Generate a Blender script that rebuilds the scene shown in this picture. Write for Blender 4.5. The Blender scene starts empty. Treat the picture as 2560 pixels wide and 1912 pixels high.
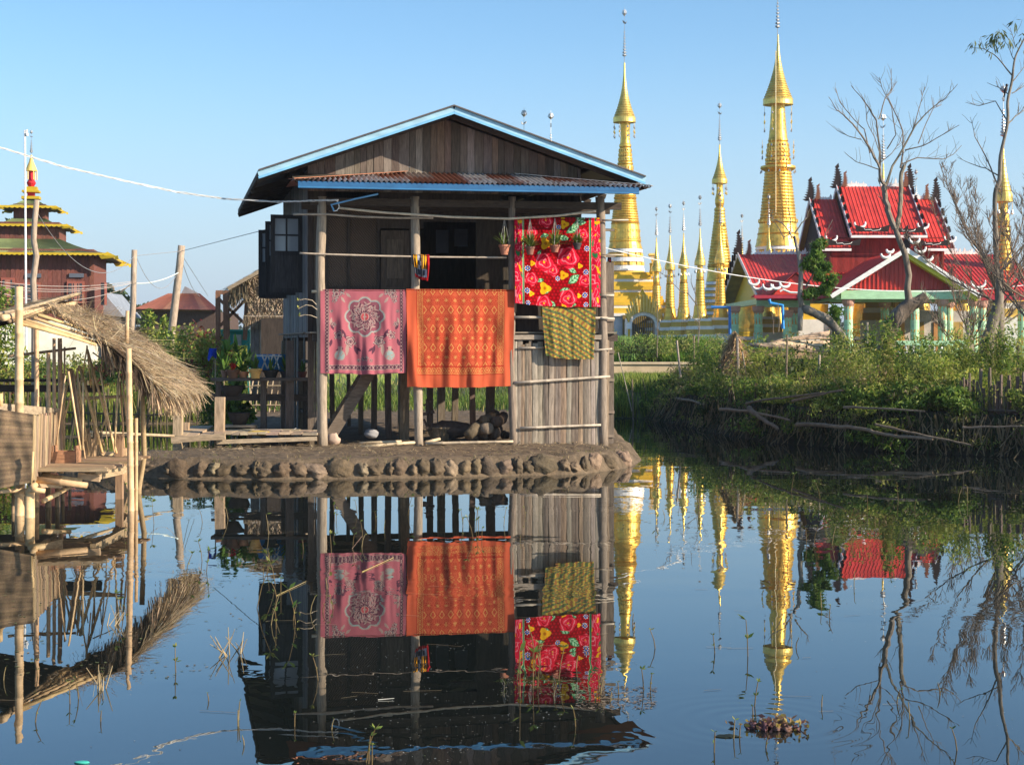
import bpy, math, random
import numpy as np
from mathutils import Vector, Matrix, noise
R = math.radians
rnd = random.Random(7)
sc = bpy.context.scene
C = sc.collection
# ---------------- camera, sky, sun, exposure ----------------
F = 4200.0; H = 2.65; YH = 855.0          # focal length in photo pixels, eye height above the water, horizon row
cd = bpy.data.cameras.new('camera'); cam = bpy.data.objects.new('camera', cd); C.objects.link(cam)
cam.location = (0, 0, H); cam.rotation_euler = (R(90), 0, 0)
cd.sensor_width = 36; cd.lens = F/2560*36; cd.shift_y = -(956-YH)/2560; cd.clip_end = 5000; cd.clip_start = 0.5
sc.camera = cam
SUN_AZ = R(67); SUN_EL = R(25)            # azimuth to the right of straight behind the camera
w = bpy.data.worlds.new('World'); sc.world = w; w.use_nodes = True
nt = w.node_tree; bg = nt.nodes['Background']
sky = nt.nodes.new('ShaderNodeTexSky'); sky.sky_type = 'NISHITA'; sky.sun_disc = False
sd = Vector((math.sin(SUN_AZ)*math.cos(SUN_EL), -math.cos(SUN_AZ)*math.cos(SUN_EL), math.sin(SUN_EL)))
sky.sun_elevation = SUN_EL; sky.sun_rotation = math.atan2(sd.x, sd.y)
sky.air_density = .85; sky.dust_density = .35; sky.ozone_density = 3.0; sky.altitude = 0
# pale morning air low over the horizon, part of the sky itself
tcw = nt.nodes.new('ShaderNodeTexCoord'); sx = nt.nodes.new('ShaderNodeSeparateXYZ'); nt.links.new(tcw.outputs['Generated'], sx.inputs[0])
mrw = nt.nodes.new('ShaderNodeMapRange'); mrw.interpolation_type = 'SMOOTHSTEP'; mrw.inputs[1].default_value = -.02; mrw.inputs[2].default_value = .20; mrw.inputs[3].default_value = .95; mrw.inputs[4].default_value = .0
nt.links.new(sx.outputs['Z'], mrw.inputs[0]); mxw = nt.nodes.new('ShaderNodeMix'); mxw.data_type = 'RGBA'
nt.links.new(mrw.outputs[0], mxw.inputs['Factor']); skt = nt.nodes.new('ShaderNodeVectorMath'); skt.operation = 'MULTIPLY'; skt.inputs[1].default_value = (.94, 1.12, 1.13); nt.links.new(sky.outputs[0], skt.inputs[0]); nt.links.new(skt.outputs[0], mxw.inputs['A']); mxw.inputs['B'].default_value = (3.35, 4.0, 4.8, 1)
nt.links.new(mxw.outputs['Result'], bg.inputs[0]); bg.inputs[1].default_value = 0.106
sl = bpy.data.lights.new('sun', 'SUN'); sl.energy = 5.0; sl.angle = R(0.5); sl.color = (1, .86, .68)
so = bpy.data.objects.new('sun', sl); C.objects.link(so); so.rotation_euler = sd.to_track_quat('Z', 'Y').to_euler(); so.location = (30, -20, 30)
vs = sc.view_settings; vs.view_transform = 'Standard'; vs.look = 'None'; vs.gamma = 1; vs.exposure = 0.72; vs.use_curve_mapping = False
sc.cycles.max_bounces = 6; sc.cycles.transparent_max_bounces = 8
# ---------------- helpers ----------------
def W(x, y, D): return Vector(((x-1280)*D/F, D, H+(YH-y)*D/F))
def DW(y): return F*H/(y-YH)               # distance of a waterline row
def hexc(s):
    r = [int(s[i:i+2], 16)/255 for i in (0, 2, 4)]
    return tuple((c/12.92 if c <= .04045 else ((c+.055)/1.055)**2.4) for c in r)
def jit(c, a=.12, r=rnd):
    k = 1+r.uniform(-a, a); return tuple(max(0, min(1, q*k*(1+r.uniform(-a, a)*.25))) for q in c)
class MB:
    def __init__(s, xf=None): s.v = []; s.f = []; s.c = []; s.xf = xf; s.ch = []
    def face(s, pts, col):
        n = len(s.v)
        for p in pts: s.v.append(tuple(s.xf(*p)) if s.xf else tuple(p))
        s.f.append(tuple(range(n, n+len(pts)))); s.c.append(col)
    def mesh(s, vs_, fs, col):
        n = len(s.v)
        for p in vs_: s.v.append(tuple(s.xf(*p)) if s.xf else tuple(p))
        for i, f in enumerate(fs): s.f.append(tuple(n+k for k in f)); s.c.append(col[i] if isinstance(col, list) else col)
    def box(s, c, d, col, rz=0, tilt=0):
        cx, cy, cz = c; dx, dy, dz = d[0]/2, d[1]/2, d[2]/2; P = []
        ca, sa = math.cos(rz), math.sin(rz); ct, st = math.cos(tilt), math.sin(tilt)
        for z in (-dz, dz):
            for x, y in ((-dx, -dy), (dx, -dy), (dx, dy), (-dx, dy)):
                x2 = x*ct+z*st; z2 = -x*st+z*ct
                P.append((cx+x2*ca-y*sa, cy+x2*sa+y*ca, cz+z2))
        s.mesh(P, [(0, 3, 2, 1), (4, 5, 6, 7), (0, 1, 5, 4), (1, 2, 6, 5), (2, 3, 7, 6), (3, 0, 4, 7)], col)
    def beam(s, a, b, w, t, col, up=(0, 0, 1)):
        a = Vector(a); b = Vector(b); d = (b-a).normalized(); u = Vector(up)
        x = d.cross(u)
        if x.length < 1e-3: x = d.cross(Vector((0, 1, 0)))
        x.normalize(); y = x.cross(d).normalized(); P = []
        for q in (a, b):
            for i, j in ((-1, -1), (1, -1), (1, 1), (-1, 1)): P.append(q+x*(i*w/2)+y*(j*t/2))
        s.mesh(P, [(0, 3, 2, 1), (4, 5, 6, 7), (0, 1, 5, 4), (1, 2, 6, 5), (2, 3, 7, 6), (3, 0, 4, 7)], col)
    def tube(s, pts, rad, col, n=7, cap=True):
        pts = [Vector(p) for p in pts]; m = len(pts)
        if not isinstance(rad, (list, tuple)): rad = [rad]*m
        V = []; prev = None
        for i, p in enumerate(pts):
            d = (pts[min(i+1, m-1)]-pts[max(i-1, 0)])
            d = d.normalized() if d.length > 1e-9 else Vector((0, 0, 1))
            if prev is None:
                a = d.cross(Vector((0, 0, 1)))
                if a.length < .05: a = d.cross(Vector((0, 1, 0)))
            else: a = prev-d*prev.dot(d)
            a.normalize(); prev = a; b = d.cross(a)
            for k in range(n):
                t = 2*math.pi*k/n; V.append(p+a*(math.cos(t)*rad[i])+b*(math.sin(t)*rad[i]))
        fs = []
        for i in range(m-1):
            for k in range(n):
                k2 = (k+1) % n; fs.append((i*n+k, i*n+k2, (i+1)*n+k2, (i+1)*n+k))
        if cap: fs.append(tuple(range(n-1, -1, -1))); fs.append(tuple(range((m-1)*n, m*n)))
        s.mesh(V, fs, col)
    def bamboo(s, a, b, r, col, sag=0, n=7, node=.34):
        a = Vector(a); b = Vector(b); L = (b-a).length; m = max(2, int(L/node)); pts = []; rad = []
        for i in range(m+1):
            t = i/m; p = a.lerp(b, t); p.z -= sag*4*t*(1-t)
            rr = r*(1-.18*t)
            if 0 < i < m:
                d = (b-a).normalized()
                pts += [p-d*.018, p, p+d*.018]; rad += [rr, rr*1.16, rr]
            else: pts.append(p); rad.append(rr)
        s.tube(pts, rad, col, n)
    def trunk(s, pts, rad, col, n=18, rough=.16, sub=7, seed=0):
        pts = [Vector(p) for p in pts]; P = []; Rr = []
        for i in range(len(pts)-1):
            p0, p1, p2, p3 = pts[max(i-1, 0)], pts[i], pts[i+1], pts[min(i+2, len(pts)-1)]
            for k in range(sub):
                t = k/sub; P.append(.5*((2*p1)+(p2-p0)*t+(2*p0-5*p1+4*p2-p3)*t*t+(3*p1-p0-3*p2+p3)*t**3)); Rr.append(rad[i]+(rad[i+1]-rad[i])*t)
        P.append(pts[-1]); Rr.append(rad[-1]); i0 = len(s.v); s.tube(P, Rr, col, n); m = len(P)
        for i in range(m):
            c = P[i]
            for k in range(n):
                v = Vector(s.v[i0+i*n+k]); d = v-c; q = 1+rough*(1.5*noise.fractal(Vector((v.x*2.2+seed, v.y*2.2, v.z*1.3)), 1, 2, 3)+.7*noise.noise(Vector((k*1.3+seed, i*.16, seed)))); s.v[i0+i*n+k] = tuple(c+d*q)
        for k in range(len(s.c)-(m-1)*n-2, len(s.c)):
            if k >= 0: f = s.f[k][0]; v = s.v[f]; s.c[k] = tuple(max(.02, q*(1+.55*noise.noise(Vector((v[0]*3+seed, v[1]*3, v[2]*1.5))))) for q in s.c[k])
    def lathe(s, prof, cx, cy, n, colf, sq=0):
        V = []; fs = []; cs = []
        for (z, r) in prof:
            for k in range(n):
                t = 2*math.pi*k/n; rr = r
                V.append((cx+math.cos(t)*rr, cy+math.sin(t)*rr, z))
        for i in range(len(prof)-1):
            for k in range(n):
                k2 = (k+1) % n; fs.append((i*n+k, i*n+k2, (i+1)*n+k2, (i+1)*n+k)); cs.append(colf(i) if callable(colf) else colf)
        fs.append(tuple(range(n-1, -1, -1))); cs.append(cs[0]); fs.append(tuple((len(prof)-1)*n+k for k in range(n))); cs.append(cs[-2])
        s.mesh(V, fs, cs)
    def prism(s, poly, off, col):
        off = Vector(off); n = len(poly); P = [Vector(p) for p in poly]; V = P+[p+off for p in P]
        fs = [tuple(range(n)), tuple(range(2*n-1, n-1, -1))]
        for i in range(n): j = (i+1) % n; fs.append((i, i+n, j+n, j))
        s.mesh(V, fs, col)
    def sheet(s, fn, nu, nv, colf):
        V = [fn(i/nu, j/nv) for j in range(nv+1) for i in range(nu+1)]
        fs = []; cs = []
        for j in range(nv):
            for i in range(nu):
                a = j*(nu+1)+i; fs.append((a, a+1, a+nu+2, a+nu+1)); cs.append(colf((i+.5)/nu, (j+.5)/nv) if callable(colf) else colf)
        s.mesh(V, fs, cs)
    def quads(s, Q, cols): s.ch.append((np.asarray(Q, dtype=np.float32).reshape(-1, 4, 3), np.asarray(cols, dtype=np.float32)))
    def build(s, name, mat, parent=None, smooth=False, pivot=None):
        V = np.array(s.v, dtype=np.float32).reshape(-1, 3)
        lens = [len(f) for f in s.f]; idx = [k for f in s.f for k in f]
        cols = np.array(s.c, dtype=np.float32).reshape(-1, 3)
        base = len(V); Vs = [V]; I = [np.array(idx, dtype=np.int32)]; Ln = [np.array(lens, dtype=np.int32)]; Cs = [cols]
        for Q, cc in s.ch:
            n = len(Q); Vs.append(Q.reshape(-1, 3)); I.append(np.arange(n*4, dtype=np.int32)+base); base += n*4
            Ln.append(np.full(n, 4, dtype=np.int32)); Cs.append(cc)
        V = np.concatenate(Vs); I = np.concatenate(I); Ln = np.concatenate(Ln); Cs = np.concatenate(Cs)
        if parent is not None: loc = Vector(parent['_o'])
        else:
            if pivot is None: mn = V.min(0); mx = V.max(0); pivot = ((mn[0]+mx[0])/2, (mn[1]+mx[1])/2, mn[2])
            loc = Vector([float(q) for q in pivot])
        V = V-np.array(loc, dtype=np.float32)
        me = bpy.data.meshes.new(name); me.vertices.add(len(V)); me.loops.add(len(I)); me.polygons.add(len(Ln))
        me.vertices.foreach_set('co', V.ravel()); me.loops.foreach_set('vertex_index', I)
        st = np.concatenate([[0], np.cumsum(Ln)[:-1]]).astype(np.int32); me.polygons.foreach_set('loop_start', st)
        me.polygons.foreach_set('use_smooth', np.full(len(Ln), smooth, dtype=bool))
        me.update(calc_edges=True)
        ca = me.color_attributes.new('Col', 'FLOAT_COLOR', 'CORNER')
        lc = np.repeat(Cs, Ln, axis=0); lc = np.concatenate([lc, np.ones((len(lc), 1), dtype=np.float32)], 1)
        ca.data.foreach_set('color', lc.astype(np.float32).ravel())
        me.materials.append(mat)
        o = bpy.data.objects.new(name, me); C.objects.link(o)
        if parent is not None: o.parent = parent; o['_o'] = parent['_o']
        else: o.location = loc; o['_o'] = tuple(loc)
        return o
def tag(o, label=None, cat=None, group=None, kind=None):
    if label: o['label'] = label
    if cat: o['category'] = cat
    if group: o['group'] = group
    if kind: o['kind'] = kind
    return o
def thing(name, label, cat, loc, group=None):
    o = bpy.data.objects.new(name, None); C.objects.link(o); o.location = loc; o['_o'] = tuple(float(q) for q in loc)
    o.empty_display_size = .2
    return tag(o, label, cat, group)
def dup(root, loc, rz=0, scale=1, label=None, group=None):
    r = root.copy(); C.objects.link(r); r.location = loc; r.rotation_euler = (0, 0, rz)
    r.scale = (scale,)*3 if not isinstance(scale, tuple) else scale
    if label: r['label'] = label
    if group: r['group'] = group
    for ch in list(root.children):
        c = ch.copy(); C.objects.link(c); c.parent = r
        for g in list(ch.children): d = g.copy(); C.objects.link(d); d.parent = c
    return r
# ---------------- materials ----------------
MATS = {}
def mat(name, rough=.8, metal=0, nscale=6, var=.35, stretch=(1, 1, 1), bump=.3, bdist=.01, spec=.3, trans=0, fine=0, coat=0):
    if name in MATS: return MATS[name]
    m = bpy.data.materials.new(name); MATS[name] = m; m.use_nodes = True; t = m.node_tree; N = t.nodes; L = t.links
    p = N['Principled BSDF']; p.inputs['Roughness'].default_value = rough; p.inputs['Metallic'].default_value = metal
    p.inputs['Specular IOR Level'].default_value = spec; p.inputs['Coat Weight'].default_value = coat
    at = N.new('ShaderNodeAttribute'); at.attribute_name = 'Col'
    tc = N.new('ShaderNodeTexCoord'); mp = N.new('ShaderNodeMapping'); mp.inputs['Scale'].default_value = stretch
    L.new(tc.outputs['Object'], mp.inputs[0])
    nz = N.new('ShaderNodeTexNoise'); nz.inputs['Scale'].default_value = nscale; nz.inputs['Detail'].default_value = 6; nz.inputs['Roughness'].default_value = .65
    L.new(mp.outputs[0], nz.inputs[0])
    mr = N.new('ShaderNodeMapRange'); mr.inputs[1].default_value = .28; mr.inputs[2].default_value = .72
    mr.inputs[3].default_value = 1-var; mr.inputs[4].default_value = 1+var; L.new(nz.outputs[0], mr.inputs[0])
    mx = N.new('ShaderNodeVectorMath'); mx.operation = 'SCALE'; L.new(at.outputs['Color'], mx.inputs[0]); L.new(mr.outputs[0], mx.inputs['Scale'])
    L.new(mx.outputs[0], p.inputs['Base Color'])
    if bump:
        b = N.new('ShaderNodeBump'); b.inputs['Strength'].default_value = bump; b.inputs['Distance'].default_value = bdist
        L.new(nz.outputs[0], b.inputs['Height']); L.new(b.outputs[0], p.inputs['Normal'])
    if trans:
        tr = N.new('ShaderNodeBsdfTranslucent'); L.new(mx.outputs[0], tr.inputs[0]); ms = N.new('ShaderNodeMixShader'); ms.inputs[0].default_value = trans
        L.new(p.outputs[0], ms.inputs[1]); L.new(tr.outputs[0], ms.inputs[2]); L.new(ms.outputs[0], N['Material Output'].inputs[0])
    return m
M_WOODV = mat('weathered_wood', .85, nscale=7, var=.45, stretch=(4, 4, .5), bump=.5, bdist=.01)
M_WOODH = mat('weathered_wood_laid', .85, nscale=6, var=.4, stretch=(.8, 2, 4), bump=.5, bdist=.01)
M_BAM = mat('bamboo', .55, nscale=9, var=.28, stretch=(1, 1, 1), bump=.2, bdist=.006)
M_PAINT = mat('paint', .5, nscale=4, var=.2, stretch=(.6, 1, 2), bump=.12, spec=.35)
M_PLASTER = mat('plaster', .8, nscale=1.6, var=.22, bump=.2)
M_GOLD = mat('gold_leaf', .40, metal=.8, nscale=2.4, var=.34, bump=.3, bdist=.05)
M_GOLDP = mat('gold_paint', .5, metal=.15, nscale=2, var=.12, bump=.15, bdist=.02)
M_SILVER = mat('silver', .45, metal=.8, nscale=6, var=.1, bump=0)
M_ZINC = mat('corrugated_metal', .45, metal=.35, nscale=2.5, var=.25, bump=.1)
M_CLOTH = mat('cloth', .95, nscale=60, var=.06, bump=.15, bdist=.003, spec=.1, trans=.18)
M_LEAF = mat('foliage', .55, nscale=2.5, var=.35, bump=0, spec=.35, trans=.45)
M_DRY = mat('dry_grass', .8, nscale=4, var=.3, bump=0, trans=.2)
M_BARK = mat('bark', .9, nscale=8, var=.45, stretch=(1, 1, .35), bump=.9, bdist=.03)
M_MUD = mat('mud', .9, nscale=5, var=.5, bump=1, bdist=.05)
M_CERAM = mat('clay_pot', .7, nscale=10, var=.2, bump=.1)
M_MATTE = mat('plastic', .5, nscale=5, var=.12, bump=.05)
M_DARK = mat('old_wood_inside', .9, nscale=6, var=.4, stretch=(3, 3, .5), bump=.3)
M_ROOFRED = mat('painted_roof_sheet', .45, nscale=1.6, var=.28, stretch=(1, 1, .4), bump=.12, bdist=.03, spec=.4)
M_PANE = mat('window_glass', .12, nscale=3, var=.05, bump=0, spec=.6)
# ---------------- terrain and water ----------------
def pw(x, y): p = W(x, y, DW(y)); return (p.x, p.y)
PAD = [pw(150,1180), pw(300,1190), pw(420,1196), pw(700,1199), pw(1100,1194), pw(1450,1185), pw(1560,1170), pw(1606,1150), pw(1578,1130), pw(1545,1100), pw(1530,1062), pw(1535,1044), pw(1300,1025), pw(560,1025), pw(600,1080), pw(622,1124), pw(565,1158), pw(300,1170), pw(150,1172)]
REAR = [(-4000, 54.5), pw(-1500,1059), pw(300,1060), pw(660,1059), pw(700,1045), pw(1540,1046), pw(1620,1047), pw(1700,1062), pw(1800,1084), pw(1950,1108), pw(2200,1128), pw(2560,1144), pw(3200,1166), (40, 28), (4000, 28), (4000, 9000), (-4000, 9000)]
TIP = pw(1600, 1150)
def sdist(PX, PY, poly):
    d = np.full(PX.shape, 1e9); inside = np.zeros(PX.shape, bool); n = len(poly)
    for i in range(n):
        ax, ay = poly[i]; bx, by = poly[(i+1) % n]; ex, ey = bx-ax, by-ay
        t = np.clip(((PX-ax)*ex+(PY-ay)*ey)/(ex*ex+ey*ey), 0, 1)
        d = np.minimum(d, np.hypot(PX-ax-t*ex, PY-ay-t*ey))
        c = ((ay > PY) != (by > PY)) & (PX < (ex)*(PY-ay)/(ey if abs(ey) > 1e-9 else 1e-9)+ax)
        inside ^= c
    return np.where(inside, d, -d)
def sm(t): t = np.clip(t, 0, 1); return t*t*(3-2*t)
def ground_z(X, Y, rough=True):
    X = np.atleast_1d(np.asarray(X, float)); Y = np.atleast_1d(np.asarray(Y, float))
    a = sdist(X, Y, PAD); b = sdist(X, Y, REAR)
    za = np.clip(a*.7, -.7, 0)+.37*sm((a+.06)/.3)*(.25+.75*sm((np.hypot(X-TIP[0], Y-TIP[1])-.05)/1.15))
    zb = np.clip(b*.7, -.7, 0)+np.where(X > 4.3, .95, .35)*sm(b/np.where(X > 4.3, .55, 1.3))
    zb = zb+np.where(X > 4.3, .62, np.where(X > 2, 1.22, .35))*np.where(X > 4.3, sm((Y-75.6)/.8), sm((Y-62)/16))*sm(b/8)
    return np.maximum(za, zb)
def gz(x, y): return float(ground_z(x, y)[0])
xs = np.concatenate([[-2900, -1200, -400, -150, -80], np.arange(-46, -12, .8), np.arange(-12, 16, .22), np.arange(16, 50, .8), [60, 90, 160, 400, 1200, 2900]])
ys = np.concatenate([[-60, 0, 20], np.arange(26, 62, .22), np.arange(62, 140, 1.2), [160, 200, 300, 500, 1000, 2000, 3100]])
GX, GY = np.meshgrid(xs, ys); GZ = ground_z(GX.ravel(), GY.ravel()).reshape(GX.shape)
nzv = np.array([noise.fractal(Vector((x*1.7, y*1.7, 0)), 1.0, 2.0, 4) if (abs(x) < 20 and y < 62) else 0 for x, y in zip(GX.ravel(), GY.ravel())]).reshape(GX.shape)
GZ = GZ+nzv*.07*(GZ > .2)
g = MB(); ny, nx = GX.shape
g.v = list(zip(GX.ravel().tolist(), GY.ravel().tolist(), GZ.ravel().tolist()))
for j in range(ny-1):
    for i in range(nx-1):
        a = j*nx+i; g.f.append((a, a+1, a+nx+1, a+nx))
        yy = ys[j]; xx = xs[i]
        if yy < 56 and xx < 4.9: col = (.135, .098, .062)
        elif yy < 56: col = (.035, .03, .02)  # right bank soil darkened to paint in its shaded face
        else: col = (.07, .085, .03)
        g.c.append(col)
g.build('ground', M_MUD, smooth=True, pivot=(0, 0, 0)); tag(bpy.data.objects['ground'], kind='structure')

wm = bpy.data.materials.new('pond_water'); wm.use_nodes = True; t = wm.node_tree; N = t.nodes; L = t.links
N.remove(N['Principled BSDF'])
df = N.new('ShaderNodeBsdfDiffuse'); df.inputs[0].default_value = (.008, .011, .010, 1)
gl = N.new('ShaderNodeBsdfGlossy'); gl.inputs[0].default_value = (.97, .99, 1, 1); gl.inputs[1].default_value = 0.0
fr = N.new('ShaderNodeFresnel'); fr.inputs[0].default_value = 1.34
mx = N.new('ShaderNodeMixShader'); L.new(df.outputs[0], mx.inputs[1]); L.new(gl.outputs[0], mx.inputs[2])
tc = N.new('ShaderNodeTexCoord')
n1 = N.new('ShaderNodeTexNoise'); n1.inputs['Scale'].default_value = 2.2; n1.inputs['Detail'].default_value = 3
n2 = N.new('ShaderNodeTexNoise'); n2.inputs['Scale'].default_value = .35; n2.inputs['Detail'].default_value = 2
mp = N.new('ShaderNodeMapping'); mp.inputs['Scale'].default_value = (1, .55, 1)
L.new(tc.outputs['Object'], mp.inputs[0]); L.new(mp.outputs[0], n1.inputs[0]); L.new(tc.outputs['Object'], n2.inputs[0])
# patches of breeze: only some areas ripple
n3 = N.new('ShaderNodeTexNoise'); n3.inputs['Scale'].default_value = .22
m2 = N.new('ShaderNodeMapping'); m2.inputs['Scale'].default_value = (.6, 1.6, 1); L.new(tc.outputs['Object'], m2.inputs[0]); L.new(m2.outputs[0], n3.inputs[0])
cr = N.new('ShaderNodeMapRange'); cr.inputs[1].default_value = .5; cr.inputs[2].default_value = .72; cr.inputs[3].default_value = .06; cr.inputs[4].default_value = 1; L.new(n3.outputs[0], cr.inputs[0])
mu = N.new('ShaderNodeMath'); mu.operation = 'MULTIPLY'; L.new(n1.outputs[0], mu.inputs[0]); L.new(cr.outputs[0], mu.inputs[1])
# rings round the floating weed
RC = W(1893, 1800, DW(1800))
vs1 = N.new('ShaderNodeVectorMath'); vs1.operation = 'DISTANCE'; L.new(tc.outputs['Object'], vs1.inputs[0]); vs1.inputs[1].default_value = (RC.x, RC.y, 0)
sn = N.new('ShaderNodeMath'); sn.operation = 'MULTIPLY'; L.new(vs1.outputs['Value'], sn.inputs[0]); sn.inputs[1].default_value = 38
s2 = N.new('ShaderNodeMath'); s2.operation = 'SINE'; L.new(sn.outputs[0], s2.inputs[0])
fa = N.new('ShaderNodeMapRange'); L.new(vs1.outputs['Value'], fa.inputs[0]); fa.inputs[1].default_value = .25; fa.inputs[2].default_value = 1.15; fa.inputs[3].default_value = .08; fa.inputs[4].default_value = 0
m3 = N.new('ShaderNodeMath'); m3.operation = 'MULTIPLY'; L.new(s2.outputs[0], m3.inputs[0]); L.new(fa.outputs[0], m3.inputs[1])
ad = N.new('ShaderNodeMath'); ad.operation = 'ADD'; L.new(mu.outputs[0], ad.inputs[0]); L.new(m3.outputs[0], ad.inputs[1])
bp = N.new('ShaderNodeBump'); bp.inputs['Strength'].default_value = .5; bp.inputs['Distance'].default_value = .012; L.new(ad.outputs[0], bp.inputs['Height'])
L.new(bp.outputs[0], gl.inputs['Normal'])
mr = N.new('ShaderNodeMapRange'); mr.inputs[3].default_value = .10; mr.inputs[4].default_value = 1.0; L.new(fr.outputs[0], mr.inputs[0]); L.new(mr.outputs[0], mx.inputs[0])
L.new(mx.outputs[0], N['Material Output'].inputs[0])
b = MB(); b.face([(-600, -80, 0), (600, -80, 0), (600, 90, 0), (-600, 90, 0)], (.03, .04, .05))
tag(b.build('water', wm, pivot=(0, 0, 0)), kind='structure')

# clods of mud shoring up the edge of the house plot
def blob(rx, ry, rz, seed, n=14, m=9, amp=.22, fr=1.6):
    V = []; fs = []
    for j in range(m+1):
        p = math.pi*j/m
        for i in range(n):
            t = 2*math.pi*i/n; d = Vector((math.sin(p)*math.cos(t), math.sin(p)*math.sin(t), math.cos(p)))
            k = 1+amp*noise.fractal(d*fr+Vector((seed*3.7, seed, 0)), 1, 2, 4)*1.6
            V.append(Vector((d.x*rx*k, d.y*ry*k, d.z*rz*k)))
    for j in range(m):
        for i in range(n): a = j*n+i; b2 = j*n+(i+1) % n; fs.append((a, a+n, b2+n, b2))
    return V, fs
edge = [(330,1187),(430,1194),(700,1197),(1100,1192),(1450,1183),(1560,1166),(1588,1152)]
k = 0; x = 335; looks = ['rounded', 'flat topped', 'cracked', 'dark hollowed', 'pale crusted']; clods = []
while x < 1575:
    for i in range(len(edge)-1):
        if edge[i][0] <= x <= edge[i+1][0]:
            tt = (x-edge[i][0])/(edge[i+1][0]-edge[i][0]); yy = edge[i][1]+tt*(edge[i+1][1]-edge[i][1])
    p = W(x, yy, DW(yy)); wd = rnd.choice([24, 34, 42, 50, 66])*rnd.uniform(.85, 1.15)
    V, fs = blob(wd/2*.0095, .30, rnd.uniform(.12, .23)*(.8+.2*wd/45), k+1, n=22, m=15, amp=.19, fr=2.2)
    b = MB(); an = rnd.uniform(-.5, .5)
    cc = jit(rnd.choice([(.17, .12, .075), (.11, .08, .05), (.21, .155, .10), (.14, .10, .06)]), .2)
    b.mesh([(p.x+v.x, p.y-.02+v.y*.75+v.x*an*.3, .13+(k % 3)*.015+v.z+v.x*an*.5) for v in V], fs, cc)
    o = b.build('mud_clod', M_MUD, smooth=True)
    side = 'left of the left veranda post' if x < 790 else ('below the pink towel' if x < 1010 else ('below the orange towel' if x < 1285 else ('below the bamboo strip wall' if x < 1510 else 'on the right point of the bank')))
    tag(o, 'lump of dried mud at the waterline '+side, 'mud lump', 'mud lumps along the pond edge '+side)
    x += wd*.93; k += 1
# ---------------- stilt house ----------------
HA = R(11.5); ca, sa = math.cos(HA), math.sin(HA)
HO = W(800, 1117, 36.7)
def HP(u, v, z): return Vector((HO.x+u*ca-v*sa, HO.y+u*sa+v*ca, z))
def HQ(px, py, v):
    k = (px-1280)/F; u = (k*(HO.y+v*ca)-HO.x+v*sa)/(ca-k*sa); Y = HO.y+v*ca+u*sa
    return (u, v, H+(YH-py)*Y/F)
def HU(px, v): return HQ(px, 855, v)[0]
def HZ(px, py, v): return HQ(px, py, v)[2]
house = thing('stilt_house', 'weathered timber stilt house with blue edged gable roof standing at the pond edge', 'house', HP(3, 3, .36))
GW = 1.5; GG = .60; VB = -.4; VR = 10.6; GZ0 = .30
grey = (.21, .165, .125); dark = (.065, .048, .036)  # dark: wood under cover, its shade partly put into the colour
pk = HQ(1135, 285, VB); le = HQ(646, 447, VB); re_ = HQ(1613, 461.5, VB)
def zr(u):   # underside of the roof
    if u < pk[0]: return le[2]+(u-le[0])/(pk[0]-le[0])*(pk[2]-le[2])
    return re_[2]+(re_[0]-u)/(re_[0]-pk[0])*(pk[2]-re_[2])
uL, uR = HU(769, GW), HU(1452, GW)
# roof: two pitched slabs with sheet edge
b = MB(HP)
for (a, e) in ((le, pk), (re_, pk)):
    n = 90
    s_ = 1 if a is le else -1
    e0 = a[0]-.05*s_
    def fn(i, j, a=a, e=e): 
        u = a[0]+(e[0]-a[0])*i; return (u, VB-.07+(VR-VB+.07)*j, zr(u)+.19+.012*math.sin(j*2*math.pi*70))
    b.sheet(fn, 6, 280, lambda i, j: jit((.16, .11, .085), .2))
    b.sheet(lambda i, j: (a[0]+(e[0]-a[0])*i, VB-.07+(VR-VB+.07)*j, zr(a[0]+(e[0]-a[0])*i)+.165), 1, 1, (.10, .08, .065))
    for v0 in (VB-.07, VR): b.face([(a[0], v0, a[2]+.165), (e[0], v0, e[2]+.165), (e[0], v0, e[2]+.19), (a[0], v0, a[2]+.19)], (.12, .1, .09))
roof = b.build('roof', M_ZINC, house)
b = MB(HP)
for u in [le[0]+.03, le[0]+.9, le[0]+1.9, uL, pk[0]-1, pk[0], pk[0]+1, uR, re_[0]-1.2, re_[0]-.1]:
    b.beam((u, VB+.1, zr(u)+.10), (u, VR-.05, zr(u)+.10), .07, .10, jit(dark))
for v in [VB+.5, 3.1, 4.6, 6.1, 7.6, 9.1, VR-.1]:
    for a, e in ((le, pk), (re_, pk)): b.beam((a[0], v, a[2]+.02), (e[0], v, e[2]+.02), .06, .11, jit(dark))
b.build('rafters', M_WOODH, roof)
b = MB(HP)
for a in (le, re_):
    b.beam((a[0], VB, a[2]+.083), (pk[0], VB-.0, pk[2]+.083), .03, .165, (.30, .50, .62))
    b.beam((a[0], VB-.028, a[2]+.02), (pk[0], VB-.028, pk[2]+.02), .025, .05, (.17, .42, .66))
b.build('barge_board', M_PAINT, roof)
b = MB(HP)
for a in (le, re_):
    b.beam((a[0], VB-.015, a[2]+.185), (pk[0], VB-.015, pk[2]+.185), .10, .02, (.16, .13, .12))
b.build('ridge_capping', M_ZINC, roof)
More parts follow.
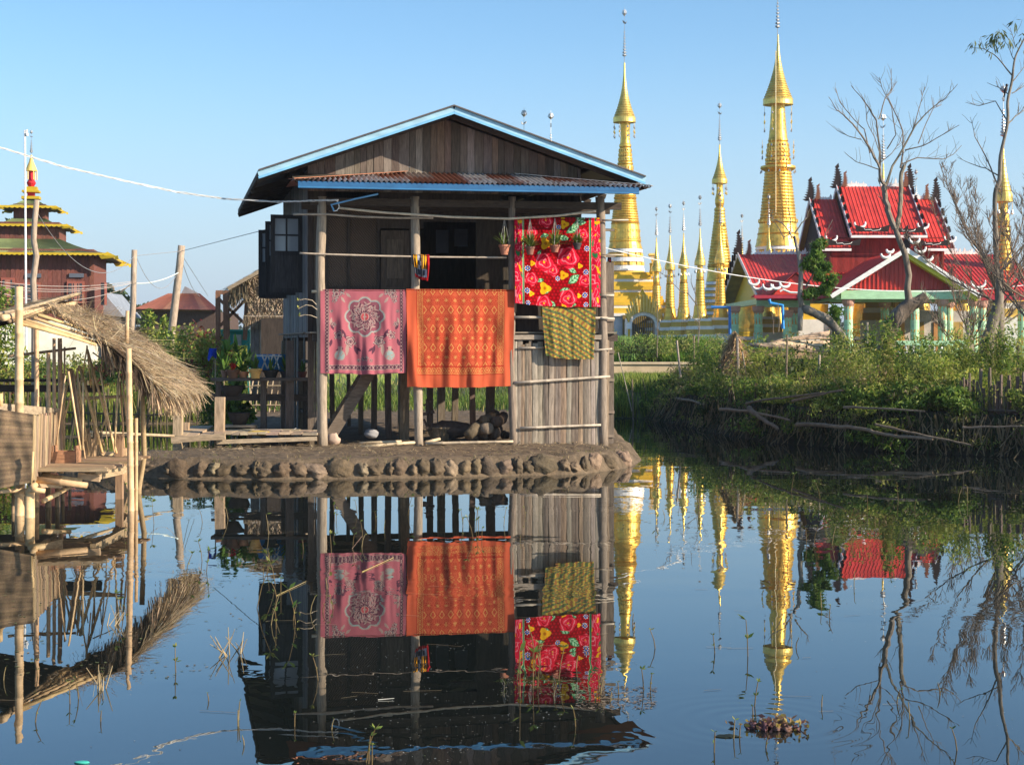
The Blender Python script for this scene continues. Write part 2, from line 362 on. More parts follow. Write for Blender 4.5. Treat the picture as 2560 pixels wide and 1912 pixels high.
# gable wall in vertical planks
b = MB(HP); u = HU(769, GG); uRg = HU(1452, GG)
while u < uRg:
    wd = rnd.uniform(.13, .24); u2 = min(u+wd, uRg); c = jit(rnd.choice([(.17,.135,.11),(.13,.10,.08),(.22,.18,.15),(.10,.078,.06),(.19,.13,.095)]), .2)
    zt = zr((u+u2)/2)
    d = rnd.uniform(0, .02); zt2 = min(zr(u), zr(u2)) if not (u < pk[0] < u2) else zr(u)
    b.mesh([(u+.004, GG-d, 6.0), (u2-.004, GG-d, 6.0), (u2-.004, GG-d, zr(u2)), (u+.004, GG-d, zr(u)), (u+.004, GG+.03, 6.0), (u2-.004, GG+.03, 6.0), (u2-.004, GG+.03, zr(u2)), (u+.004, GG+.03, zr(u))],
           [(0, 1, 2, 3), (5, 4, 7, 6), (0, 3, 7, 4), (1, 5, 6, 2), (3, 2, 6, 7), (0, 4, 5, 1)], c)
    u = u2
b.build('gable_wall', M_WOODV, house)
# veranda roof
z0 = HZ(1160, 461, -1.1); zb = HZ(1150, 428, GG)-.09
fl, fr_ = HU(728, -1.1), HU(1630, -1.1); bl, br = HU(1010, GG), HU(1290, GG)
def vz(u, v):
    return z0+.03+(zb-z0)*(v+1.1)/(GG+1.1)
b = MB(HP); nu = 640
def vcol(i, j):
    u = fl+(fr_-fl)*i; k = int(u/.62+10); r = random.Random(k*7+(1 if j > .42 else 0)).random(); n = noise.fractal(Vector((u*2, j*3, 1)), 1, 2, 3)
    base = (.30, .115, .06) if r < .42 else ((.55, .52, .50) if r > .5 else (.36, .28, .24))
    if n > .25: base = tuple(.5*q+.5*w_ for q, w_ in zip(base, (.30, .12, .07)))
    return base
def vfn(i, j):
    u = fl+(fr_-fl)*i; lim = max(0, min(1, (u-fl)/(bl-fl), (fr_-u)/(fr_-br))); v = -1.16+(.06+(GG+1.1)*lim)*j
    return (u, v, vz(u, v)+.03*math.sin((fl+(fr_-fl)*i)*2*math.pi/.112))
b.sheet(vfn, nu, 6, vcol)
vr = b.build('veranda_roof', M_ZINC, house, smooth=True)
for (A, B_) in ((fl, bl), (fr_, br)):
    b = MB(HP)
    b.face([(A, -1.1, z0+.02), (B_, GG-.03, zb+.02), (A, GG-.03, z0+.02)], (.32, .12, .065))
    b.beam((A, -1.1, z0+.05), (B_, GG-.05, zb+.05), .22, .012, (.33, .13, .07) if A < 2 else (.55, .5, .45))
    b.build('hip_flashing', M_ZINC, vr)
b = MB(HP)
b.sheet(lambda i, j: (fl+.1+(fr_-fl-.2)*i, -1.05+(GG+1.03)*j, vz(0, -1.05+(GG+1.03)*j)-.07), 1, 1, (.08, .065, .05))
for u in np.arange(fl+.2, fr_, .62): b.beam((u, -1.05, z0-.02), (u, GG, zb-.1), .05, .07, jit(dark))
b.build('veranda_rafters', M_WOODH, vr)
f0, f1 = HU(745, -1.12), HU(1597, -1.12)
b = MB(HP); b.box(((f0+f1)/2, -1.13, z0-.075), (f1-f0, .03, .15), (.022, .11, .25)); b.box(((f0+f1)/2, -1.15, z0-.125), (f1-f0, .012, .03), (.035, .16, .33))
b.build('fascia_board', M_PAINT, vr)
# wall plate and veranda posts
b = MB(HP); b.box((3.3, 0, 5.72), (7.0, .1, .16), dark); b.box((3.3, GW-.1, 5.75), (7.2, .1, .2), dark)
b.build('beam', M_WOODH, house)
def wpost(px0, px1, ytop, ybot, v, r0, r1, col, seed):
    p0 = HQ(px0, ybot, v); p1 = HQ(px1, ytop, v); pts = []; rad = []
    for i in range(13):
        t = i/12; w_ = .025*math.sin(t*5+seed)+.012*math.sin(t*13+seed*2)
        pts.append((p0[0]+(p1[0]-p0[0])*t+w_, v+w_*.5, p0[2]-.15+(p1[2]+.15-p0[2])*t)); rad.append(r0+(r1-r0)*t+.006*math.sin(t*23+seed))
    b = MB(HP); b.tube(pts, rad, col, 11); return b
wpost(803, 805, 492, 1117, 0, .115, .10, (.33, .26, .19), 1).build('post', M_WOODV, house, smooth=True)
wpost(1047, 1036, 492, 1119, 0, .098, .10, (.34, .27, .20), 2.2).build('post', M_WOODV, house, smooth=True)
wpost(1283, 1277, 492, 1112, 0, .085, .08, (.22, .17, .13), 3.1).build('post', M_WOODV, house, smooth=True)
wpost(1511, 1499, 492, 1113, 0, .105, .10, (.24, .19, .145), 4.4).build('post', M_WOODV, house, smooth=True)
b = MB(HP); b.box((6.56, .12, 2.4), (.2, .05, 4.1), (.14, .11, .085)); b.build('corner_board', M_WOODV, house)
# floor
FZ = 2.88
b = MB(HP)
for v in np.arange(.0, 10.2, .22): b.box((3.25, v+.1, FZ-.02), (6.9 if v < GW else 7.0, .205, .035), jit(grey))
for v in (.15, 2.4, 4.8, 7.2, 9.6): b.box((3.3, v, FZ-.13), (6.9, .12, .16), jit(dark))
b.build('floor', M_WOODH, house)
# front wall with woven panel, door leaf, doorway
mw = bpy.data.materials.new('woven_bamboo_matting'); mw.use_nodes = True; t = mw.node_tree; N = t.nodes; L = t.links; p = N['Principled BSDF']; p.inputs['Roughness'].default_value = .85
at = N.new('ShaderNodeAttribute'); at.attribute_name = 'Col'; tc = N.new('ShaderNodeTexCoord'); ck = N.new('ShaderNodeTexWave'); ck.wave_type = 'BANDS'; ck.bands_direction = 'DIAGONAL'; ck.inputs['Scale'].default_value = 9; ck.inputs['Distortion'].default_value = 3; ck.inputs['Detail'].default_value = 2
nz = N.new('ShaderNodeTexNoise'); nz.inputs['Scale'].default_value = 1.3; L.new(tc.outputs['Object'], ck.inputs[0]); L.new(tc.outputs['Object'], nz.inputs[0])
mm = N.new('ShaderNodeMath'); mm.operation = 'MULTIPLY_ADD'; L.new(ck.outputs[0], mm.inputs[0]); mm.inputs[1].default_value = .6; L.new(nz.outputs[0], mm.inputs[2])
mx = N.new('ShaderNodeVectorMath'); mx.operation = 'SCALE'; L.new(at.outputs['Color'], mx.inputs[0]); L.new(mm.outputs[0], mx.inputs['Scale']); L.new(mx.outputs[0], p.inputs['Base Color'])
bb = N.new('ShaderNodeBump'); bb.inputs['Strength'].default_value = .5; bb.inputs['Distance'].default_value = .01; L.new(ck.outputs[0], bb.inputs['Height']); L.new(bb.outputs[0], p.inputs['Normal']); M_WOVEN = mw
def wall(px0, px1, z0_, z1_, v, col, th=.05, name='front_wall', m=None):
    a, c = HU(px0, v), HU(px1, v); b = MB(HP); b.box(((a+c)/2, v, (z0_+z1_)/2), (c-a, th, z1_-z0_), col); return b.build(name, m or M_DARK, house)
def plankwall(px0, px1, z0_, z1_, v, col, wd=.16, name='front_wall'):
    a, c = HU(px0, v), HU(px1, v); b = MB(HP); u = a
    while u < c-.01:
        u2 = min(u+rnd.uniform(wd*.7, wd*1.3), c); b.box(((u+u2)/2, v+rnd.uniform(-.01, .01), (z0_+z1_)/2), (u2-u-.008, .03, z1_-z0_), jit(col, .2)); u = u2
    return b.build(name, M_WOODV, house)
plankwall(769, 815, FZ, 6.2, GW, dark)  # veranda wall colours lowered to paint deeper shade under the roof
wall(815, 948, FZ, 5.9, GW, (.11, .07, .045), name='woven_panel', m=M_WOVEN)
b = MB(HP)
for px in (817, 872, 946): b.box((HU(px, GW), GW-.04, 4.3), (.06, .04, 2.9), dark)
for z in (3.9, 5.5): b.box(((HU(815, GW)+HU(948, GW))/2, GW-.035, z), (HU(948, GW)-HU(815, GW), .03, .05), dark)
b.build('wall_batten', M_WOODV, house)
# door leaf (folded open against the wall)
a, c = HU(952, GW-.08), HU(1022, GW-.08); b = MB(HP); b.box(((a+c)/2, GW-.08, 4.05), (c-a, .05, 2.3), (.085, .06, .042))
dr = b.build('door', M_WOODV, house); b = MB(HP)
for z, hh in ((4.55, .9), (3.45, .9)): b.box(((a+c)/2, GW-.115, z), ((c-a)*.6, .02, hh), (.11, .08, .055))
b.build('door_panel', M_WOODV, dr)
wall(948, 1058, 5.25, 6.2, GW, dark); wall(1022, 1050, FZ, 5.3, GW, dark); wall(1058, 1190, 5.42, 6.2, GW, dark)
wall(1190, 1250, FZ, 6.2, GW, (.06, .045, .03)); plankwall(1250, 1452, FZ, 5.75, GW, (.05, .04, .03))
b = MB(HP)   # inside: partition, posters, shelf
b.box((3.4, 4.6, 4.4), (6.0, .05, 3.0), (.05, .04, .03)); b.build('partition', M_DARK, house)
for (x0, y0, x1, y1) in ((1091, 575, 1122, 632), (1137, 573, 1170, 616)):
    a = HQ(x0, y1, 4.5); c = HQ(x1, y0, 4.5); b = MB(HP); b.box(((a[0]+c[0])/2, 4.55, (a[2]+c[2])/2), (c[0]-a[0], .01, c[2]-a[2]), (.20, .21, .24))
    tag(b.build('poster', M_MATTE, pivot=tuple(HP((a[0]+c[0])/2, 4.55, a[2]))), 'faded pale poster on the dark inside wall, '+('left one seen through the doorway' if x0 < 1100 else 'right one seen through the doorway'), 'poster', 'posters inside the doorway')
# side walls of vertical planks + lower skirts
def sidewall(u, v0, v1, z0_, z1_, col, name):
    b = MB(HP); v = v0
    while v < v1:
        v2 = min(v+rnd.uniform(.14, .24), v1); b.box((u+rnd.uniform(-.008, .008), (v+v2)/2, (z0_+z1_)/2), (.03, v2-v-.006, z1_-z0_), jit(col, .25)); v = v2
    return b.build(name, M_WOODV, house)
usd = HU(769, GW)
sidewall(usd, GW, 9.7, FZ-.12, zr(usd)-.02, (.19, .175, .165), 'left_wall')
sidewall(uR, GW, 9.7, FZ-.12, zr(uR), (.15, .12, .10), 'right_wall')
b = MB(HP); b.box(((usd+uR)/2, 9.7, 4.5), (uR-usd, .04, 3.4), dark)
b.prism([(usd, 9.7, 6.2), (uR, 9.7, 6.2), (uR, 9.7, zr(uR)), (pk[0], 9.7, pk[2]), (usd, 9.7, zr(usd))], (0, .04, 0), dark); b.build('rear_wall', M_WOODV, house)
# shutters standing open on the left wall
for i, (v, sk) in enumerate(((2.5, .10), (4.7, .06), (7.9, .05))):
    z1_ = 5.60; z0_ = 3.80; uo = usd-.04; wl = .74
    sh = None
    def SX(s, z, v=v, sk=sk, uo=uo): return (uo-s, v-sk*s*1.4, z)
    def bar(b, s0, s1, za, zb_, col, th=.04):
        P = [SX(s0, za), SX(s1, za), SX(s1, zb_), SX(s0, zb_)]; b.prism(P, (0, th, 0), col)
    b = MB(HP); dk = (.045, .042, .042)
    bar(b, 0, .10, z0_, z1_, dk); bar(b, wl-.10, wl, z0_, z1_, dk); bar(b, .10, wl-.10, z0_, z0_+.10, dk); bar(b, .10, wl-.10, z1_-.09, z1_, dk); bar(b, .10, wl-.10, 4.66, 4.76, dk)
    bar(b, wl/2-.02, wl/2+.02, 4.76, z1_-.09, dk); bar(b, .10, wl-.10, 5.11, 5.15, dk, .035); bar(b, .10, wl-.10, z0_+.1, 4.66, (.06, .055, .055), .02)
    sh = b.build('shutter', M_WOODV, house)
    for a_, b_ in ((.10, wl/2-.02), (wl/2+.02, wl-.10)):
        for q0, q1 in ((4.76, 5.11), (5.15, z1_-.09)):
            b = MB(HP); P = [SX(a_, q0), SX(b_, q0), SX(b_, q1), SX(a_, q1)]; b.prism([(q[0], q[1]+.02, q[2]) for q in P], (0, .006, 0), (.34, .37, .40)); b.build('pane', M_PANE, sh)
# railing
b = MB(HP); a = HQ(779, 729, -.05); c = HQ(1292, 729, -.05); b.bamboo(a, c, .033, (.50, .40, .27)); b.build('railing', M_BAM, house, smooth=True)
# stilts below
for i, (px, yt, yb, v, wpx) in enumerate(((905,960,1060,4.5,13),(936,945,1083,3.4,14),(968,940,1092,2.6,15),(1012,935,1100,1.7,24),(1075,960,1072,5.5,16),(1103,960,1050,6.0,20),(1140,960,1056,5.0,16),(1178,960,1062,4.0,14),(828,940,1075,4.2,12),(1003,930,1060,7,14),(870,930,1050,8,10),(1228,930,1090,1.6,20),(725,835,1085,GW+.3,20),(752,835,1070,4.2,16),(712,835,1060,7.5,18),(1330,900,1080,3.2,18),(1420,900,1080,5.2,18),(1480,900,1090,2.2,18),(1230,900,1050,7.4,18))):
    u = HU(px, v); b = MB(HP); p = HP(u, v, 0); zb_ = max(.1, gz(p.x, p.y)-.15)
    r = wpx/2*.0092; b.beam((u+rnd.uniform(-.05, .05), v, zb_), (u, v, FZ-.2), r*2, r*2, jit((.15, .115, .085), .25), up=(0, 1, 0)); b.build('stilt', M_WOODV, house)
# slatted skirt on the lower left side
b = MB(HP)
for k in range(15):
    v = GW+.2+k*.55; u = usd+rnd.uniform(-.05, .15); b.box((u, v, 1.55), (.03, rnd.uniform(.16, .3), 2.5), jit((.12, .11, .10), .3))
for z in (1.0, 2.2): b.box((usd+.05, 5.5, z), (.05, 8, .07), dark)
b.build('skirt_boards', M_WOODV, house)
plankwall(769, 792, .3, FZ, 1.1, (.11, .085, .065), name='skirt_boards')
# staircase stringers and treads
A1 = HQ(812, 1098, 1.0); A2 = HQ(930, 935, 1.0)
st = thing('staircase', 'steep plank staircase rising to the right beneath the pink towel', 'stairs', HP(A1[0], 1.2, .36))
b = MB(HP)
for v in (.75, 1.45): b.beam((A1[0], v, .38), (A2[0]+.35, v, 2.65), .04, .26, (.15, .115, .085), up=(0, 0, 1))
b.build('stringer', M_WOODH, st)
b = MB(HP)
for i in range(8):
    t = (i+.6)/8.5; b.box((A1[0]+(A2[0]+.35-A1[0])*t, 1.1, .38+2.27*t), (.2, .68, .03), jit((.2, .155, .115)))
b.build('treads', M_WOODH, st)
# right bay: bamboo strip wall
u0, u1 = HU(1300, -.02), HU(1500, -.02)
zt = HZ(1400, 856, 0); b = MB(HP); u = u0-.13
while u < u1+.18:
    wd = rnd.uniform(.055, .13); c = jit(rnd.choice([(.25,.205,.16),(.20,.16,.125),(.30,.25,.20),(.14,.11,.085),(.26,.19,.13)]), .15); ln = rnd.uniform(-.035, .035); d = rnd.uniform(-.012, .012)
    n = 8
    P0 = []; 
    for q in range(n+1):
        tt = q/n; zz = .28+(zt+rnd.uniform(-.05, .06)-.28 if q == n else (zt-.28)*tt); uu = u+ln*tt+.006*math.sin(tt*9+u*30)
        for s_, dv in ((0, 0), (.5, -.007), (1, 0)): P0.append((uu+wd*s_, -.03+d+dv, zz))
    fs = []; cs = []
    for q in range(n):
        kk = .72+.36*min(1, q/2) if False else 1
        for s_ in range(2): a_ = q*3+s_; fs.append((a_, a_+1, a_+4, a_+3)); cs.append(c)
    b.mesh(P0, fs, cs); u += wd*rnd.uniform(.8, 1.04)
b.build('bamboo_strip_wall', M_WOODV, house)
b = MB(HP)
for (x0, y0, x1, y1, r, vv) in ((1285,957,1525,941,.035,-.09),(1300,1070,1502,1062,.032,-.09),(1296,870,1360,869,.025,-.07),(1480,876,1530,872,.025,-.09)):
    b.bamboo(HQ(x0, y0, vv), HQ(x1, y1, vv), r, (.48, .40, .31))
b.build('wall_batten', M_BAM, house, smooth=True)
for (x0, y0, x1, y1, r, vv) in ((1284,793,1520,795,.033,-.1),(1505,551,1571,550,.022,-.15),(1495,637,1560,637,.016,-.15),(1500,739,1535,738,.03,-.12),(1500,796,1536,797,.034,-.1)):
    b = MB(HP); b.bamboo(HQ(x0, y0, vv), HQ(x1, y1, vv), r, (.46, .39, .30)); b.build('wall_rail', M_BAM, house, smooth=True)
b = MB(HP); a = HQ(1282, 843, -.06); c = HQ(1516, 843, -.06); b.beam(a, c, .04, .105, (.30, .245, .19)); b.build('wall_rail', M_WOODH, house)
wall(1292, 1495, zt-.05, 3.9, .62, (.06, .05, .04), name='bay_shade_panel'); wall(1292, 1500, .3, 2.6, .6, (.06, .05, .04), name='bay_shade_panel')  # dark panels standing in for the unlit inside of the bay
# ladder-like slats on the right edge
for y in (575, 640, 735, 800, 880, 950, 1030, 1090): a = HQ(1503, y, .1); b = MB(HP); b.box((a[0]+.16, .08, a[2]), (.28, .05, .06), jit(grey)); b.build('edge_slat', M_WOODH, house)
# washing poles of the veranda
for (pts, r, lab) in (((( 846,520),(950,531),(1130,543),(1272,547),(1390,540),(1490,528)), .026, 'long pale sagging bamboo washing pole high under the veranda eave'),
                 (((733,536),(820,536),(900,542),(1000,545),(1083,545)), .024, 'grey bamboo pole ending left beside the shutter, upper of two'),
                 (((749,633),(820,636),(950,640),(1100,643),(1266,644)), .021, 'straight bamboo pole with the small striped shirt hanging on it')):
    vv = -.32 if r == .026 else (-.12 if r == .024 else -.13); pp = [HQ(x, y, vv) for x, y in pts]; q = []
    for i in range(len(pp)-1):
        for s_ in range(4): t = s_/4; q.append(tuple(pp[i][k]*(1-t)+pp[i+1][k]*t for k in range(3)))
    q.append(pp[-1]); rad = [r*(1.12 if i % 3 == 0 else 1) for i in range(len(q))]
    b = MB(HP); b.tube(q, rad, (.58, .48, .35) if r == .026 else (.40, .33, .26), 7); tag(b.build('washing_pole', M_BAM, smooth=True), lab, 'pole', 'washing poles of the veranda')
# blue bracket and cable at the corner
b = MB(HP); e = [HQ(835, 528, -.5), HQ(828, 512, -.5), HQ(845, 508, -.5), HQ(890, 497, -.6), HQ(945, 485, -.8)]; b.tube(e, .022, (.16, .42, .72), 6)
tag(b.build('cable_bracket', M_PAINT, smooth=True), 'bent light blue metal rod holding the white cable under the eave', 'bracket')
# ---------------- washing ----------------
def cloth(name, px0, px1, ytop, ybl, ybr, v, nx, ny, colf, label, cat, fold=.02, seed=0, back=.25, lpx=None, rpx=None):
    a = HQ(px0, ytop, v); c = HQ(px1, ytop, v); zt = a[2]
    zbl = HZ(px0, ybl, v); zbr = HZ(px1, ybr, v); lb = (HU(lpx, v) if lpx else a[0]); rb = (HU(rpx, v) if rpx else c[0])
    def fn(i, j):
        L = back+1
        if j < back*.9/L:   # back flap
            t = 1-j/(back*.9/L); d = t*back*.9; z = zt-d*(zt-zbl); vv = v+.10+.01*math.sin(i*20)
            return (a[0]+(c[0]-a[0])*i, vv, z)
        if j < back/L:
            t = (j-back*.9/L)/(back*.1/L); an = math.pi*(1-t); return (a[0]+(c[0]-a[0])*i, v+.05+.05*math.cos(math.pi-an)*-1, zt+.035*math.sin(math.pi*t))
        t = (j-back/L)*L; ul = a[0]+(lb-a[0])*t; ur = c[0]+(rb-c[0])*t; u = ul+(ur-ul)*i
        zb_ = zbl+(zbr-zbl)*i; z = zt+(zb_-zt)*t
        n = noise.fractal(Vector((i*4.2+seed, t*.8, seed)), 1, 2, 3); n2 = noise.noise(Vector((i*11+seed*2, t*1.3, 4)))
        z += -.03*math.sin(i*math.pi)*t+.02*n2*t-.018*abs(math.sin(i*math.pi*3))*(1-t)
        return (u+.01*n2*t, v-.0-fold*(n*2.4+1.1*n2)*min(1, t*2.5+.1)-.03*t, z)
    L = back+1; b = MB(HP)
    def cf(i, j):
        if j < back/L: return tuple(q*.8 for q in colf(i, 0.02))
        return colf(i, (j-back/L)*L)
    b.sheet(fn, nx, ny, cf); return tag(b.build(name, M_CLOTH, smooth=True), label, cat)
def hashf(a, b_, k=0): return random.Random(int(a)*7919+int(b_)*104729+k*31).random()
# --- pink towel
PK = hexc('ae626c'); PKD = hexc('5c3848'); PKM = hexc('8a525e'); CR = hexc('a88e86'); TL = hexc('8fa3a0')
def rosette(du, dv, r, ph=0, n=5):
    d = math.hypot(du, dv)/r; a = math.atan2(dv, du)
    if d > 1.0+.22*math.cos(n*a+ph): return None
    if d < .2: return PKD
    q = math.sin(d*15-1.2*math.sin(n*a+ph)); return CR if q > .15 else (PKD if q < -.55 else TL if q < -.3 else PK)
def leafy(du, dv, a, l, w_):
    x = du*math.cos(a)+dv*math.sin(a); y = -du*math.sin(a)+dv*math.cos(a)
    if 0 < x < l and abs(y) < w_*math.sin(math.pi*x/l): return True
    return False
def pink(u, v):
    v *= .96
    if v > .945:
        if .952 < v < .978 and (.13 < u < .375 or .66 < u < .90):
            k = (u*46) % 1; return PKD if (k < .3 or v < .957 or v > .973) else PKM
        return PK
    if u < .045 or u > .965: return PK
    inb = None
    if .05 < u < .10: inb = (u-.05)/.05; along = v*24
    elif .925 < u < .965: inb = (u-.925)/.04; along = v*24
    elif v > .855 and v < .915 and .05 < u < .965: inb = (v-.855)/.06; along = u*22
    if inb is not None:
        if inb < .08 or inb > .92: return CR
        f = abs((along % 1)-.5)*2; d = abs(inb-.5)*2
        if d+f < .42: return PKM if d+f < .16 else CR
        if abs(d-f) < .13 and d < .8: return CR
        return PKD
    cu, cv = u-.515, (v-.29)
    r = math.hypot(cu, cv); a = math.atan2(cv, cu); R0 = .205+.035*abs(math.cos(4*a))
    if r < R0:
        if r > R0-.013: return CR
        if r > R0-.024: return TL
        R1 = .165+.012*math.cos(16*a)
        if r > R1: return PKM
        if r < .052:
            if r > .044: return CR
            if abs(cu) < .008 or (abs(cv) < .006 and abs(cu) < .02): return CR
            return hexc('b04a50')
        if r < .062: return PKD
        k = round(a/(math.pi/4))*math.pi/4; q = rosette(cu-.113*math.cos(k), cv-.113*math.sin(k), .034, k)
        if q: return q
        s_ = math.sin(r*120+3*math.sin(8*a)); return CR if s_ > .45 else (PKD if s_ < -.4 else PKM)
    m = abs(u-.515)
    for (mu, mv, rr) in ((.305, .51, .052), (.165, .58, .062), (.36, .38, .03), (.33, .03, .05), (.26, .005, .035), (.35, .10, .03), (.385, .23, .02), (.012, .775, .028), (.07, .80, .022)):
        q = rosette(m-mu, v-mv, rr, mu*30, 5)
        if q: return q
    du, dv = m-.29, v-.745
    if math.hypot(du, dv*1.0) < .062 or (abs(du) < .02+.3*max(0, .66-v) and .64 < v < .7):
        return CR if math.hypot(du, dv) > .052 else (TL if hashf(u*60, v*60) > .4 else CR)
    for (mu, mv, a, l, w_) in ((.21, .56, -1.1, .14, .02), (.20, .6, 1.5, .15, .022), (.12, .62, 1.9, .12, .02), (.13, .5, -2.2, .1, .018), (.36, .45, -1.2, .09, .02), (.38, .55, 1.3, .1, .018), (.25, .66, .3, .09, .02), (.10, .65, 2.5, .08, .015), (.385, .3, 1.4, .09, .014), (.28, .06, 2.2, .09, .015), (.22, .02, 2.4, .08, .014)):
        if leafy(m-mu, v-mv, a, l, w_): return CR if hashf(int(mu*100), int(l*100)) > .45 else PKD
    return PK
cloth('pink_towel', 801, 1015, 727, 933, 931, -.12, 190, 230, pink, 'pink cotton towel with maroon border and scalloped flower medallion hanging on the railing', 'towel', .038, 1)
# --- orange towel
OR = hexc('c25a3c'); ORR = hexc('a83a28'); ORY = hexc('c88c52')
def orange(u, v):
    if v > .875 or u > .91 or u < .09: return OR
    def band(d, al):
        if d < .07 or d > .93: return ORR
        f = abs((al % 1)-.5)*2; e = abs(d-.5)*2
        q = e+f
        if q < .3: return ORY
        if q < .45: return ORR
        if abs(q-1) < .16: return ORY
        return ORR if abs(q-1) < .34 else ORY if (e > .75) else OR
    if v > .775: return band((v-.785)/.085, u*22) if v > .785 else ORR
    if u < .155: return band((u-.095)/.06, v*22)
    if u > .845 : return band((u-.845)/.062, v*22)
    x = (u-.16)/.0817; rows = .0985; y = (v+.052)/rows
    col = math.floor(x); fx = x-col-.5; row = math.floor(y); fy = y-row-.5
    if row % 2 == 0:   # diamonds, half shifted
        x2 = x-.5; fx = x2-math.floor(x2)-.5; q = abs(fx)*1.9+abs(fy)*1.35
        if q < .18: return ORR
        if q < .28: return OR
        if q < .42: return ORR
        if q < .62: return ORY
        if q < .8: return OR
        return ORR if q < .95 else OR
    d = math.hypot(fx, fy*1.2); a = math.atan2(fy, fx)
    if d < .36:
        if d < .07: return ORY
        return ORR if (math.cos(8*a) > 0 and d > .1) else ORY if d < .22 else OR
    q = abs(fx)+abs(abs(fy)-.5)*1.2
    return ORR if (int(q*9) % 2 == 0) else OR
cloth('orange_towel', 1016, 1286, 726, 966, 964, -.14, 230, 230, orange, 'large plain edged orange towel with yellow diamond rows, longest cloth on the railing', 'towel', .058, 5, rpx=1283, lpx=1018)
# --- red blanket
RD = hexc('8e0610'); RD2 = hexc('c00c1c'); RP = hexc('e8203c'); RPL = hexc('f5808c'); GN = hexc('2f7a4a'); GNL = hexc('a8d8a8'); YE = hexc('f2b41a'); BL = hexc('2a62b8'); WH = hexc('e8e8f0')
def rose(du, dv, r):
    d = math.hypot(du, dv)/r; a = math.atan2(dv, du)
    if d > 1+.10*math.sin(5*a+1): return None
    if d < .12: return YE
    q = math.sin(d*11+a*1.0+1.3*math.sin(3*a+d*4)); return RPL if q > .86 else (hexc('a80a20') if q < -.85 else RP)
def flowery(du, dv, r, c0, c1, n):
    d = math.hypot(du, dv)/r; a = math.atan2(dv, du)
    if d > .82+.2*math.cos(n*a): return None
    return c1 if d < .25 else (c0 if d < .68 or c0 is YE else WH)
leaves = [(.40,.18,2.8,.1),(.50,.20,.2,.12),(.60,.16,-.5,.14),(.44,.52,2.4,.1),(.62,.56,.5,.1),(.30,.36,2.0,.08),(.42,.79,2.6,.12),(.52,.82,-.1,.12),(.62,.74,-.7,.15),(.40,.93,.9,.1),(.58,.95,.2,.12),(.34,.7,2.9,.08),(.66,.14,-.9,.13),(.7,.03,0,.12)]
leaves = [(a, b_, c, d*1.15) for a, b_, c, d in leaves]
def blanket(u, v):
    if u < .085 or u > .895:
        e = u/.085 if u < .085 else (u-.895)/.105
        q = noise.noise(Vector((e*2.2, v*14, 2))); q2 = noise.noise(Vector((e*3, v*11, 9)))
        return YE if q > .36 else (GN if q2 > .4 else RPL if abs(q2) < .05 else hexc('d8143a'))
    if u < .105 or .87 < u < .895: return GN if (.09 < u < .1 or u > .876) else GNL
    for (mu, mv, r) in ((.34,.50,.105),(.62,.44,.125),(.19,.70,.075),(.82,.70,.07),(.34,.97,.09),(.62,.90,.10),(.36,.02,.08),(.20,.15,.06),(.80,.17,.065),(.44,.585,.07)):
        q = rose(u-mu, (v-mv), r)
        if q: return q
    for (mu, mv, r) in ((.36,.285,.075),(.57,.64,.055),(.35,.80,.075),(.58,.06,.055),(.20,.52,.034),(.76,.53,.034),(.19,.87,.034),(.75,.87,.03),(.57,1.0,.04)):
        q = flowery(u-mu, v-mv, r, YE, hexc('c87808'), 3)
        if q: return q
    for (mu, mv, r) in ((.145,.58,.036),(.83,.60,.034),(.14,.84,.036),(.82,.86,.034),(.15,.32,.03),(.84,.33,.034),(.50,.68,.03),(.51,.09,.03),(.15,.98,.03),(.83,.97,.03)):
        q = flowery(u-mu, v-mv, r, BL, YE, 8)
        if q: return q
    for (mu, mv, a, l) in leaves:
        x = (u-mu)*math.cos(a)+(v-mv)*math.sin(a); y = -(u-mu)*math.sin(a)+(v-mv)*math.cos(a)
        if -.0 < x < l:
            w_ = l*.26*math.sin(math.pi*x/l)
            if abs(y) < w_: return GN if (abs(y) > w_*.78 or abs(y) < .004 or math.sin((x-abs(y))*150) > .5) else GNL
    x = u*24; y = v*26; x += .5*(int(y) % 2); d = math.hypot((x % 1)-.5, (y % 1)-.5); return RD2 if d < .3 else RD
cloth('floral_blanket', 1287, 1500, 545, 758, 768, -.22, 210, 230, blanket, 'bright red fleece blanket with roses, yellow flowers and green leaves', 'blanket', .02, 9, back=.3)
# --- plaid
PC = [hexc("b09a44"), hexc("5e7040"), hexc("99683c"), hexc("565a44")]
def plaid(u, v):
    x = u*20+v*13; y = v*20-u*9+.9*math.sin(u*4.1); i, j = int(x) % 2, int(y) % 2
    fx, fy = (x % 1), (y % 1)
    return PC[0] if i == j == 0 else PC[1] if i == j == 1 else PC[2] if i else PC[3]
cloth('checked_cloth', 1354, 1490, 760, 890, 898, -.2, 90, 90, plaid, 'green and yellow checked cotton cloth hanging crumpled below the red floral blanket', 'cloth', .025, 14, lpx=1364, rpx=1484, back=.3)
def shirt(u, v):
    if v > .9 or (u > .86): return hexc('b02028')
    if v < .55 and (u < .3 or .5 < u < .85): return hexc('e8a418') if (int(u*22) % 3) else hexc('40404a')
    return hexc('55565f') if hashf(u*7, v*5) > .4 else hexc('c8c8d0')
cloth('small_shirt', 1031, 1074, 638, 690, 702, -.17, 40, 40, shirt, 'small yellow, grey and red striped shirt on the middle pole by the second post', 'shirt', .06, 21, back=.5, lpx=1037, rpx=1070)
# red check cloth at the far right edge
cloth('dark_red_cloth', 1522, 1528, 640, 702, 702, .3, 8, 30, lambda u, v: hexc('5a1018') if int(v*9) % 2 else hexc('201820'), 'narrow dark red cloth hanging at the right corner post', 'cloth', .01, 3)
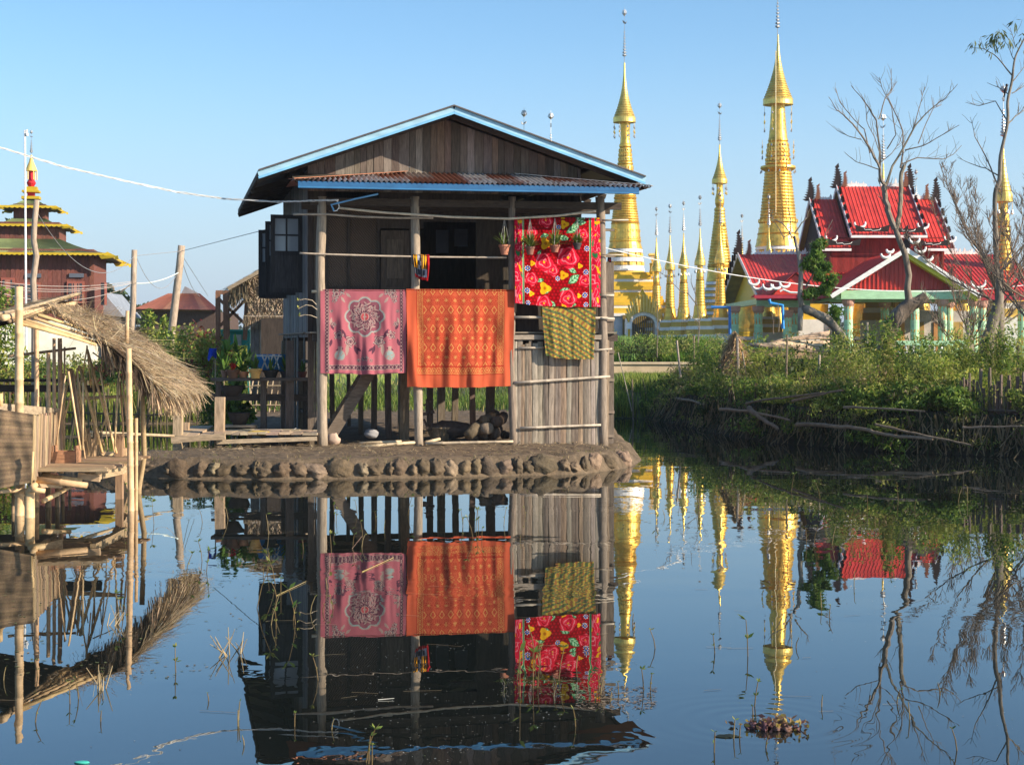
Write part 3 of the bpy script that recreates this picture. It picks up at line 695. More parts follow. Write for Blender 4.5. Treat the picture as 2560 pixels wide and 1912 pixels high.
# ---------------- hanging pots ----------------
def bladeplant(b, c, n, L, wd, cols, spread=1.0, r=rnd, droop=.5, up=1.0):
    Q = []; Cc = []
    for k in range(n):
        a = r.uniform(0, 6.283); tilt = r.uniform(.15, 1)*spread; l = L*r.uniform(.55, 1.1); w_ = wd*r.uniform(.7, 1.2)
        d = Vector((math.cos(a), math.sin(a), 0)); s_ = Vector((-d.y, d.x, 0)); p = Vector(c); col = jit(r.choice(cols), .2, r); m = 4
        pr = p; 
        for i in range(m):
            t0 = i/m; t1 = (i+1)/m
            def P(t): return Vector(c)+d*(l*tilt*t)+Vector((0, 0, up*l*(math.sqrt(max(0, 1-min(1, tilt)**2*.8))*t-droop*tilt*t*t*.8)))
            a0, a1 = P(t0), P(t1); w0 = w_*math.sin(math.pi*(.12+.88*t0))*.5; w1 = w_*math.sin(math.pi*min(1, .12+.88*t1))*.5
            Q.append([a0-s_*w0, a0+s_*w0, a1+s_*w1, a1-s_*w1]); Cc.append(col)
    b.quads([[tuple(q) for q in f] for f in Q], Cc)
GR = [(.10,.17,.03),(.16,.22,.04),(.07,.13,.03),(.24,.26,.05)]
def pot(loc, r, h, col, label, leafc=GR, n=22, L=.28, wd=.03, hang=None, spread=1.0, group=None, droop=.5, extra=None, name='potted_plant'):
    t = thing(name, label, 'plant pot', loc, group); x, y, z = loc
    b = MB(); b.lathe([(z, r*.62), (z+h*.75, r*.92), (z+h*.78, r*1.05), (z+h, r*1.08), (z+h, r*.92), (z+h*.85, r*.85)], x, y, 16, col); b.build('pot', M_CERAM, t, smooth=False)
    b = MB(); bladeplant(b, (x, y, z+h*.85), n, L, wd, leafc, spread, droop=droop); b.build('leaves', M_LEAF, t)
    if hang:
        b = MB()
        for k in range(3):
            a = 2.1*k+.4; b.tube([(x+math.cos(a)*r, y+math.sin(a)*r, z+h), (x, y, hang)], .006, (.3, .28, .25), 4)
        b.build('hanger', M_MATTE, t)
    return t
for (px, yt, yb, w_, col, lab, vv) in ((1261,612,637,28,(.42,.17,.10),'terracotta pot with few leaves hanging left of the red blanket', -.28), (1325,617,637,24,(.22,.10,.07),'dark pot with bushy grass hanging before the blanket, leftmost of three', -.42),
                          (1387,613,631,26,(.32,.12,.08),'brown pot hanging before the middle of the red blanket', -.42), (1443,608,624,22,(.06,.05,.05),'small black pot with reddish leaves hanging before the right of the blanket', -.42)):
    q = HQ(px, yb, vv); zt_ = HZ(px, yt, vv); p = HP(*q); ht = HZ(px, 545, vv)
    pot(p, w_/2*.0087, zt_-q[2], col, lab, n=90 if px > 1300 else 20, L=.46 if px < 1400 else .32, hang=ht, group='pots hanging from the veranda pole', wd=.035)
# ---------------- golden stupas ----------------
GOLD = (.80, .50, .10); GOLD2 = (.86, .60, .16); YEL = (.78, .50, .05); WHT = (.86, .84, .80); SIL = (.5, .49, .47)
def rings(y0, r0, y1, r1, n, k=.05):
    out = []
    for i in range(n):
        a = y0+(y1-y0)*i/n; h = (y1-y0)/n; r = r0+(r1-r0)*i/n; r2 = r0+(r1-r0)*(i+1)/n
        out += [(a, r*(1-k)), (a+h*.25, r+(r2-r)*.3), (a+h*.6, r2*(1+.01)), (a+h*.85, r2), (a+h*.92, r2*(1-k))]
    return out
def cone(y0, r0, y1, r1, n=16, p=2.2):
    out = []
    for i in range(n):
        t = i/n; t2 = (i+.75)/n
        out += [(y0+(y1-y0)*t, r0+(r1-r0)*t**p+.2), (y0+(y1-y0)*t2, (r0+(r1-r0)*t2**p)*1.05+.35)]
    return out
def lat(b, prof, xc, D, col, n=36):
    cx = (xc-1280)/F*D; s_ = D/F
    b.lathe([(H+(YH-y)*s_, max(.004, r*s_)) for y, r in reversed(prof)], cx, D, n, col)
def finial(b, xc, D, yt, yb, vane=True, sc_=1.0):
    s_ = D/F; cx = (xc-1280)*s_; Z = lambda y: H+(YH-y)*s_
    b.tube([(cx, D, Z(yb)), (cx, D, Z(yt))], [.9*s_*sc_, .35*s_*sc_], SIL, 6)
    h = yb-yt
    def bead(y, r, l=1.0): b.lathe([(Z(y+r*l), .02*s_), (Z(y+r*.3*l), r*s_), (Z(y-r*.3*l), r*.9*s_), (Z(y-r*l), .02*s_)], cx, D, 7, SIL)
    bead(yt+h*.10, 3.4*sc_, 2.2)
    for k in range(4):
        a = k*math.pi/2; x2 = math.cos(a)*5.5*s_*sc_; y2 = math.sin(a)*5.5*s_*sc_
        b.tube([(cx, D, Z(yt+h*.16)), (cx+x2, D+y2, Z(yt+h*.11)), (cx+x2*.5, D+y2*.5, Z(yt+h*.05))], .8*s_*sc_, SIL, 4)
    if vane: b.prism([(cx-4*s_*sc_, D-.02, Z(yt+h*.27)), (cx+5*s_*sc_, D-.02, Z(yt+h*.29)), (cx+5.5*s_*sc_, D-.02, Z(yt+h*.24)), (cx, D-.02, Z(yt+h*.30)), (cx-5*s_*sc_, D-.02, Z(yt+h*.23))], (0, .05, 0), SIL)
    for k in range(9):
        y = yt+h*(.45+.05*k); bead(y, (2.2+.35*k if k < 7 else 5.5)*sc_, .7)
        if k % 2 == 0:
            for q in (-1, 1): b.tube([(cx, D, Z(y)), (cx+q*(3.2+.3*k)*s_*sc_, D, Z(y-2.2))], .5*s_*sc_, SIL, 4)
def pendants(parent, xc, D, y0, r, n, ln, drop=2, parts=True):
    s_ = D/F; cx = (xc-1280)*s_; Z = lambda y: H+(YH-y)*s_
    for k in range(n):
        a = 2*math.pi*k/n+.25; x, y = cx+math.cos(a)*r*s_, D+math.sin(a)*r*s_
        b = MB(); b.tube([(x, y, Z(y0)), (x, y, Z(y0+ln))], .35*s_, GOLD2, 4)
        for q in range(drop):
            yy = y0+ln*(q+1)/drop; b.lathe([(Z(yy+3.4), .02), (Z(yy+2), 2.2*s_), (Z(yy-1), 1.8*s_), (Z(yy-3), .03)], x, y, 6, GOLD2 if q % 2 else SIL)
        b.build('pendant', M_GOLD, parent)
def redent(b, cx, cy, hw, z0, z1, col, k=.78, m=.9):
    P = [(1, -k), (1, k), (m, k), (m, m), (k, m), (k, 1), (-k, 1), (-k, m), (-m, m), (-m, k), (-1, k), (-1, -k), (-m, -k), (-m, -m), (-k, -m), (-k, -1), (k, -1), (k, -m), (m, -m), (m, -k)]
    b.prism([(cx+x*hw, cy+y*hw, z0) for x, y in P], (0, 0, z1-z0), col)
def stepped(b, xc, D, spec):
    s_ = D/F; cx = (xc-1280)*s_
    for (yt, yb, hw, col) in spec: redent(b, cx, D, hw*s_, H+(YH-yb)*s_, H+(YH-yt)*s_, col)

def relief(b, xc, D, rows, n):
    s_ = D/F
    for (y, r, h, w_) in rows:
        for k in range(n):
            a = 2*math.pi*k/n; b.box(((xc-1280)*s_+math.cos(a)*r*s_, D+math.sin(a)*r*s_, H+(YH-y)*s_), (w_*.5*s_, w_*s_, h*s_), GOLD2, rz=a)
            b.box(((xc-1280)*s_+math.cos(a+.16)*(r-.5)*s_, D+math.sin(a+.16)*(r-.5)*s_, H+(YH-y+h*.3)*s_), (w_*.35*s_, w_*.4*s_, h*.35*s_), GOLD, rz=a)
# main stupa beside the house, with the arched gate
D0 = 117; xc = 1563; s_ = D0/F; g0 = gz((xc-1280)*s_, D0)
st = thing('golden_stupa', 'big golden stupa right beside the stilt house, white banded base with arched gate', 'stupa', ((xc-1280)*s_, D0, g0), 'large golden stupas')
b = MB(); lat(b, [(306,14),(312,12.5),(330,11.3),(345,11.6),(360,13),(362,15),(367,15.2),(369,14)]+rings(370,14.6,405,17.5,5,.08)+[(407,19),(410,19.8),(414,18.2),(428,19.5),(431,21.5),(436,20.5)]+rings(438,21,492,27,7,.06)+[(494,29),(498,28)]+rings(500,27.5,556,34.5,9,.045)+[(558,36),(562,35),(566,35.4),(598,38.2),(600,39.8),(604,40),(606,38.6),(614,40.5),(620,42.5),(623,43.5)], xc, D0, GOLD)
relief(b, 1563, 117, [(377,16,7,2.4),(388,16.8,7,2.6),(399,17.6,7,2.8),(421,20,11,4),(578,37,6,3),(595,38.5,3,2)], 18)
b.build('spire', M_GOLD, st, smooth=False)
b = MB(); lat(b, [(623,41),(624,43),(632,43.5),(633,41.5)], xc, D0, WHT); lat(b, [(634,40.5),(643,42.5)]+[(644,44)], xc, D0, GOLD); lat(b, [(645,44),(655,47),(656,44)], xc, D0, WHT); lat(b, [(657,43.5),(664,45)], xc, D0, GOLD); lat(b, [(665,46),(678,49),(679,47)], xc, D0, WHT); lat(b, [(680,48),(683,50)], xc, D0, GOLD)
for k in range(14):
    a = k*2*math.pi/14; 
    for y, r in ((638, 42), (660, 45)): b.box(((xc-1280)*s_+math.cos(a)*r*s_, D0+math.sin(a)*r*s_, H+(YH-y)*s_), (.14, .14, .24), GOLD2, rz=a)
b.build('banded_collar', M_GOLDP, st, smooth=False)
b = MB(); lat(b, cone(158,1.6,296,27,22)+[(298,28),(307,28.4),(308,22)], xc-2, D0, GOLD2, 30); u = b.build('umbrella', M_GOLD, st, smooth=False)
pendants(u, xc-2, D0, 308, 27, 8, 34, 3)
b = MB(); finial(b, xc-2, D0, 18, 160); b.build('finial', M_SILVER, u)
b = MB()
stepped(b, xc, D0, [(683,690,66,YEL),(690,700,74,YEL),(700,707,72,WHT),(707,718,78,YEL),(718,727,84,YEL),(727,733,80,WHT),(733,742,82,YEL),(742,750,88,YEL),(750,757,91,YEL),(757,765,97,YEL),(765,772,95,WHT),(772,785,104,YEL)])
b.build('terraces', M_GOLDP, st)
b = MB(); stepped(b, xc, D0, [(785,792,109,WHT),(792,900,102,(.62,.64,.68)),(862,900,108,(.5,.42,.3))]); b.build('plinth', M_PLASTER, st)  # middle block bluish grey: the wall's shade put into its colour
for sx in (-1, 1):
    b = MB(); px = xc+sx*68; sc2 = (D0-2.2)/F; x = (px-1280)*sc2; Z = lambda y: H+(YH-y)*sc2
    b.lathe([(Z(y), r*sc2) for y, r in reversed([(657,5),(659,8),(663,7),(672,6.4),(680,8),(686,7)])], x, D0-2.2, 12, YEL)
    for q in range(5): b.tube([(x, D0-2.2, Z(658)), (x+(q-2)*.1, D0-2.2, Z(640-3*(q % 2)))], .02, GOLD, 4); b.lathe([(Z(642), .02), (Z(638), .12), (Z(633), .02)], x+(q-2)*.1, D0-2.2, 6, GOLD2)
    b.build('urn', M_GOLDP, st)
DG = 112.0; sg = DG/F; gx = (1606-1280)*sg; Zg = lambda y: H+(YH-y)*sg
def arch(cx, hw, y0, ys, yt, n=14): return [(cx+hw, y0), (cx+hw, ys)]+[(cx+hw*math.cos(t), ys-(ys-yt)*math.sin(t)) for t in [math.pi*k/n for k in range(1, n)]]+[(cx-hw, ys), (cx-hw, y0)]
gate = None
b = MB()
inner = arch(1608, 29, 874, 812, 789); outer = [(1651, 874), (1651, 806)]+[(1608+43*math.cos(t), 806-34*math.sin(t)) for t in [math.pi*k/14 for k in range(1, 14)]]+[(1565, 806), (1565, 874)]
def P3(p, y): return ((p[0]-1280)*sg, y, Zg(p[1]))
for i in range(len(inner)-1):
    a, a2, o_, o2 = inner[i], inner[i+1], outer[i], outer[i+1]
    b.prism([P3(a, DG-.3), P3(o_, DG-.3), P3(o2, DG-.3), P3(a2, DG-.3)], (0, 1.6, 0), WHT)
gate = b.build('gate_arch', M_PLASTER, st)
b = MB()
fl_ = [(1570,806),(1563,792),(1568,783),(1575,790),(1580,770),(1588,757),(1592,742),(1599,733),(1605,722),(1611,733),(1618,742),(1623,757),(1633,768),(1638,790),(1646,783),(1651,792),(1645,806)]
top_ = [(1608+36*math.cos(t), 806-26*math.sin(t)) for t in [math.pi*k/16 for k in range(17)]]
poly = fl_+top_
for i in range(len(fl_)-1):
    t0 = i/(len(fl_)-1); t1 = (i+1)/(len(fl_)-1); q0 = top_[16-round(t0*16)]; q1 = top_[16-round(t1*16)]
    pp = [P3(fl_[i], DG-.42), P3(fl_[i+1], DG-.42), P3(q1, DG-.42)]+([P3(q0, DG-.42)] if q0 != q1 else [])
    b.prism(pp, (0, .3, 0), YEL)
for t in np.linspace(.2, 2.94, 15):
    q = (1608+36*math.cos(t), 806-26*math.sin(t)); e = (1607+45*math.cos(t), 795-58*math.sin(t)); b.beam(P3(q, DG-.44), P3(e, DG-.44), .10, .12, GOLD2)
b.build('flame_pediment', M_GOLDP, gate)
b = MB()
for x in (1571, 1645): b.box(((x-1280)*sg, DG-.42, Zg(842)), (9*sg, .3, 1.4), WHT); b.box(((x-1280)*sg, DG-.58, Zg(840)), (5*sg, .04, .9), YEL); b.box(((x-1280)*sg, DG-.45, Zg(866)), (13*sg, .4, .25), WHT); b.box(((x-1280)*sg, DG-.45, Zg(820)), (13*sg, .4, .15), WHT)
b.build('gate_pillars', M_PLASTER, gate)
b = MB()
for k in range(11):
    x = 1582+k*5.2; yt = 812-22*math.sqrt(max(0, 1-((x-1608)/29)**2)); b.tube([((x-1280)*sg, DG+.6, Zg(872)), ((x-1280)*sg, DG+.6, Zg(yt))], .03, (.25, .22, .18), 5)
b.beam(((1580-1280)*sg, DG+.6, Zg(835)), ((1636-1280)*sg, DG+.6, Zg(835)), .05, .05, (.25, .22, .18)); b.build('gate_grille', M_PAINT, gate)
b = MB(); b.box((gx, DG+1.9, Zg(835)), (2.4, .1, 2.6), (.20, .15, .05)); b.box((gx+.1, DG+1.75, Zg(812)), (.6, .05, .3), YEL); b.build('gate_back', M_GOLDP, gate)

# tall stupa behind the hall
D0 = 132; xc = 1945; s_ = D0/F
st = thing('golden_stupa', 'tallest golden stupa, rising behind the red roofed hall with hanging chimes', 'stupa', ((xc-1280)*s_, D0, gz((xc-1280)*s_, D0)), 'large golden stupas')
b = MB(); lat(b, [(262,18),(268,17),(290,18.5),(320,20.5),(345,23),(353,25.5)]+rings(355,25,412,32,6,.09)+[(414,33),(416,43),(421,44),(424,42),(427,36)]+rings(430,33,548,45,15,.04)+[(549,47.5),(556,48.5),(560,46),(566,46.5),(583,50),(585,52),(588,50.5),(606,54),(612,56),(617,57)], xc, D0, GOLD); relief(b, 1945, 132, [(364,27,7,3),(376,28.5,7,3),(388,30,7,3),(400,31.5,7,3),(553,48.5,8,4),(572,48,4,3),(600,53,3,3)], 22); b.build('spire', M_GOLD, st)
b = MB(); lat(b, [(617,55),(625,57),(626,55)], xc, D0, WHT); lat(b, [(627,54),(640,57),(641,60)], xc, D0, GOLD); lat(b, [(642,60),(655,63)], xc, D0, WHT); lat(b, [(656,62),(690,70)], xc, D0, GOLD); b.build('banded_collar', M_GOLDP, st)
b = MB(); stepped(b, xc, D0, [(690,720,86,YEL),(720,728,84,WHT),(728,755,96,YEL),(755,762,94,WHT),(762,800,110,YEL),(800,900,118,WHT)]); b.build('terraces', M_GOLDP, st)
b = MB(); lat(b, cone(88,1.5,250,36,26,2.0)+[(252,37),(263,37.5),(264,30)], xc, D0, GOLD2, 36); u = b.build('umbrella', M_GOLD, st)
pendants(u, xc, D0, 264, 36, 8, 62, 3)
b = MB(); finial(b, xc-1, D0, -75, 92, sc_=1.15); b.build('finial', M_SILVER, u)
pendants(st, xc, D0, 352, 42, 8, 42, 3); pendants(st, xc, D0, 424, 44, 10, 6, 1)
b = MB(); Z = lambda y: H+(YH-y)*s_; x0 = (1933-1280)*s_; b.tube([(x0, D0-1.3, Z(545)), (x0, D0-1.3, Z(135)), (x0+.18, D0-.6, Z(134))], .035, (.85, .7, .4), 5); b.tube([((1958-1280)*s_, D0-1.2, Z(395)), ((1962-1280)*s_, D0-1.35, Z(430)), ((1964-1280)*s_, D0-1.6, Z(545))], .03, (.12, .1, .08), 5); b.build('lightning_conductor', M_PAINT, st)

# slender middle stupa
D0 = 131; xc = 1799; s_ = D0/F
st = thing('golden_stupa', 'slender golden stupa standing left of the tallest one, behind the yellow gable', 'stupa', ((xc-1280)*s_, D0, gz((xc-1280)*s_, D0)), 'large golden stupas')
b = MB(); lat(b, [(460,8.5),(470,7.5),(485,8.5),(498,11.5),(508,11.5),(518,9),(521,13),(526,14)]+rings(528,13,552,15,3,.08)+rings(553,15,664,29.5,15,.04)+[(666,31),(670,29.5),(690,31.5),(704,34)], xc, D0, GOLD, 30); b.build('spire', M_GOLD, st)
b = MB(); y = 705; r = 34
for k in range(7): lat(b, [(y, r), (y+7, r+1.5)], xc, D0, WHT, 30); lat(b, [(y+8, r-1), (y+14, r+1)], xc, D0, GOLD, 30); y += 15; r += 4
lat(b, [(810, 62), (890, 64)], xc, D0, WHT, 30); b.build('banded_collar', M_GOLDP, st)
b = MB(); lat(b, cone(362,1.2,450,18.5,16,2.0)+[(452,19.5),(459,19.5),(460,15)], xc, D0, GOLD2, 26); u = b.build('umbrella', M_GOLD, st)
b = MB(); finial(b, xc, D0, 253, 366, sc_=.9); b.build('finial', M_SILVER, u)
pendants(u, xc, D0, 460, 19, 6, 24, 2)

# small stupas: one built, the others copied
D0 = 110; xc = 1675; s_ = D0/F; bz = gz((xc-1280)*s_, D0)
sm0 = thing('small_golden_stupa', 'x', 'stupa', ((xc-1280)*s_, D0, bz), 'small golden stupas')
b = MB(); lat(b, [(674,7),(682,6.5),(690,8),(700,9),(706,8.5),(708,10.5)]+rings(710,10,768,12.5,9,.06)+[(770,14),(790,16),(800,19)], xc, D0, GOLD, 20); b.build('spire', M_GOLD, sm0)
b = MB(); stepped(b, xc, D0, [(800,806,22,WHT),(806,818,24,(.62,.42,.10)),(818,826,27,WHT),(826,838,28,(.62,.42,.10)),(838,895,31,WHT)]); b.build('plinth', M_PLASTER, sm0)
b = MB(); lat(b, cone(586,.9,664,12.6,14,2.0)+[(666,13.4),(673,13.4),(674,9)], xc, D0, GOLD2, 20); u = b.build('umbrella', M_GOLD, sm0)
b = MB(); finial(b, xc, D0, 503, 590, sc_=.8); b.build('finial', M_SILVER, u)
pendants(u, xc, D0, 674, 12.5, 6, 14, 1)
def place_small(px, D, yumb, label, scl=1.0, first=False, yref=670):
    # scale so that the umbrella foot lands on row yumb
    zt = H+(YH-yumb)*D/F; x = (px-1280)*D/F; bzz = gz(x, D); h0 = (H+(YH-670)*110/F)-bz; k = (zt-bzz)/h0
    if first: sm0.location = (x, D, bzz); sm0.scale = (k, k, k); sm0['label'] = label
    else: dup(sm0, (x, D, bzz), rz=px*.3, scale=k, label=label)
place_small(1675, 111, 672, 'small golden stupa, second in the row right of the big stupa', first=True)
place_small(1709, 110, 668, 'small golden stupa, third in the row right of the big stupa')
place_small(1750, 107, 660, 'small golden stupa with the widest canopy, last of the row before the slender stupa')
place_small(1641, 114, 676, 'small golden stupa, partly behind the flower urn of the big stupa')
place_small(1801, 108, 655, 'small golden stupa standing in front of the slender middle stupa')
place_small(1855, 130, 684, 'small stupa behind the yellow gable, only its silver top showing', )
place_small(1922, 125, 657, 'small stupa behind the hall before the tallest stupa, thin top showing')
place_small(1310, 120, 547, 'stupa behind the house roof, only its silver finial showing, left one')
place_small(1377, 116, 539, 'stupa behind the house roof, silver finial with vane showing, right one')
place_small(2208, 124, 540, 'stupa behind the central red roof, its gold spire seen between the tree limbs')
place_small(2290, 124, 620, 'stupa behind the red roof, its beaded finial above the lower ridge')
place_small(2508, 112, 500, 'golden stupa at the right behind the fine bare branches')
place_small(2470, 122, 770, 'low golden stupa behind the right columns of the pavilion')

# bell shaped stupas seen between the pavilion columns
def bell(px, D, w_, first=[None], label=''):
    x = (px-1280)*D/F; z0 = gz(x, D)
    if first[0] is None:
        t = thing('bell_stupa', label, 'stupa', (x, D, z0), 'bell stupas behind the pavilion'); first[0] = (t, w_)
        b = MB(); b.lathe([(z0+z, r) for z, r in [(1.9, 1.25), (2.1, 1.15), (2.3, 1.12), (2.9, .95), (3.2, .85), (3.5, .8), (3.9, .78), (4.3, .7), (5.0, .45), (6, .25), (8, .05)]], x, D, 28, GOLD); b.build('bell', M_GOLD, t)
        b = MB(); z = 0
        for r, h, c in ((1.9, .5, WHT), (1.75, .25, YEL), (1.65, .3, WHT), (1.5, .2, YEL), (1.45, .25, WHT), (1.35, .2, YEL), (1.3, .2, YEL)):
            b.lathe([(z0+z, r), (z0+z+h-.02, r*.97)], x, D, 28, c); z += h
        b.build('plinth', M_GOLDP, t)
    else: dup(first[0][0], (x, D, z0), scale=w_/first[0][1], label=label)
bell(2160, 128, 1.1, label='squat golden bell stupa between the first and second pavilion columns'); bell(2232, 130, 1.1, label='squat golden bell stupa beside the thick leaning trunk, half hidden'); bell(2300, 132, 1.1, label='bell stupa with orange base behind the balustrade')
bell(1872, 128, 1.1, label='bell stupa behind the first two green and orange columns'); bell(1940, 127, 1.1, label='bell stupa behind the right pair of columns of the left wing'); bell(2405, 129, 1.1, label='bell stupa between the two right pavilion columns')

# ---------------- red roofed hall ----------------
RED = (.56, .045, .032); REDD = (.24, .025, .02); MINT = (.42, .68, .42); ORA = (.75, .32, .06); BRN = (.025, .013, .010)
hall = thing('temple_hall', 'temple hall with tiered red sheet roofs, carved finials and an open gabled pavilion', 'temple', (24.65, 112, 1.5))
HC = 24.65
def XP(px, D): return (px-1280)*D/F
def ZP(py, D): return H+(YH-py)*D/F
def slope(x0, x1, yA, zA, yB, zB, name, parent, skl=0, skr=0, col=RED):
    b = MB(); n = int(abs(x1-x0)/.25)*6
    def fn(i, j):
        xx = x0+(x1-x0)*i+(skl*(1-i)+skr*i)*j; ph = (xx/.25) % 1; r = .05 if ph < .2 else 0
        z = zA+(zB-zA)*j; return (xx, yA+(yB-yA)*j, z+r)
    b.sheet(fn, n, 12, lambda i, j: tuple(q*(1+.22*noise.noise(Vector((i*16, j*3, x0)))+.15*(int(i*abs(x1-x0)/.75) % 3 == 1)) for q in col))
    b.sheet(lambda i, j: (x0+(x1-x0)*i+(skl*(1-i)+skr*i)*j, yA+(yB-yA)*j, zA+(zB-zA)*j-.06), 1, 1, (.35, .30, .05))
    return b.build(name, M_ROOFRED, parent)
def gableend(xe, yf, zf, yb, zb_, ya, za, inset, col, panel, parent, name='gable'):
    b = MB(); b.prism([(xe+inset, yf+.3, zf), (xe+inset, yb-.3, zb_), (xe+inset, ya, za-.2)], (.05 if inset > 0 else -.05, 0, 0), panel)
    g_ = b.build(name, M_WOODV if panel == BRN else M_PAINT, parent)
    b = MB(); b.beam((xe, yf, zf), (xe, ya, za), .05, .28, col, up=(0, 0, 1)); b.beam((xe, yb, zb_), (xe, ya, za), .05, .28, col, up=(0, 0, 1)); b.build('barge_board', M_PAINT, g_); return g_
def flame(x, y, z, h, w_, parent, along=(1, 0, 0), col=BRN, name='flame_finial'):
    al = Vector(along); b = MB(); r = random.Random(int(x*10+h*7)); n = 9; L_ = []; R_ = []
    for i in range(n):
        t = i/n; ww = w_*(1-t)**.8*.5; lean = .25*w_*math.sin(t*3); z_ = z+h*t
        L_.append(((-ww+lean), z_)); L_.append((-ww*1.5-.08+lean, z_+h/n*.75))
        R_.append(((ww+lean), z_)); R_.append((ww*1.5+.08+lean, z_+h/n*.75))
    pts = L_+[(.1, z+h*1.08)]+R_[::-1]
    # strips so that the jagged outline stays a clean mesh
    for i in range(len(L_)-1):
        a, a2, c, c2 = L_[i], L_[i+1], R_[i], R_[i+1]
        P = [Vector((x, y, q[1]))+al*q[0] for q in (a, c, c2, a2)]; nrm = Vector((-al.y, al.x, 0))*.12; b.prism(P, nrm, col)
    P = [Vector((x, y, q[1]))+al*q[0] for q in (L_[-1], R_[-1], (.15, z+h*1.15))]; b.prism(P, Vector((-al.y, al.x, 0))*.12, col)
    return b.build(name, M_GOLDP, parent)
def crest(x0, x1, y, z, h, parent, col=WHT, name='ridge_crest'):
    b = MB(); n = max(3, int((x1-x0)/.16)); r = random.Random(int(x0*9))
    for i in range(n):
        a = x0+(x1-x0)*i/n; c = x0+(x1-x0)*(i+1)/n; hh = h*r.uniform(.55, 1)*(.6+.5*math.sin(i*1.3)**2)
        b.prism([(a, y, z), (c, y, z), (c, y, z+hh*.6), ((a+c)/2, y, z+hh), (a, y, z+hh*.5)], (0, .08, 0), col)
    return b.build(name, M_PLASTER, parent)
def curl(x, y, z, r, parent, flip=1, col=WHT):
    b = MB(); pts = [(x+flip*r*math.cos(t)*(1 if t < 4.7 else 1.0), y, z+r*.8*math.sin(t)) for t in np.linspace(2.9, 6.6, 12)]
    b.tube(pts, [.05+.05*math.sin(math.pi*k/11) for k in range(12)], col, 6); return b.build('scroll_ornament', M_PLASTER, parent, smooth=True)
# top tier: raised centre and lower wings
zr1, ze1 = ZP(467, 115), ZP(591, 110); zr2, ze2 = ZP(499, 115), ZP(624, 109.8)
slope(22.2, 27.15, 115, zr1, 110, ze1, 'roof_slope', hall); slope(22.2, 27.15, 115, zr1, 120, ze1, 'roof_slope', hall)
slope(20.35, 22.2, 115, zr2, 109.8, ze2, 'roof_slope', hall); slope(20.35, 22.2, 115, zr2, 120.2, ze2, 'roof_slope', hall)
slope(27.15, 28.95, 115, zr2, 109.8, ze2, 'roof_slope', hall); slope(27.15, 28.95, 115, zr2, 120.2, ze2, 'roof_slope', hall)
GWH = (.62, .62, .64)
gableend(22.2, 110, ze1, 120, ze1, 115, zr1, .25, GWH, BRN, hall); gableend(27.15, 110, ze1, 120, ze1, 115, zr1, -.25, GWH, BRN, hall)
gableend(20.35, 109.8, ze2, 120.2, ze2, 115, zr2, .35, GWH, BRN, hall); gableend(28.95, 109.8, ze2, 120.2, ze2, 115, zr2, -.35, GWH, BRN, hall)
b = MB(); b.box((24.67, 109.85, ze1-.02), (5.0, .06, .16), WHT); b.box((21.2, 109.65, ze2-.02), (1.9, .06, .16), WHT); b.box((28.1, 109.65, ze2-.02), (1.9, .06, .16), WHT); b.build('eave_board', M_PAINT, hall)
b = MB(); x = 21.0
while x < 28.4: b.box((x+.08, 110.9, (ze1+6.4)/2), (.155, .06, ze1-6.4), jit(REDD, .2)); x += .16
b.box((21.0, 115, 7.8), (.1, 8.4, 3.2), (.13, .03, .02)); b.box((28.4, 115, 7.8), (.1, 8.4, 3.2), (.13, .03, .02)); b.build('upper_wall', M_WOODV, hall)
for x, z in ((22.2, zr1), (27.15, zr1), (20.35, zr2), (28.95, zr2)):
    flame(x, 115, z-.1, 1.5 if z == zr1 else 1.45, .5, hall)
    for k in range(1, 6):
        t = k/6; zz = z-(z-(ze1 if z == zr1 else ze2))*t; flame(x, 115-5*t, zz, .55-.05*k, .3, hall, along=(.25, -.97, 0))
crest(22.5, 24.3, 115, zr1, .5, hall); crest(25.2, 27.0, 115, zr1, .6, hall); crest(20.7, 21.9, 115, zr2, .35, hall); crest(27.4, 28.6, 115, zr2, .6, hall)
for x, z in ((22.75, zr1), (26.9, zr1), (20.9, zr2), (28.35, zr2)): flame(x, 114.9, z, .95, .22, hall, col=(.22, .08, .04), name='bird_ornament')
for px, py, D_, f_ in ((2146,560,110.9,1),(2303,563,110.9,-1),(2075,594,110.6,1),(2370,596,110.6,-1)): curl(XP(px, D_), D_-.5, ZP(py, D_-.5)+.05, .36, hall, f_)
for px0, px1, py, D_ in ((2160,2202,575,110.3),(2255,2288,577,110.3),(2090,2130,609,110.1),(2312,2352,610,110.1)):
    b = MB(); xa, xb = XP(px0, D_-.3), XP(px1, D_-.3); z = ZP(py, D_-.3)
    b.tube([(xa, D_-.3, z+.12), (xa+.05, D_-.3, z), ((xa+xb)/2-.1, D_-.3, z+.03), ((xa+xb)/2, D_-.3, z-.06), (xb-.1, D_-.3, z), (xb, D_-.3, z+.1)], .06, WHT, 6); b.build('scroll_ornament', M_PLASTER, hall, smooth=True)
    b = MB(); b.prism([(xa-.5, D_-.35, z-.12), (xb+.5, D_-.35, z-.12), (xb+.6, D_-.35, z+.35), (xb-.1, D_-.35, z+.12), (xa+.1, D_-.35, z+.12), (xa-.6, D_-.35, z+.35)], (0, .04, 0), BRN); b.build('eave_carving', M_GOLDP, hall)
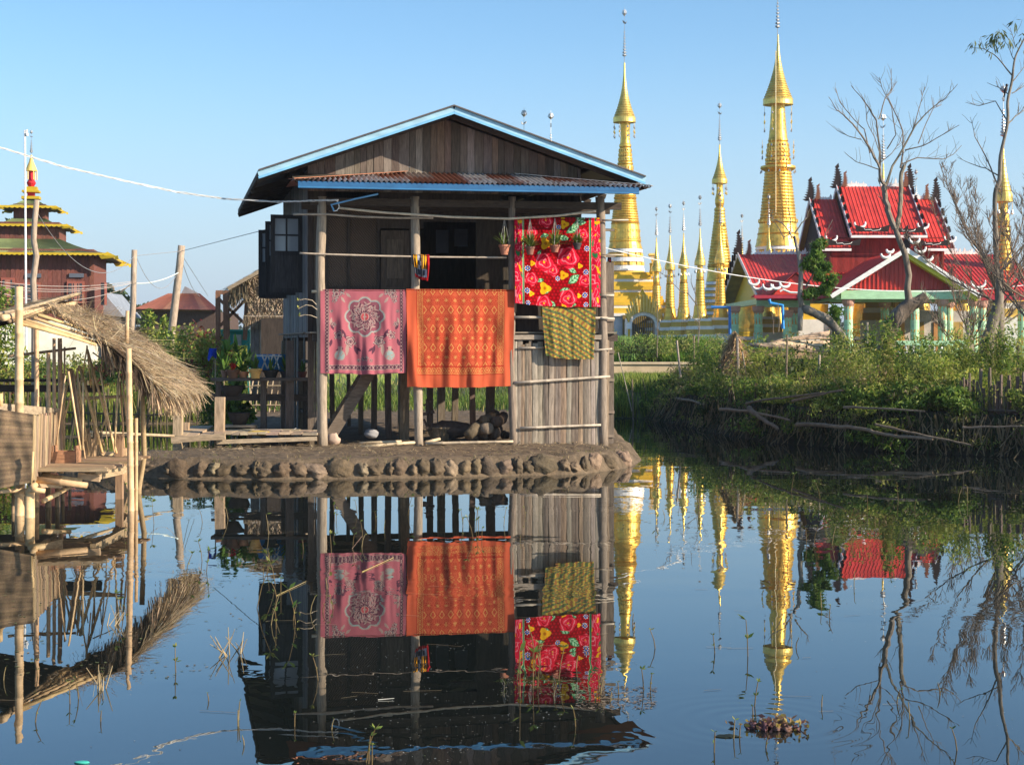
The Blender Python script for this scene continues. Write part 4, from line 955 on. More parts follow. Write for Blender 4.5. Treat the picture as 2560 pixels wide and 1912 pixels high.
# lower big roof
zr3, ze3 = ZP(636, 115), ZP(741, 106)
slope(15.45, 33.9, 115, zr3, 106, ze3, 'roof_slope', hall); slope(15.45, 33.9, 115, zr3, 124, ze3, 'roof_slope', hall)
gableend(15.45, 106, ze3, 124, ze3, 115, zr3, .9, GWH, (.62, .52, .04), hall); gableend(33.9, 106, ze3, 124, ze3, 115, zr3, -.9, GWH, (.62, .52, .04), hall)
b = MB(); b.box((17.2, 106.6, ze3-.42), (3.4, .3, .5), MINT); b.box((24.6, 105.93, ze3-.08), (18.4, .08, .34), (.40, .03, .05)); b.box((15.75, 115, ze3-.3), (.3, 17, .35), MINT); b.build('eave_board', M_PAINT, hall)
flame(15.45, 115, zr3, 1.5, .45, hall); flame(16.2, 115, zr3, .9, .25, hall, col=(.22, .08, .04), name='bird_ornament')
for k in range(1, 8): t = k/8; flame(15.45, 115+9*t, zr3-(zr3-ze3)*t, .75, .4, hall, along=(.25, .97, 0))
crest(16.6, 20.8, 115, zr3, .5, hall); crest(29.6, 32.2, 115, zr3, .5, hall)
for px, py in ((1880,702),(1890,713),(1924,722)): curl(XP(px, 107), 106.2, ZP(py, 106.2), .33, hall, 1)
curl(XP(2440, 106), 105.5, ZP(705, 105.5), .45, hall)
# left front wing with a small gable roof
xw0, xw1, xa = XP(1935, 102), XP(2085, 102), XP(1990, 102)
b = MB()
for (xe, zz) in ((XP(1930, 102), ZP(735, 102)), (XP(2052, 102), ZP(735, 102))):
    n = 40
    b.sheet(lambda i, j, xe=xe, zz=zz: (xa+(xe-xa)*j, 102+9*i, ZP(682, 102)+(zz-ZP(682, 102))*j+(.05 if (i*30) % 1 < .25 else 0)), 180, 1, RED)
b.prism([(XP(1932, 102), 102.2, ZP(737, 102)), (XP(2050, 102), 102.2, ZP(737, 102)), (xa, 102.2, ZP(686, 102))], (0, .1, 0), RED)
b.build('wing_roof', M_ROOFRED, hall)
b = MB(); b.box(((XP(1885, 102)+XP(2060, 102))/2, 101.9, ZP(742, 102)), (XP(2060, 102)-XP(1885, 102), .1, .2), (.40, .03, .05)); b.build('eave_board', M_PAINT, hall)
for px, py, f_ in ((1940,712,1),(1962,708,-1),(1920,714,1)): curl(XP(px, 101.8), 101.8, ZP(py, 101.8), .30, hall, f_)
b = MB(); b.tube([(XP(1950, 101.8), 101.8, ZP(728, 101.8)), (XP(1958, 101.8), 101.8, ZP(724, 101.8)), (XP(1975, 101.8), 101.8, ZP(731, 101.8)), (XP(1997, 101.8), 101.8, ZP(732, 101.8))], .07, WHT, 6); b.build('scroll_ornament', M_PLASTER, hall)
# pavilion
PD = 100; pxl, pxr, pxa = XP(2078, PD), XP(2453, PD), XP(2266, PD); pze = ZP(742, PD); pza = ZP(625, PD)
b = MB()
for xe in (pxl, pxr):
    b.sheet(lambda i, j, xe=xe: (pxa+(xe-pxa)*j, PD+.02+10*i, pza+(pze-pza)*j+(.05 if (i*40) % 1 < .2 else 0)), 240, 1, RED)
pr = b.build('pavilion_roof', M_ROOFRED, hall)
b = MB(); b.sheet(lambda i, j: (pxl+.02+(pxa-pxl)*j, PD+.02+9*i, pze-.05+(pza-pze)*j), 1, 1, (.62, .52, .04)); b.sheet(lambda i, j: (pxr-.02+(pxa-pxr)*j, PD+.02+9*i, pze-.05+(pza-pze)*j), 1, 1, (.62, .52, .04)); b.beam((pxr-.1, PD+.45, pze-.12), (pxa+.1, PD+.45, pza-.26), .7, .34, (.70, .62, .05), up=(0, 0, 1)); b.build('soffit', M_PAINT, pr)
b = MB(); b.beam((pxl, PD, pze+.02), (pxa, PD, pza+.02), .06, .26, WHT); b.beam((pxr, PD, pze+.02), (pxa, PD, pza+.02), .06, .26, WHT); b.build('barge_board', M_PAINT, pr)
b = MB(); x = pxl+.9
while x < pxr-.8:
    t = 1-abs(x+.12-pxa)/(pxa-pxl); zt2 = pze+(pza-pze)*t-.25
    if zt2 > pze+.5: b.prism([(x, PD+.85, pze+.42), (x+.2, PD+.85, pze+.42), (x+.2, PD+.85, zt2), (x, PD+.85, zt2)], (0, .05, 0), RED); b.box((x+.22, PD+.83, (pze+.42+zt2)/2), (.05, .08, zt2-pze-.42), RED)
    x += .26
b.build('pediment', M_ROOFRED, pr)
b = MB(); b.box(((pxl+pxr)/2+.1, PD+.8, pze+.14), (pxr-pxl-1.2, .5, .52), MINT); b.box(((pxl+pxr)/2, PD+3, pze-.1), (pxr-pxl-1.0, .3, .3), MINT)
for x in (pxl+.6, pxr-.6): b.box((x, PD+4.5, pze+.05), (.3, 7.5, .4), MINT)
b.build('beam', M_PAINT, hall)
for i, (px, py, f_, r_) in enumerate(((2213,636,1,.26),(2224,625,1,.2),(2285,598,-1,.3),(2300,620,-1,.32),(2318,642,-1,.3))): curl(XP(px, PD), PD-.1, ZP(py, PD), r_, pr, f_)
flame(pxa-.05, PD, pza, 1.3, .4, pr, col=BRN)
fz = 1.55
def column(px, D_, ztop, r=.27):
    x = XP(px, D_); b = MB(); n = 16; hgt = ztop-fz
    rows = [0, .12, .30, .30+hgt*.18, .30+hgt*.36, hgt*.5, hgt*.66, hgt*.82, hgt-.45, hgt-.3, hgt]
    rad = [r*1.5, r*1.5, r, r, r, r, r, r, r, r*1.35, r*1.5]; V = []; fs = []; cs = []
    for z, rr in zip(rows, rad):
        for k in range(n): t = 2*math.pi*k/n; V.append((x+math.cos(t)*rr, D_+math.sin(t)*rr, fz+z))
    for j in range(len(rows)-1):
        for k in range(n):
            k2 = (k+1) % n; a, c, d, e = j*n+k, j*n+k2, (j+1)*n+k2, (j+1)*n+k
            if j < 2: fs.append((a, c, d, e)); cs.append(WHT)
            elif j > 7: fs.append((a, c, d, e)); cs.append((.55, .30, .22))
            else:
                if (k+j) % 2: fs += [(a, c, d), (a, d, e)]; cs += [MINT, ORA if j % 3 == 1 else MINT]
                else: fs += [(a, c, e), (c, d, e)]; cs += [MINT if j % 3 else ORA, MINT]
    b.mesh(V, fs, cs); return b.build('column', M_PAINT, hall)
for px in (2121, 2287, 2356, 2434): column(px, PD+1, pze-.1)
for px in (2212, 2372, 2455): column(px, PD+6, pze-.1)
for px, D_ in ((1836,106.5),(1896,106.5),(1968,104),(1986,107)): column(px, D_, ze3-.6 if D_ > 105 else ze3-.9)
for px in (2500, 2555): column(px, 106.5, ze3-.3)
b = MB(); b.box((24.65, 112, fz-.3), (18.4, 23, .6), WHT); b.box((24.65, 112, fz-.2), (18.8, 23.3, .15), (.6, .45, .3)); b.build('platform', M_PLASTER, hall)
bal = None; b = MB(); xa_, xb_ = XP(2222, PD+.6), XP(2440, PD+.6); b.box(((xa_+xb_)/2, PD+.6, fz+1.05), (xb_-xa_, .22, .26), MINT); b.box(((xa_+xb_)/2, PD+.6, fz+.2), (xb_-xa_, .26, .24), MINT)
for px in (2311, 2395): b.box((XP(px, PD+.6), PD+.58, fz+.65), (.25, .28, 1.2), MINT)
bal = b.build('balustrade', M_PAINT, hall)
b = MB(); x = xa_+.2
while x < xb_: b.lathe([(fz+z, r) for z, r in ((.3, .07), (.45, .10), (.6, .05), (.75, .09), (.93, .06))], x, PD+.6, 8, WHT); x += .42
b.build('baluster_row', M_PAINT, bal)
b = MB(); b.tube([(XP(1778, 104), 104, ZP(768, 104)), (XP(1824, 104), 104, ZP(768, 104)), (XP(1825, 104), 104, ZP(836, 104))], .10, (.04, .2, .55), 8); b.build('drain_pipe', M_PAINT, hall)
b = MB(); b.tube([(XP(1923, 101.5), 101.5, ZP(748, 101.5)), (XP(1926, 101.5), 101.5, ZP(758, 101.5)), (XP(1956, 101.5), 101.5, ZP(763, 101.5)), (XP(1958, 101.5), 101.5, ZP(822, 101.5))], .10, (.03, .3, .72), 8); b.build('drain_pipe', M_PAINT, hall)
b = MB(); b.box((30.5, 121.5, 3.2), (6.0, .3, 3.4), (.55, .50, .45))
for k in range(4): b.box((28+k*1.4, 121.3, 3.0), (.7, .06, 2.2), jit((.45, .25, .08), .4))
b.build('rear_wall', M_PLASTER, hall)
# retaining wall and its top bed
b = MB(); b.box((XP(1590, 76), 76, 1.2), (9.0, .4, .95), (.58, .44, .28)); b.box((XP(1590, 76), 75.97, 1.70), (9.1, .5, .10), (.62, .48, .32))
tag(b.build('retaining_wall', M_PLASTER), 'low tan plastered retaining wall behind the grassy canal edge', 'wall')
# ---------------- bamboo landing shed on the left ----------------
def LB(x, y, D): return W(x/2.753, 700+y/2.753, D)
BM = (.62, .42, .20); BM2 = (.50, .34, .17); BMD = (.24, .17, .10); STR = (.38, .28, .17); STR2 = (.24, .175, .115)
def straw(b, fn, n, L, wd, cols, r, down=(0, 0, -1), lay=.03, jitter=.25):
    Q = []; Cc = []
    for k in range(n):
        i, j = r.random(), r.random(); p = fn(i, j); d = (fn(i, min(1.02, j+.02))-fn(i, j-.0)).normalized()
        d = (d+Vector((r.uniform(-1, 1), r.uniform(-1, 1), r.uniform(-1, 1)))*jitter).normalized()
        l = L*r.uniform(.5, 1.2); s_ = d.cross(Vector((r.uniform(-.5, .5), r.uniform(-.5, .5), 1))).normalized()*wd*.5
        p = p+Vector((0, 0, r.uniform(0, lay))); q = p+d*l+Vector((0, 0, -.06*l)); Q.append([p-s_, p+s_, q+s_*.4, q-s_*.4]); Cc.append(jit(r.choice(cols), .25, r))
    b.quads([[tuple(v) for v in f] for f in Q], Cc)
shed = thing('bamboo_shed', 'open bamboo shed with sagging thatched roof on poles standing in the pond', 'shed', (-7.2, 28.5, 0))
ftop, btop = LB(440, 330, 26.3), LB(520, 190, 31); fbot, bbot = LB(1075, 715, 26.8), LB(1365, 700, 30.6)
def th(i, j):   # i front to back, j ridge to eave
    a = ftop.lerp(btop, i); c = fbot.lerp(bbot, i); p = a.lerp(c, j); p.z += .16*math.sin(math.pi*j)+.05*noise.noise(Vector((i*4, j*5, 0))); return p
b = MB(); r = random.Random(3)
def cut(i, j): i2 = max(0, .62-j*1.55); return i2+(1-i2)*i       # the front top corner has lost its thatch
b.sheet(lambda i, j: th(cut(i, j), j)-Vector((0, 0, .02)), 20, 24, lambda i, j: jit((.20, .14, .085), .3))
b.sheet(lambda i, j: th(cut(i, j), j)-Vector((0, 0, .07)), 20, 24, lambda i, j: jit((.11, .075, .045), .3))  # underside sheet in a darker straw colour as painted shade
tc2 = lambda i, j: th(cut(i, j), j)
straw(b, tc2, 6500, .42, .015, [STR, STR2, (.58, .44, .27), (.46, .35, .22), (.34, .30, .24)], r, jitter=.32)
straw(b, tc2, 1200, .5, .012, [(.60, .46, .28), (.30, .22, .14)], r, lay=.12, jitter=.8)
# fringe at the eave and the near edge
Q = []; Cc = []
for k in range(1500):
    i = r.random(); p = th(i, r.uniform(.93, 1.0)); l = r.uniform(.15, .68)*(1-.3*abs(i-.5)); d = Vector((r.uniform(-.25, .45), r.uniform(-.3, .3), -1)).normalized(); s_ = Vector((r.uniform(-1, 1), r.uniform(-1, 1), 0)).normalized()*r.uniform(.006, .014)
    q = p+d*l; Q.append([p-s_, p+s_, q+s_*.5, q-s_*.5]); Cc.append(jit(r.choice([STR, (.62, .46, .27), STR2]), .25, r))
for k in range(1300):
    p = th(r.uniform(.0, .5), .38+.62*r.random())-Vector((0, 0, .05)); l = r.uniform(.12, .5); d = Vector((r.uniform(-.1, .6), r.uniform(-.3, .1), -1)).normalized(); s_ = Vector((1, 0, 0))*r.uniform(.005, .012); q = p+d*l; Q.append([p-s_, p+s_, q+s_*.5, q-s_*.5]); Cc.append(jit(r.choice([(.16,.11,.07),(.10,.07,.045),STR2]), .25, r))  # dark straws paint the shade beneath the thatch
for k in range(300):
    i = r.random(); p = th(i, r.uniform(.8, 1)); d = (th(i, 1)-th(i, .8)).normalized()+Vector((0, r.uniform(-.3, .3), r.uniform(-.1, .5))); s_ = Vector((0, .3, 1))*r.uniform(.004, .008); q = p+d*r.uniform(.2, .5); Q.append([p-s_, p+s_, q+s_*.5, q-s_*.5]); Cc.append(jit(STR, .25, r))
b.quads([[tuple(v) for v in f] for f in Q], Cc)
b.build('thatch', M_DRY, shed)
# left slope of the roof, thinner
rf, rb = LB(95, 262, 25.8), LB(540, 95, 31.5)
def th2(i, j):
    a = rf.lerp(rb, i); c = LB(-330, 420, 25.6).lerp(LB(-150, 300, 31), i); p = a.lerp(c, j); p.z += .05*math.sin(math.pi*j); return p
b = MB(); b.sheet(lambda i, j: th2(i, j)-Vector((0, 0, .03)), 10, 10, (.16, .11, .07)); b.sheet(lambda i, j: th2(i, j)-Vector((0, 0, .08)), 10, 10, (.10, .07, .045))
straw(b, th2, 3500, .45, .016, [STR, STR2, (.42, .34, .22)], r)
for k in range(1): pass
b.build('thatch', M_DRY, shed)
for (x0, y0, D_, x1, y1, D2, rr, c) in ((-60,268,25.2,545,93,32,.040,(.45,.34,.20)),(20,262,25.4,520,160,31.5,.055,(.60,.42,.24)),(-40,240,25.3,400,150,30,.028,(.36,.27,.17)),(60,285,25.6,470,190,31,.032,BMD)):
    b = MB(); b.bamboo(LB(x0, y0, D_), LB(x1, y1, D2), rr, c); b.build('ridge_pole', M_BAM, shed, smooth=True)
for (x0, y0, D_, x1, y1, D2) in ((150,285,25.8,660,445,26.3),(175,275,26.1,700,440,26.9),(230,262,26.8,640,395,27.5),(290,245,27.6,700,385,28.4),(350,215,28.6,560,330,29.1),(410,200,29.6,620,300,30.4),(140,300,25.7,540,405,26.2),(260,240,27.2,640,360,28)):
    b = MB(); b.bamboo(LB(x0, y0, D_), LB(x1, y1, D2), .030, jit(BM, .15), n=6); b.build('rafter', M_BAM, shed, smooth=True)
b = MB(); straw(b, lambda i, j: LB(470, 180, 30).lerp(LB(820, 400, 28), j)+Vector((0, -1.5*i, .02)), 900, .5, .014, [STR, (.62, .45, .26)], r); b.build('loose_thatch', M_DRY, shed)
POSTS = [(130,45,1410,25.7,.075,6),(252,330,1440,27,.045,0),(333,500,1400,27.6,.040,5),(372,400,1330,28,.034,4),(412,400,1330,28.2,.045,8),(432,640,1160,29,.026,2),(885,470,1590,26.4,.055,20),(938,950,1560,26.5,.032,-2),(877,212,480,27.9,.038,-6),(445,460,1165,29.3,.02,-4)]
for (x, y0, y1, D_, rr, lean) in POSTS:
    b = MB(); a = LB(x+lean, y1, D_); a.z = min(a.z, -.4) if y1 > 1380 else a.z; c = LB(x, y0, D_); b.bamboo(a, c, rr, jit((.60, .40, .22), .15), n=8); b.build('post', M_BAM, shed, smooth=True)
b = MB(); pp = [LB(950, 1440, 29.4)-Vector((0, 0, .4)), LB(955, 1430, 29.4), LB(992, 1210, 29.2), LB(985, 980, 29), LB(978, 740, 28.9)]; b.tube(pp, [.05, .05, .048, .045, .045], (.40, .28, .15), 8); b.build('post', M_BAM, shed, smooth=True)
for (x0, y0, D_, x1, y1, D2, rr) in ((550,600,28,705,1190,27.6,.028),(600,480,28.4,802,1192,27.8,.026),(545,590,28.4,440,960,28,.02),(640,500,29,775,600,28.5,.012),(535,650,28.6,560,1215,28.6,.022),(740,910,29,660,1140,28.6,.016),(827,700,29,855,1155,28.8,.02),(690,1050,29,715,1140,28.7,.02),(600,460,28,560,700,28,.014),(598,450,28.2,625,740,28.2,.013),(650,600,29.2,645,1130,29,.016),(700,560,29.5,690,690,29.5,.01)):
    b = MB(); b.bamboo(LB(x0, y0, D_), LB(x1, y1, D2), rr, jit(BM, .2), n=6); b.build('brace', M_BAM, shed, smooth=True)
rk = random.Random(44)
for k in range(16):
    x0 = rk.uniform(430, 860); y0 = rk.uniform(480, 760); D_ = rk.uniform(26.6, 29); b = MB(); b.bamboo(LB(x0, y0, D_), LB(x0+rk.uniform(-110, 110), rk.uniform(1130, 1230), D_+rk.uniform(-.4, .4)), rk.uniform(.008, .02), jit(rk.choice([(.70,.50,.26),(.58,.40,.22),(.42,.30,.18)]), .15, rk), n=5); b.build('brace', M_BAM, shed, smooth=True)
b = MB(); b.beam(LB(480, 610, 28.3), LB(575, 1110, 28), .09, .03, (.42, .27, .15), up=(0, 1, 0)); b.build('plank_brace', M_WOODV, shed)
for (x0, y0, D_, x1, y1, D2, rr) in ((420,820,29,865,800,29,.032),(440,1082,30,880,1062,31,.030),(545,1045,31,1195,1072,34,.035),(60,525,29,520,470,30,.028)):
    b = MB(); b.bamboo(LB(x0, y0, D_), LB(x1, y1, D2), rr, jit((.48, .36, .22), .1), n=7); b.build('cross_rail', M_BAM, shed, smooth=True)
for (x0, y0, x1, y1, D_, h_) in ((-40,745,700,748,30.5,.13),(0,690,560,690,31,.06)):
    b = MB(); b.beam(LB(x0, y0, D_), LB(x1, y1, D_), .05, h_, (.06, .045, .035)); b.build('cross_beam', M_WOODH, shed)
# deck
b = MB(); dz = .70
Pd = lambda x, y: (lambda p: p)(W(x/2.753, 700+y/2.753, F*(H-dz)/(700+y/2.753-YH)))
for k in range(16):
    t = k/15; a = Vector((-7.75+.02*math.sin(k), 25.6+2.9*t, dz)); c = Vector((-6.15-.12*((k*7) % 5)*.3, 25.6+2.9*t, dz+.01*((k*3) % 3))); b.beam(a, c, .16, .035, jit((.33, .22, .13), .25))
b.build('deck', M_WOODH, shed)
b = MB()
for (x0, y0, D_, x1, y1, D2, w_, h_) in ((640,1350,26.2,860,1300,28.2,.09,.13),(215,1390,25.5,420,1400,26,.08,.14),(540,1345,25.8,688,1365,25.8,.1,.10),(790,1300,28,890,1290,30,.08,.1)):
    b = MB(); b.beam(LB(x0, y0, D_), LB(x1, y1, D2), w_, h_, jit((.42, .30, .18))); b.build('deck_beam', M_WOODH, shed)
for (x0, y0, D_, x1, y1, D2, rr) in ((240,1372,25.5,600,1412,25.4,.055),(300,1345,25.8,560,1385,25.7,.05),(590,1330,27,720,1185,29,.035),(620,1345,26.8,790,1215,29,.04),(650,1300,27.2,780,1190,29.4,.03),(300,1520,25.6,480,1425,26.6,.04),(195,1440,25.3,310,1450,25.3,.045),(225,1425,25.2,330,1330,27,.05),(0,1455,25.3,240,1440,25.6,.035)):
    b = MB(); b.bamboo(LB(x0, y0, D_), LB(x1, y1, D2), rr, jit((.62, .42, .22), .15), n=9); b.build('deck_pole', M_BAM, shed, smooth=True)
for (x, y0, D_, rr) in ((205,1440,25.4,.085),(90,1450,26,.03),(165,1450,26.5,.035),(330,1400,27,.05),(395,1400,27,.045),(245,1430,27.5,.045),(430,1380,28,.04),(480,1380,29,.03)):
    b = MB(); a = LB(x, y0, D_); b.bamboo((a.x, a.y, -.5), a, rr, (.66, .46, .24) if rr > .08 else (.25, .17, .10), n=9); b.build('deck_support', M_BAM, shed, smooth=True)
b = MB(); b.box((LB(822, 1290, 28.4).x, 28.4, .3), (.12, .1, 1.6), (.32, .2, .12)); b.build('deck_support', M_WOODV, shed)
# matting box at the frame edge
cab = thing('matted_hut', 'low platform hut clad in woven brown matting with a grey top plank', 'hut', (-8.0, 25.5, 0))
b = MB(); c0, c1, c2, c3 = LB(-90, 875, 25.2), LB(228, 925, 25.2), LB(216, 1392, 25.2), LB(-90, 1450, 25.2)
def mt(i, j):
    p = c0.lerp(c1, i).lerp(c3.lerp(c2, i), j); p.y += .006*math.sin(j*40)+.03*noise.noise(Vector((i*4, j*4, 0))); return p
b.sheet(mt, 60, 60, lambda i, j: jit(((.27,.18,.10) if (int(j*34) % 2) else (.22,.145,.085)), .14)); b.build('matting', M_PLASTER, cab)
b = MB(); b.beam(LB(-90, 870, 25.15), LB(415, 912, 27.6), .08, .13, (.36, .28, .19)); b.build('top_plank', M_WOODH, cab)
b = MB(); r = random.Random(5)
for k in range(26):
    t = k/25; a = LB(232, 930, 25.25).lerp(LB(412, 915, 27.6), t); c = LB(222, 1385, 25.25).lerp(LB(412, 1190, 27.6), t); b.beam(a+Vector((0, 0, r.uniform(-.03, .03))), c+Vector((r.uniform(-.03, .03), 0, r.uniform(-.1, .05))), .07, .02, jit((.30, .21, .13), .3, r), up=(1, 0, 0))
b.build('slat_wall', M_WOODV, cab)
b = MB(); b.bamboo(LB(0, 780, 25.4), LB(3, 870, 25.4), .045, BM); b.bamboo(LB(228, 1180, 25.1), LB(216, 1400, 25.1), .02, BM); b.build('pole', M_BAM, cab, smooth=True)
b = MB(); b.sheet(lambda i, j: Vector((-9.4+1.9*i, 25.3+2.4*j, .62)), 1, 1, (.2, .14, .09)); b.box((-8.45, 26.5, .55), (1.9, 2.4, .06), (.2, .14, .09)); b.build('floor', M_WOODH, cab)
# things on the deck
t = thing('wooden_box', 'open reddish wooden box standing on the shed deck', 'box', LB(455, 1270, 27)); o = LB(455, 1270, 27); b = MB()
for dx, dy, sx, sy in ((-.19, 0, .03, .3), (.19, 0, .03, .3), (0, -.15, .38, .03), (0, .15, .38, .03)): b.box((o.x+dx, o.y+dy, o.z+.11+(.05 if sx < .1 else 0)), (sx, sy,   .22 if sx > .1 else .30), jit((.38, .20, .11)))
b.box((o.x, o.y, o.z+.02), (.36, .28, .03), (.2, .1, .06)); b.build('side_boards', M_WOODH, t)
t = thing('bamboo_basket', 'round slatted basket with spiky rim behind the diagonal bamboo poles', 'basket', LB(622, 1215, 28.6)); o = LB(622, 1215, 28.6); b = MB()
for k in range(22):
    a = k*2*math.pi/22; b.beam((o.x+math.cos(a)*.15, o.y+math.sin(a)*.15, o.z), (o.x+math.cos(a)*.20, o.y+math.sin(a)*.20, o.z+.32+.08*((k*5) % 3)), .05, .015, jit((.42, .29, .17)), up=(math.cos(a), math.sin(a), 0))
b.build('staves', M_WOODV, t)
b = MB(); o = LB(852, 1262, 29.6); pts = []
b.lathe([(o.z-.7, .115), (o.z+.25, .105), (o.z+.27, .09), (o.z+.28, .0)], o.x, o.y, 14, (.45, .30, .17)); tag(b.build('mooring_stump', M_WOODV), 'short thick stump of a post behind the tall front bamboo poles', 'post')
# ---------------- fence and garden bank behind ----------------
def fence(name, label, pts, h0, h1, gap, rr, col, r, lean=.12, rails=(.3, .75), cat='fence'):
    t = thing(name, label, cat, (pts[0][0], pts[0][1], 0)); pts = [Vector((x, y, 0)) for x, y in pts]; b = MB(); n = 0
    for a, c in zip(pts[:-1], pts[1:]):
        L_ = (c-a).length; m = int(L_/gap)
        for i in range(m):
            p = a.lerp(c, (i+r.uniform(-.3, .3))/m); h = r.uniform(h0, h1); z = min(gz(p.x, p.y), .6)-.3; q = Vector((p.x+r.uniform(-lean, lean)+lean*.5, p.y+r.uniform(-.1, .1), z+h))
            b.tube([(p.x, p.y, z), q], [rr*r.uniform(.7, 1.2), rr*r.uniform(.6, 1)], jit(col, .3, r), 5)
    b.build('stakes', M_BAM, t)
    for f_ in rails:
        for a, c in zip(pts[:-1], pts[1:]):
            za = min(gz(a.x, a.y), .6)+h0*f_-.2; zc = min(gz(c.x, c.y), .6)+h0*f_-.2; b = MB(); b.bamboo((a.x, a.y-.06, za), (c.x, c.y-.06, zc), rr*.9, jit(col), n=5); b.build('rail', M_BAM, t)
    return t
r = random.Random(11)
fence('bamboo_fence', 'dark weathered bamboo stake fence along the far side of the channel behind the shed', [(-19, 53.6), (-14.5, 53.5), (-11.5, 53.4), (-9.6, 53.6)], 1.6, 2.5, .17, .035, (.13, .10, .06), r)
fence('split_bamboo_fence', 'pale leaning split bamboo fence behind the plant stand left of the house', [(-9.6, 55.2), (-8.4, 55.0), (-6.9, 54.9)], 1.4, 2.0, .14, .03, (.42, .32, .2), r, lean=.3)
# ---------------- plant stand beside the house ----------------
def LE(x, y, D): return W(560+x/3.178, 680+y/3.178, D)
stand = thing('plant_stand', 'dark plank plant stand on posts holding potted plants left of the house', 'shelf', LE(200, 1250, 38.5))
for (x0, y0, x1, y1, D_, h_) in ((-90,852,740,850,38.4,.07),(-100,990,760,1000,38.8,.16),(10,1225,250,1225,38.2,.08)):
    b = MB(); b.beam(LE(x0, y0, D_), LE(x1, y1, D_), .5 if h_ < .1 else .08, h_, (.10, .08, .065)); b.build('shelf_plank', M_WOODH, stand)
for (x, y0, y1, D_) in ((315,855,1250,38.5),(-40,870,1300,38.4),(480,855,1250,39),(650,855,1250,39)):
    b = MB(); a, c = LE(x, y1, D_), LE(x, y0, D_); b.beam((a.x, a.y, a.z-.3), c, .13, .13, jit((.12, .095, .075)), up=(0, 1, 0)); b.build('post', M_WOODV, stand)
for (x, yt, yb, w_, D_, col, lab, lf) in ((70,775,845,110,38.2,(.14,.07,.04),'dark brown pot, farthest left on the plant shelf, broad leaves above', (.34,.07)),(155,790,848,90,38.3,(.45,.20,.10),'orange clay pot between dark pot and yellow pot on the plant shelf',(.42,.10)),
    (250,768,845,105,38.1,(.55,.33,.10),'yellow glazed pot with upright blades on the plant shelf',(.30,.07)),(372,778,845,125,38.3,(.02,.022,.022),'wide black tub on the plant shelf',(.25,.05)),(492,790,848,90,38.5,(.05,.04,.04),'dark pot in shade beside the house on the plant shelf',(.35,.05)),(622,792,848,72,38.8,(.25,.09,.06),'small brown pot in deep shade, nearest the house post',(.25,.05)),(5,780,846,60,38.6,(.35,.18,.12),'small clay pot at the left end of the plant shelf',(.35,.06))):
    p = LE(x, yb, D_); zt_ = H+(YH-(680+yt/3.178))*D_/F; pot(p, w_/2/3.178*D_/F, zt_-p.z, col, lab, n=14, L=lf[0]*1.5, wd=lf[1], group='pots on the plant stand', leafc=[(.10,.20,.03),(.16,.26,.04),(.06,.12,.03)])
def basin(x, yt, yb, w_, D_, label):
    p = LE(x, yb, D_); zt_ = H+(YH-(680+yt/3.178))*D_/F; r_ = w_/2/3.178*D_/F; b = MB(); h_ = zt_-p.z
    b.lathe([(p.z, r_*.55), (p.z+h_*.7, r_*.9), (p.z+h_, r_), (p.z+h_+.01, r_*1.04), (p.z+h_, r_*.95), (p.z+h_*.4, r_*.6)], p.x, p.y, 20, (.035, .03, .028)); tag(b.build('basin', M_CERAM, smooth=True), label, 'basin')
basin(65, 905, 990, 190, 38.1, 'wide dark basin under the plant shelf, upper of two'); basin(120, 1120, 1215, 180, 38, 'dark basin on the low bench near the boardwalk')
bench = thing('low_bench', 'low wooden bench carrying the dark basin at the left', 'bench', LE(125, 1260, 38)); 
b = MB(); b.beam(LE(-20, 1222, 38), LE(255, 1222, 38), .35, .05, (.35, .27, .19)); b.build('seat', M_WOODH, bench)
for x in (0, 240): b = MB(); b.beam(LE(x, 1275, 38), LE(x, 1228, 38), .12, .3, (.28, .21, .15), up=(0, 1, 0)); b.build('leg', M_WOODV, bench)
# boardwalk of short planks
bw = thing('boardwalk', 'plank boardwalk of short worn boards left of the house', 'boardwalk', LE(300, 1330, 37)); b = MB(); r = random.Random(8)
for rr_ in range(3):
    x = -70
    while x < 740:
        w_ = r.uniform(60, 110); D_ = 36.6+.55*rr_; yy = 1318-20*rr_; a, c = LE(x, yy, D_), LE(min(x+w_-5, 745), yy, D_); b.box(((a.x+c.x)/2, D_+.1, .66+r.uniform(-.012, .012)), (c.x-a.x, .5, .045), jit((.42, .32, .22), .25, r), rz=r.uniform(-.03, .03)); x += w_
b.build('boards', M_WOODH, bw)
b = MB(); b.beam(LE(-60, 1350, 36.3), LE(740, 1322, 36.5), .06, .09, (.40, .31, .21)); b.build('edge_beam', M_WOODH, bw)
for x in (-30, 200, 450, 700): b = MB(); a = LE(x, 1340, 36.7); b.beam((a.x, a.y, .1), (a.x, a.y, .62), .1, .1, (.2, .15, .1), up=(0, 1, 0)); b.build('support', M_WOODV, bw)
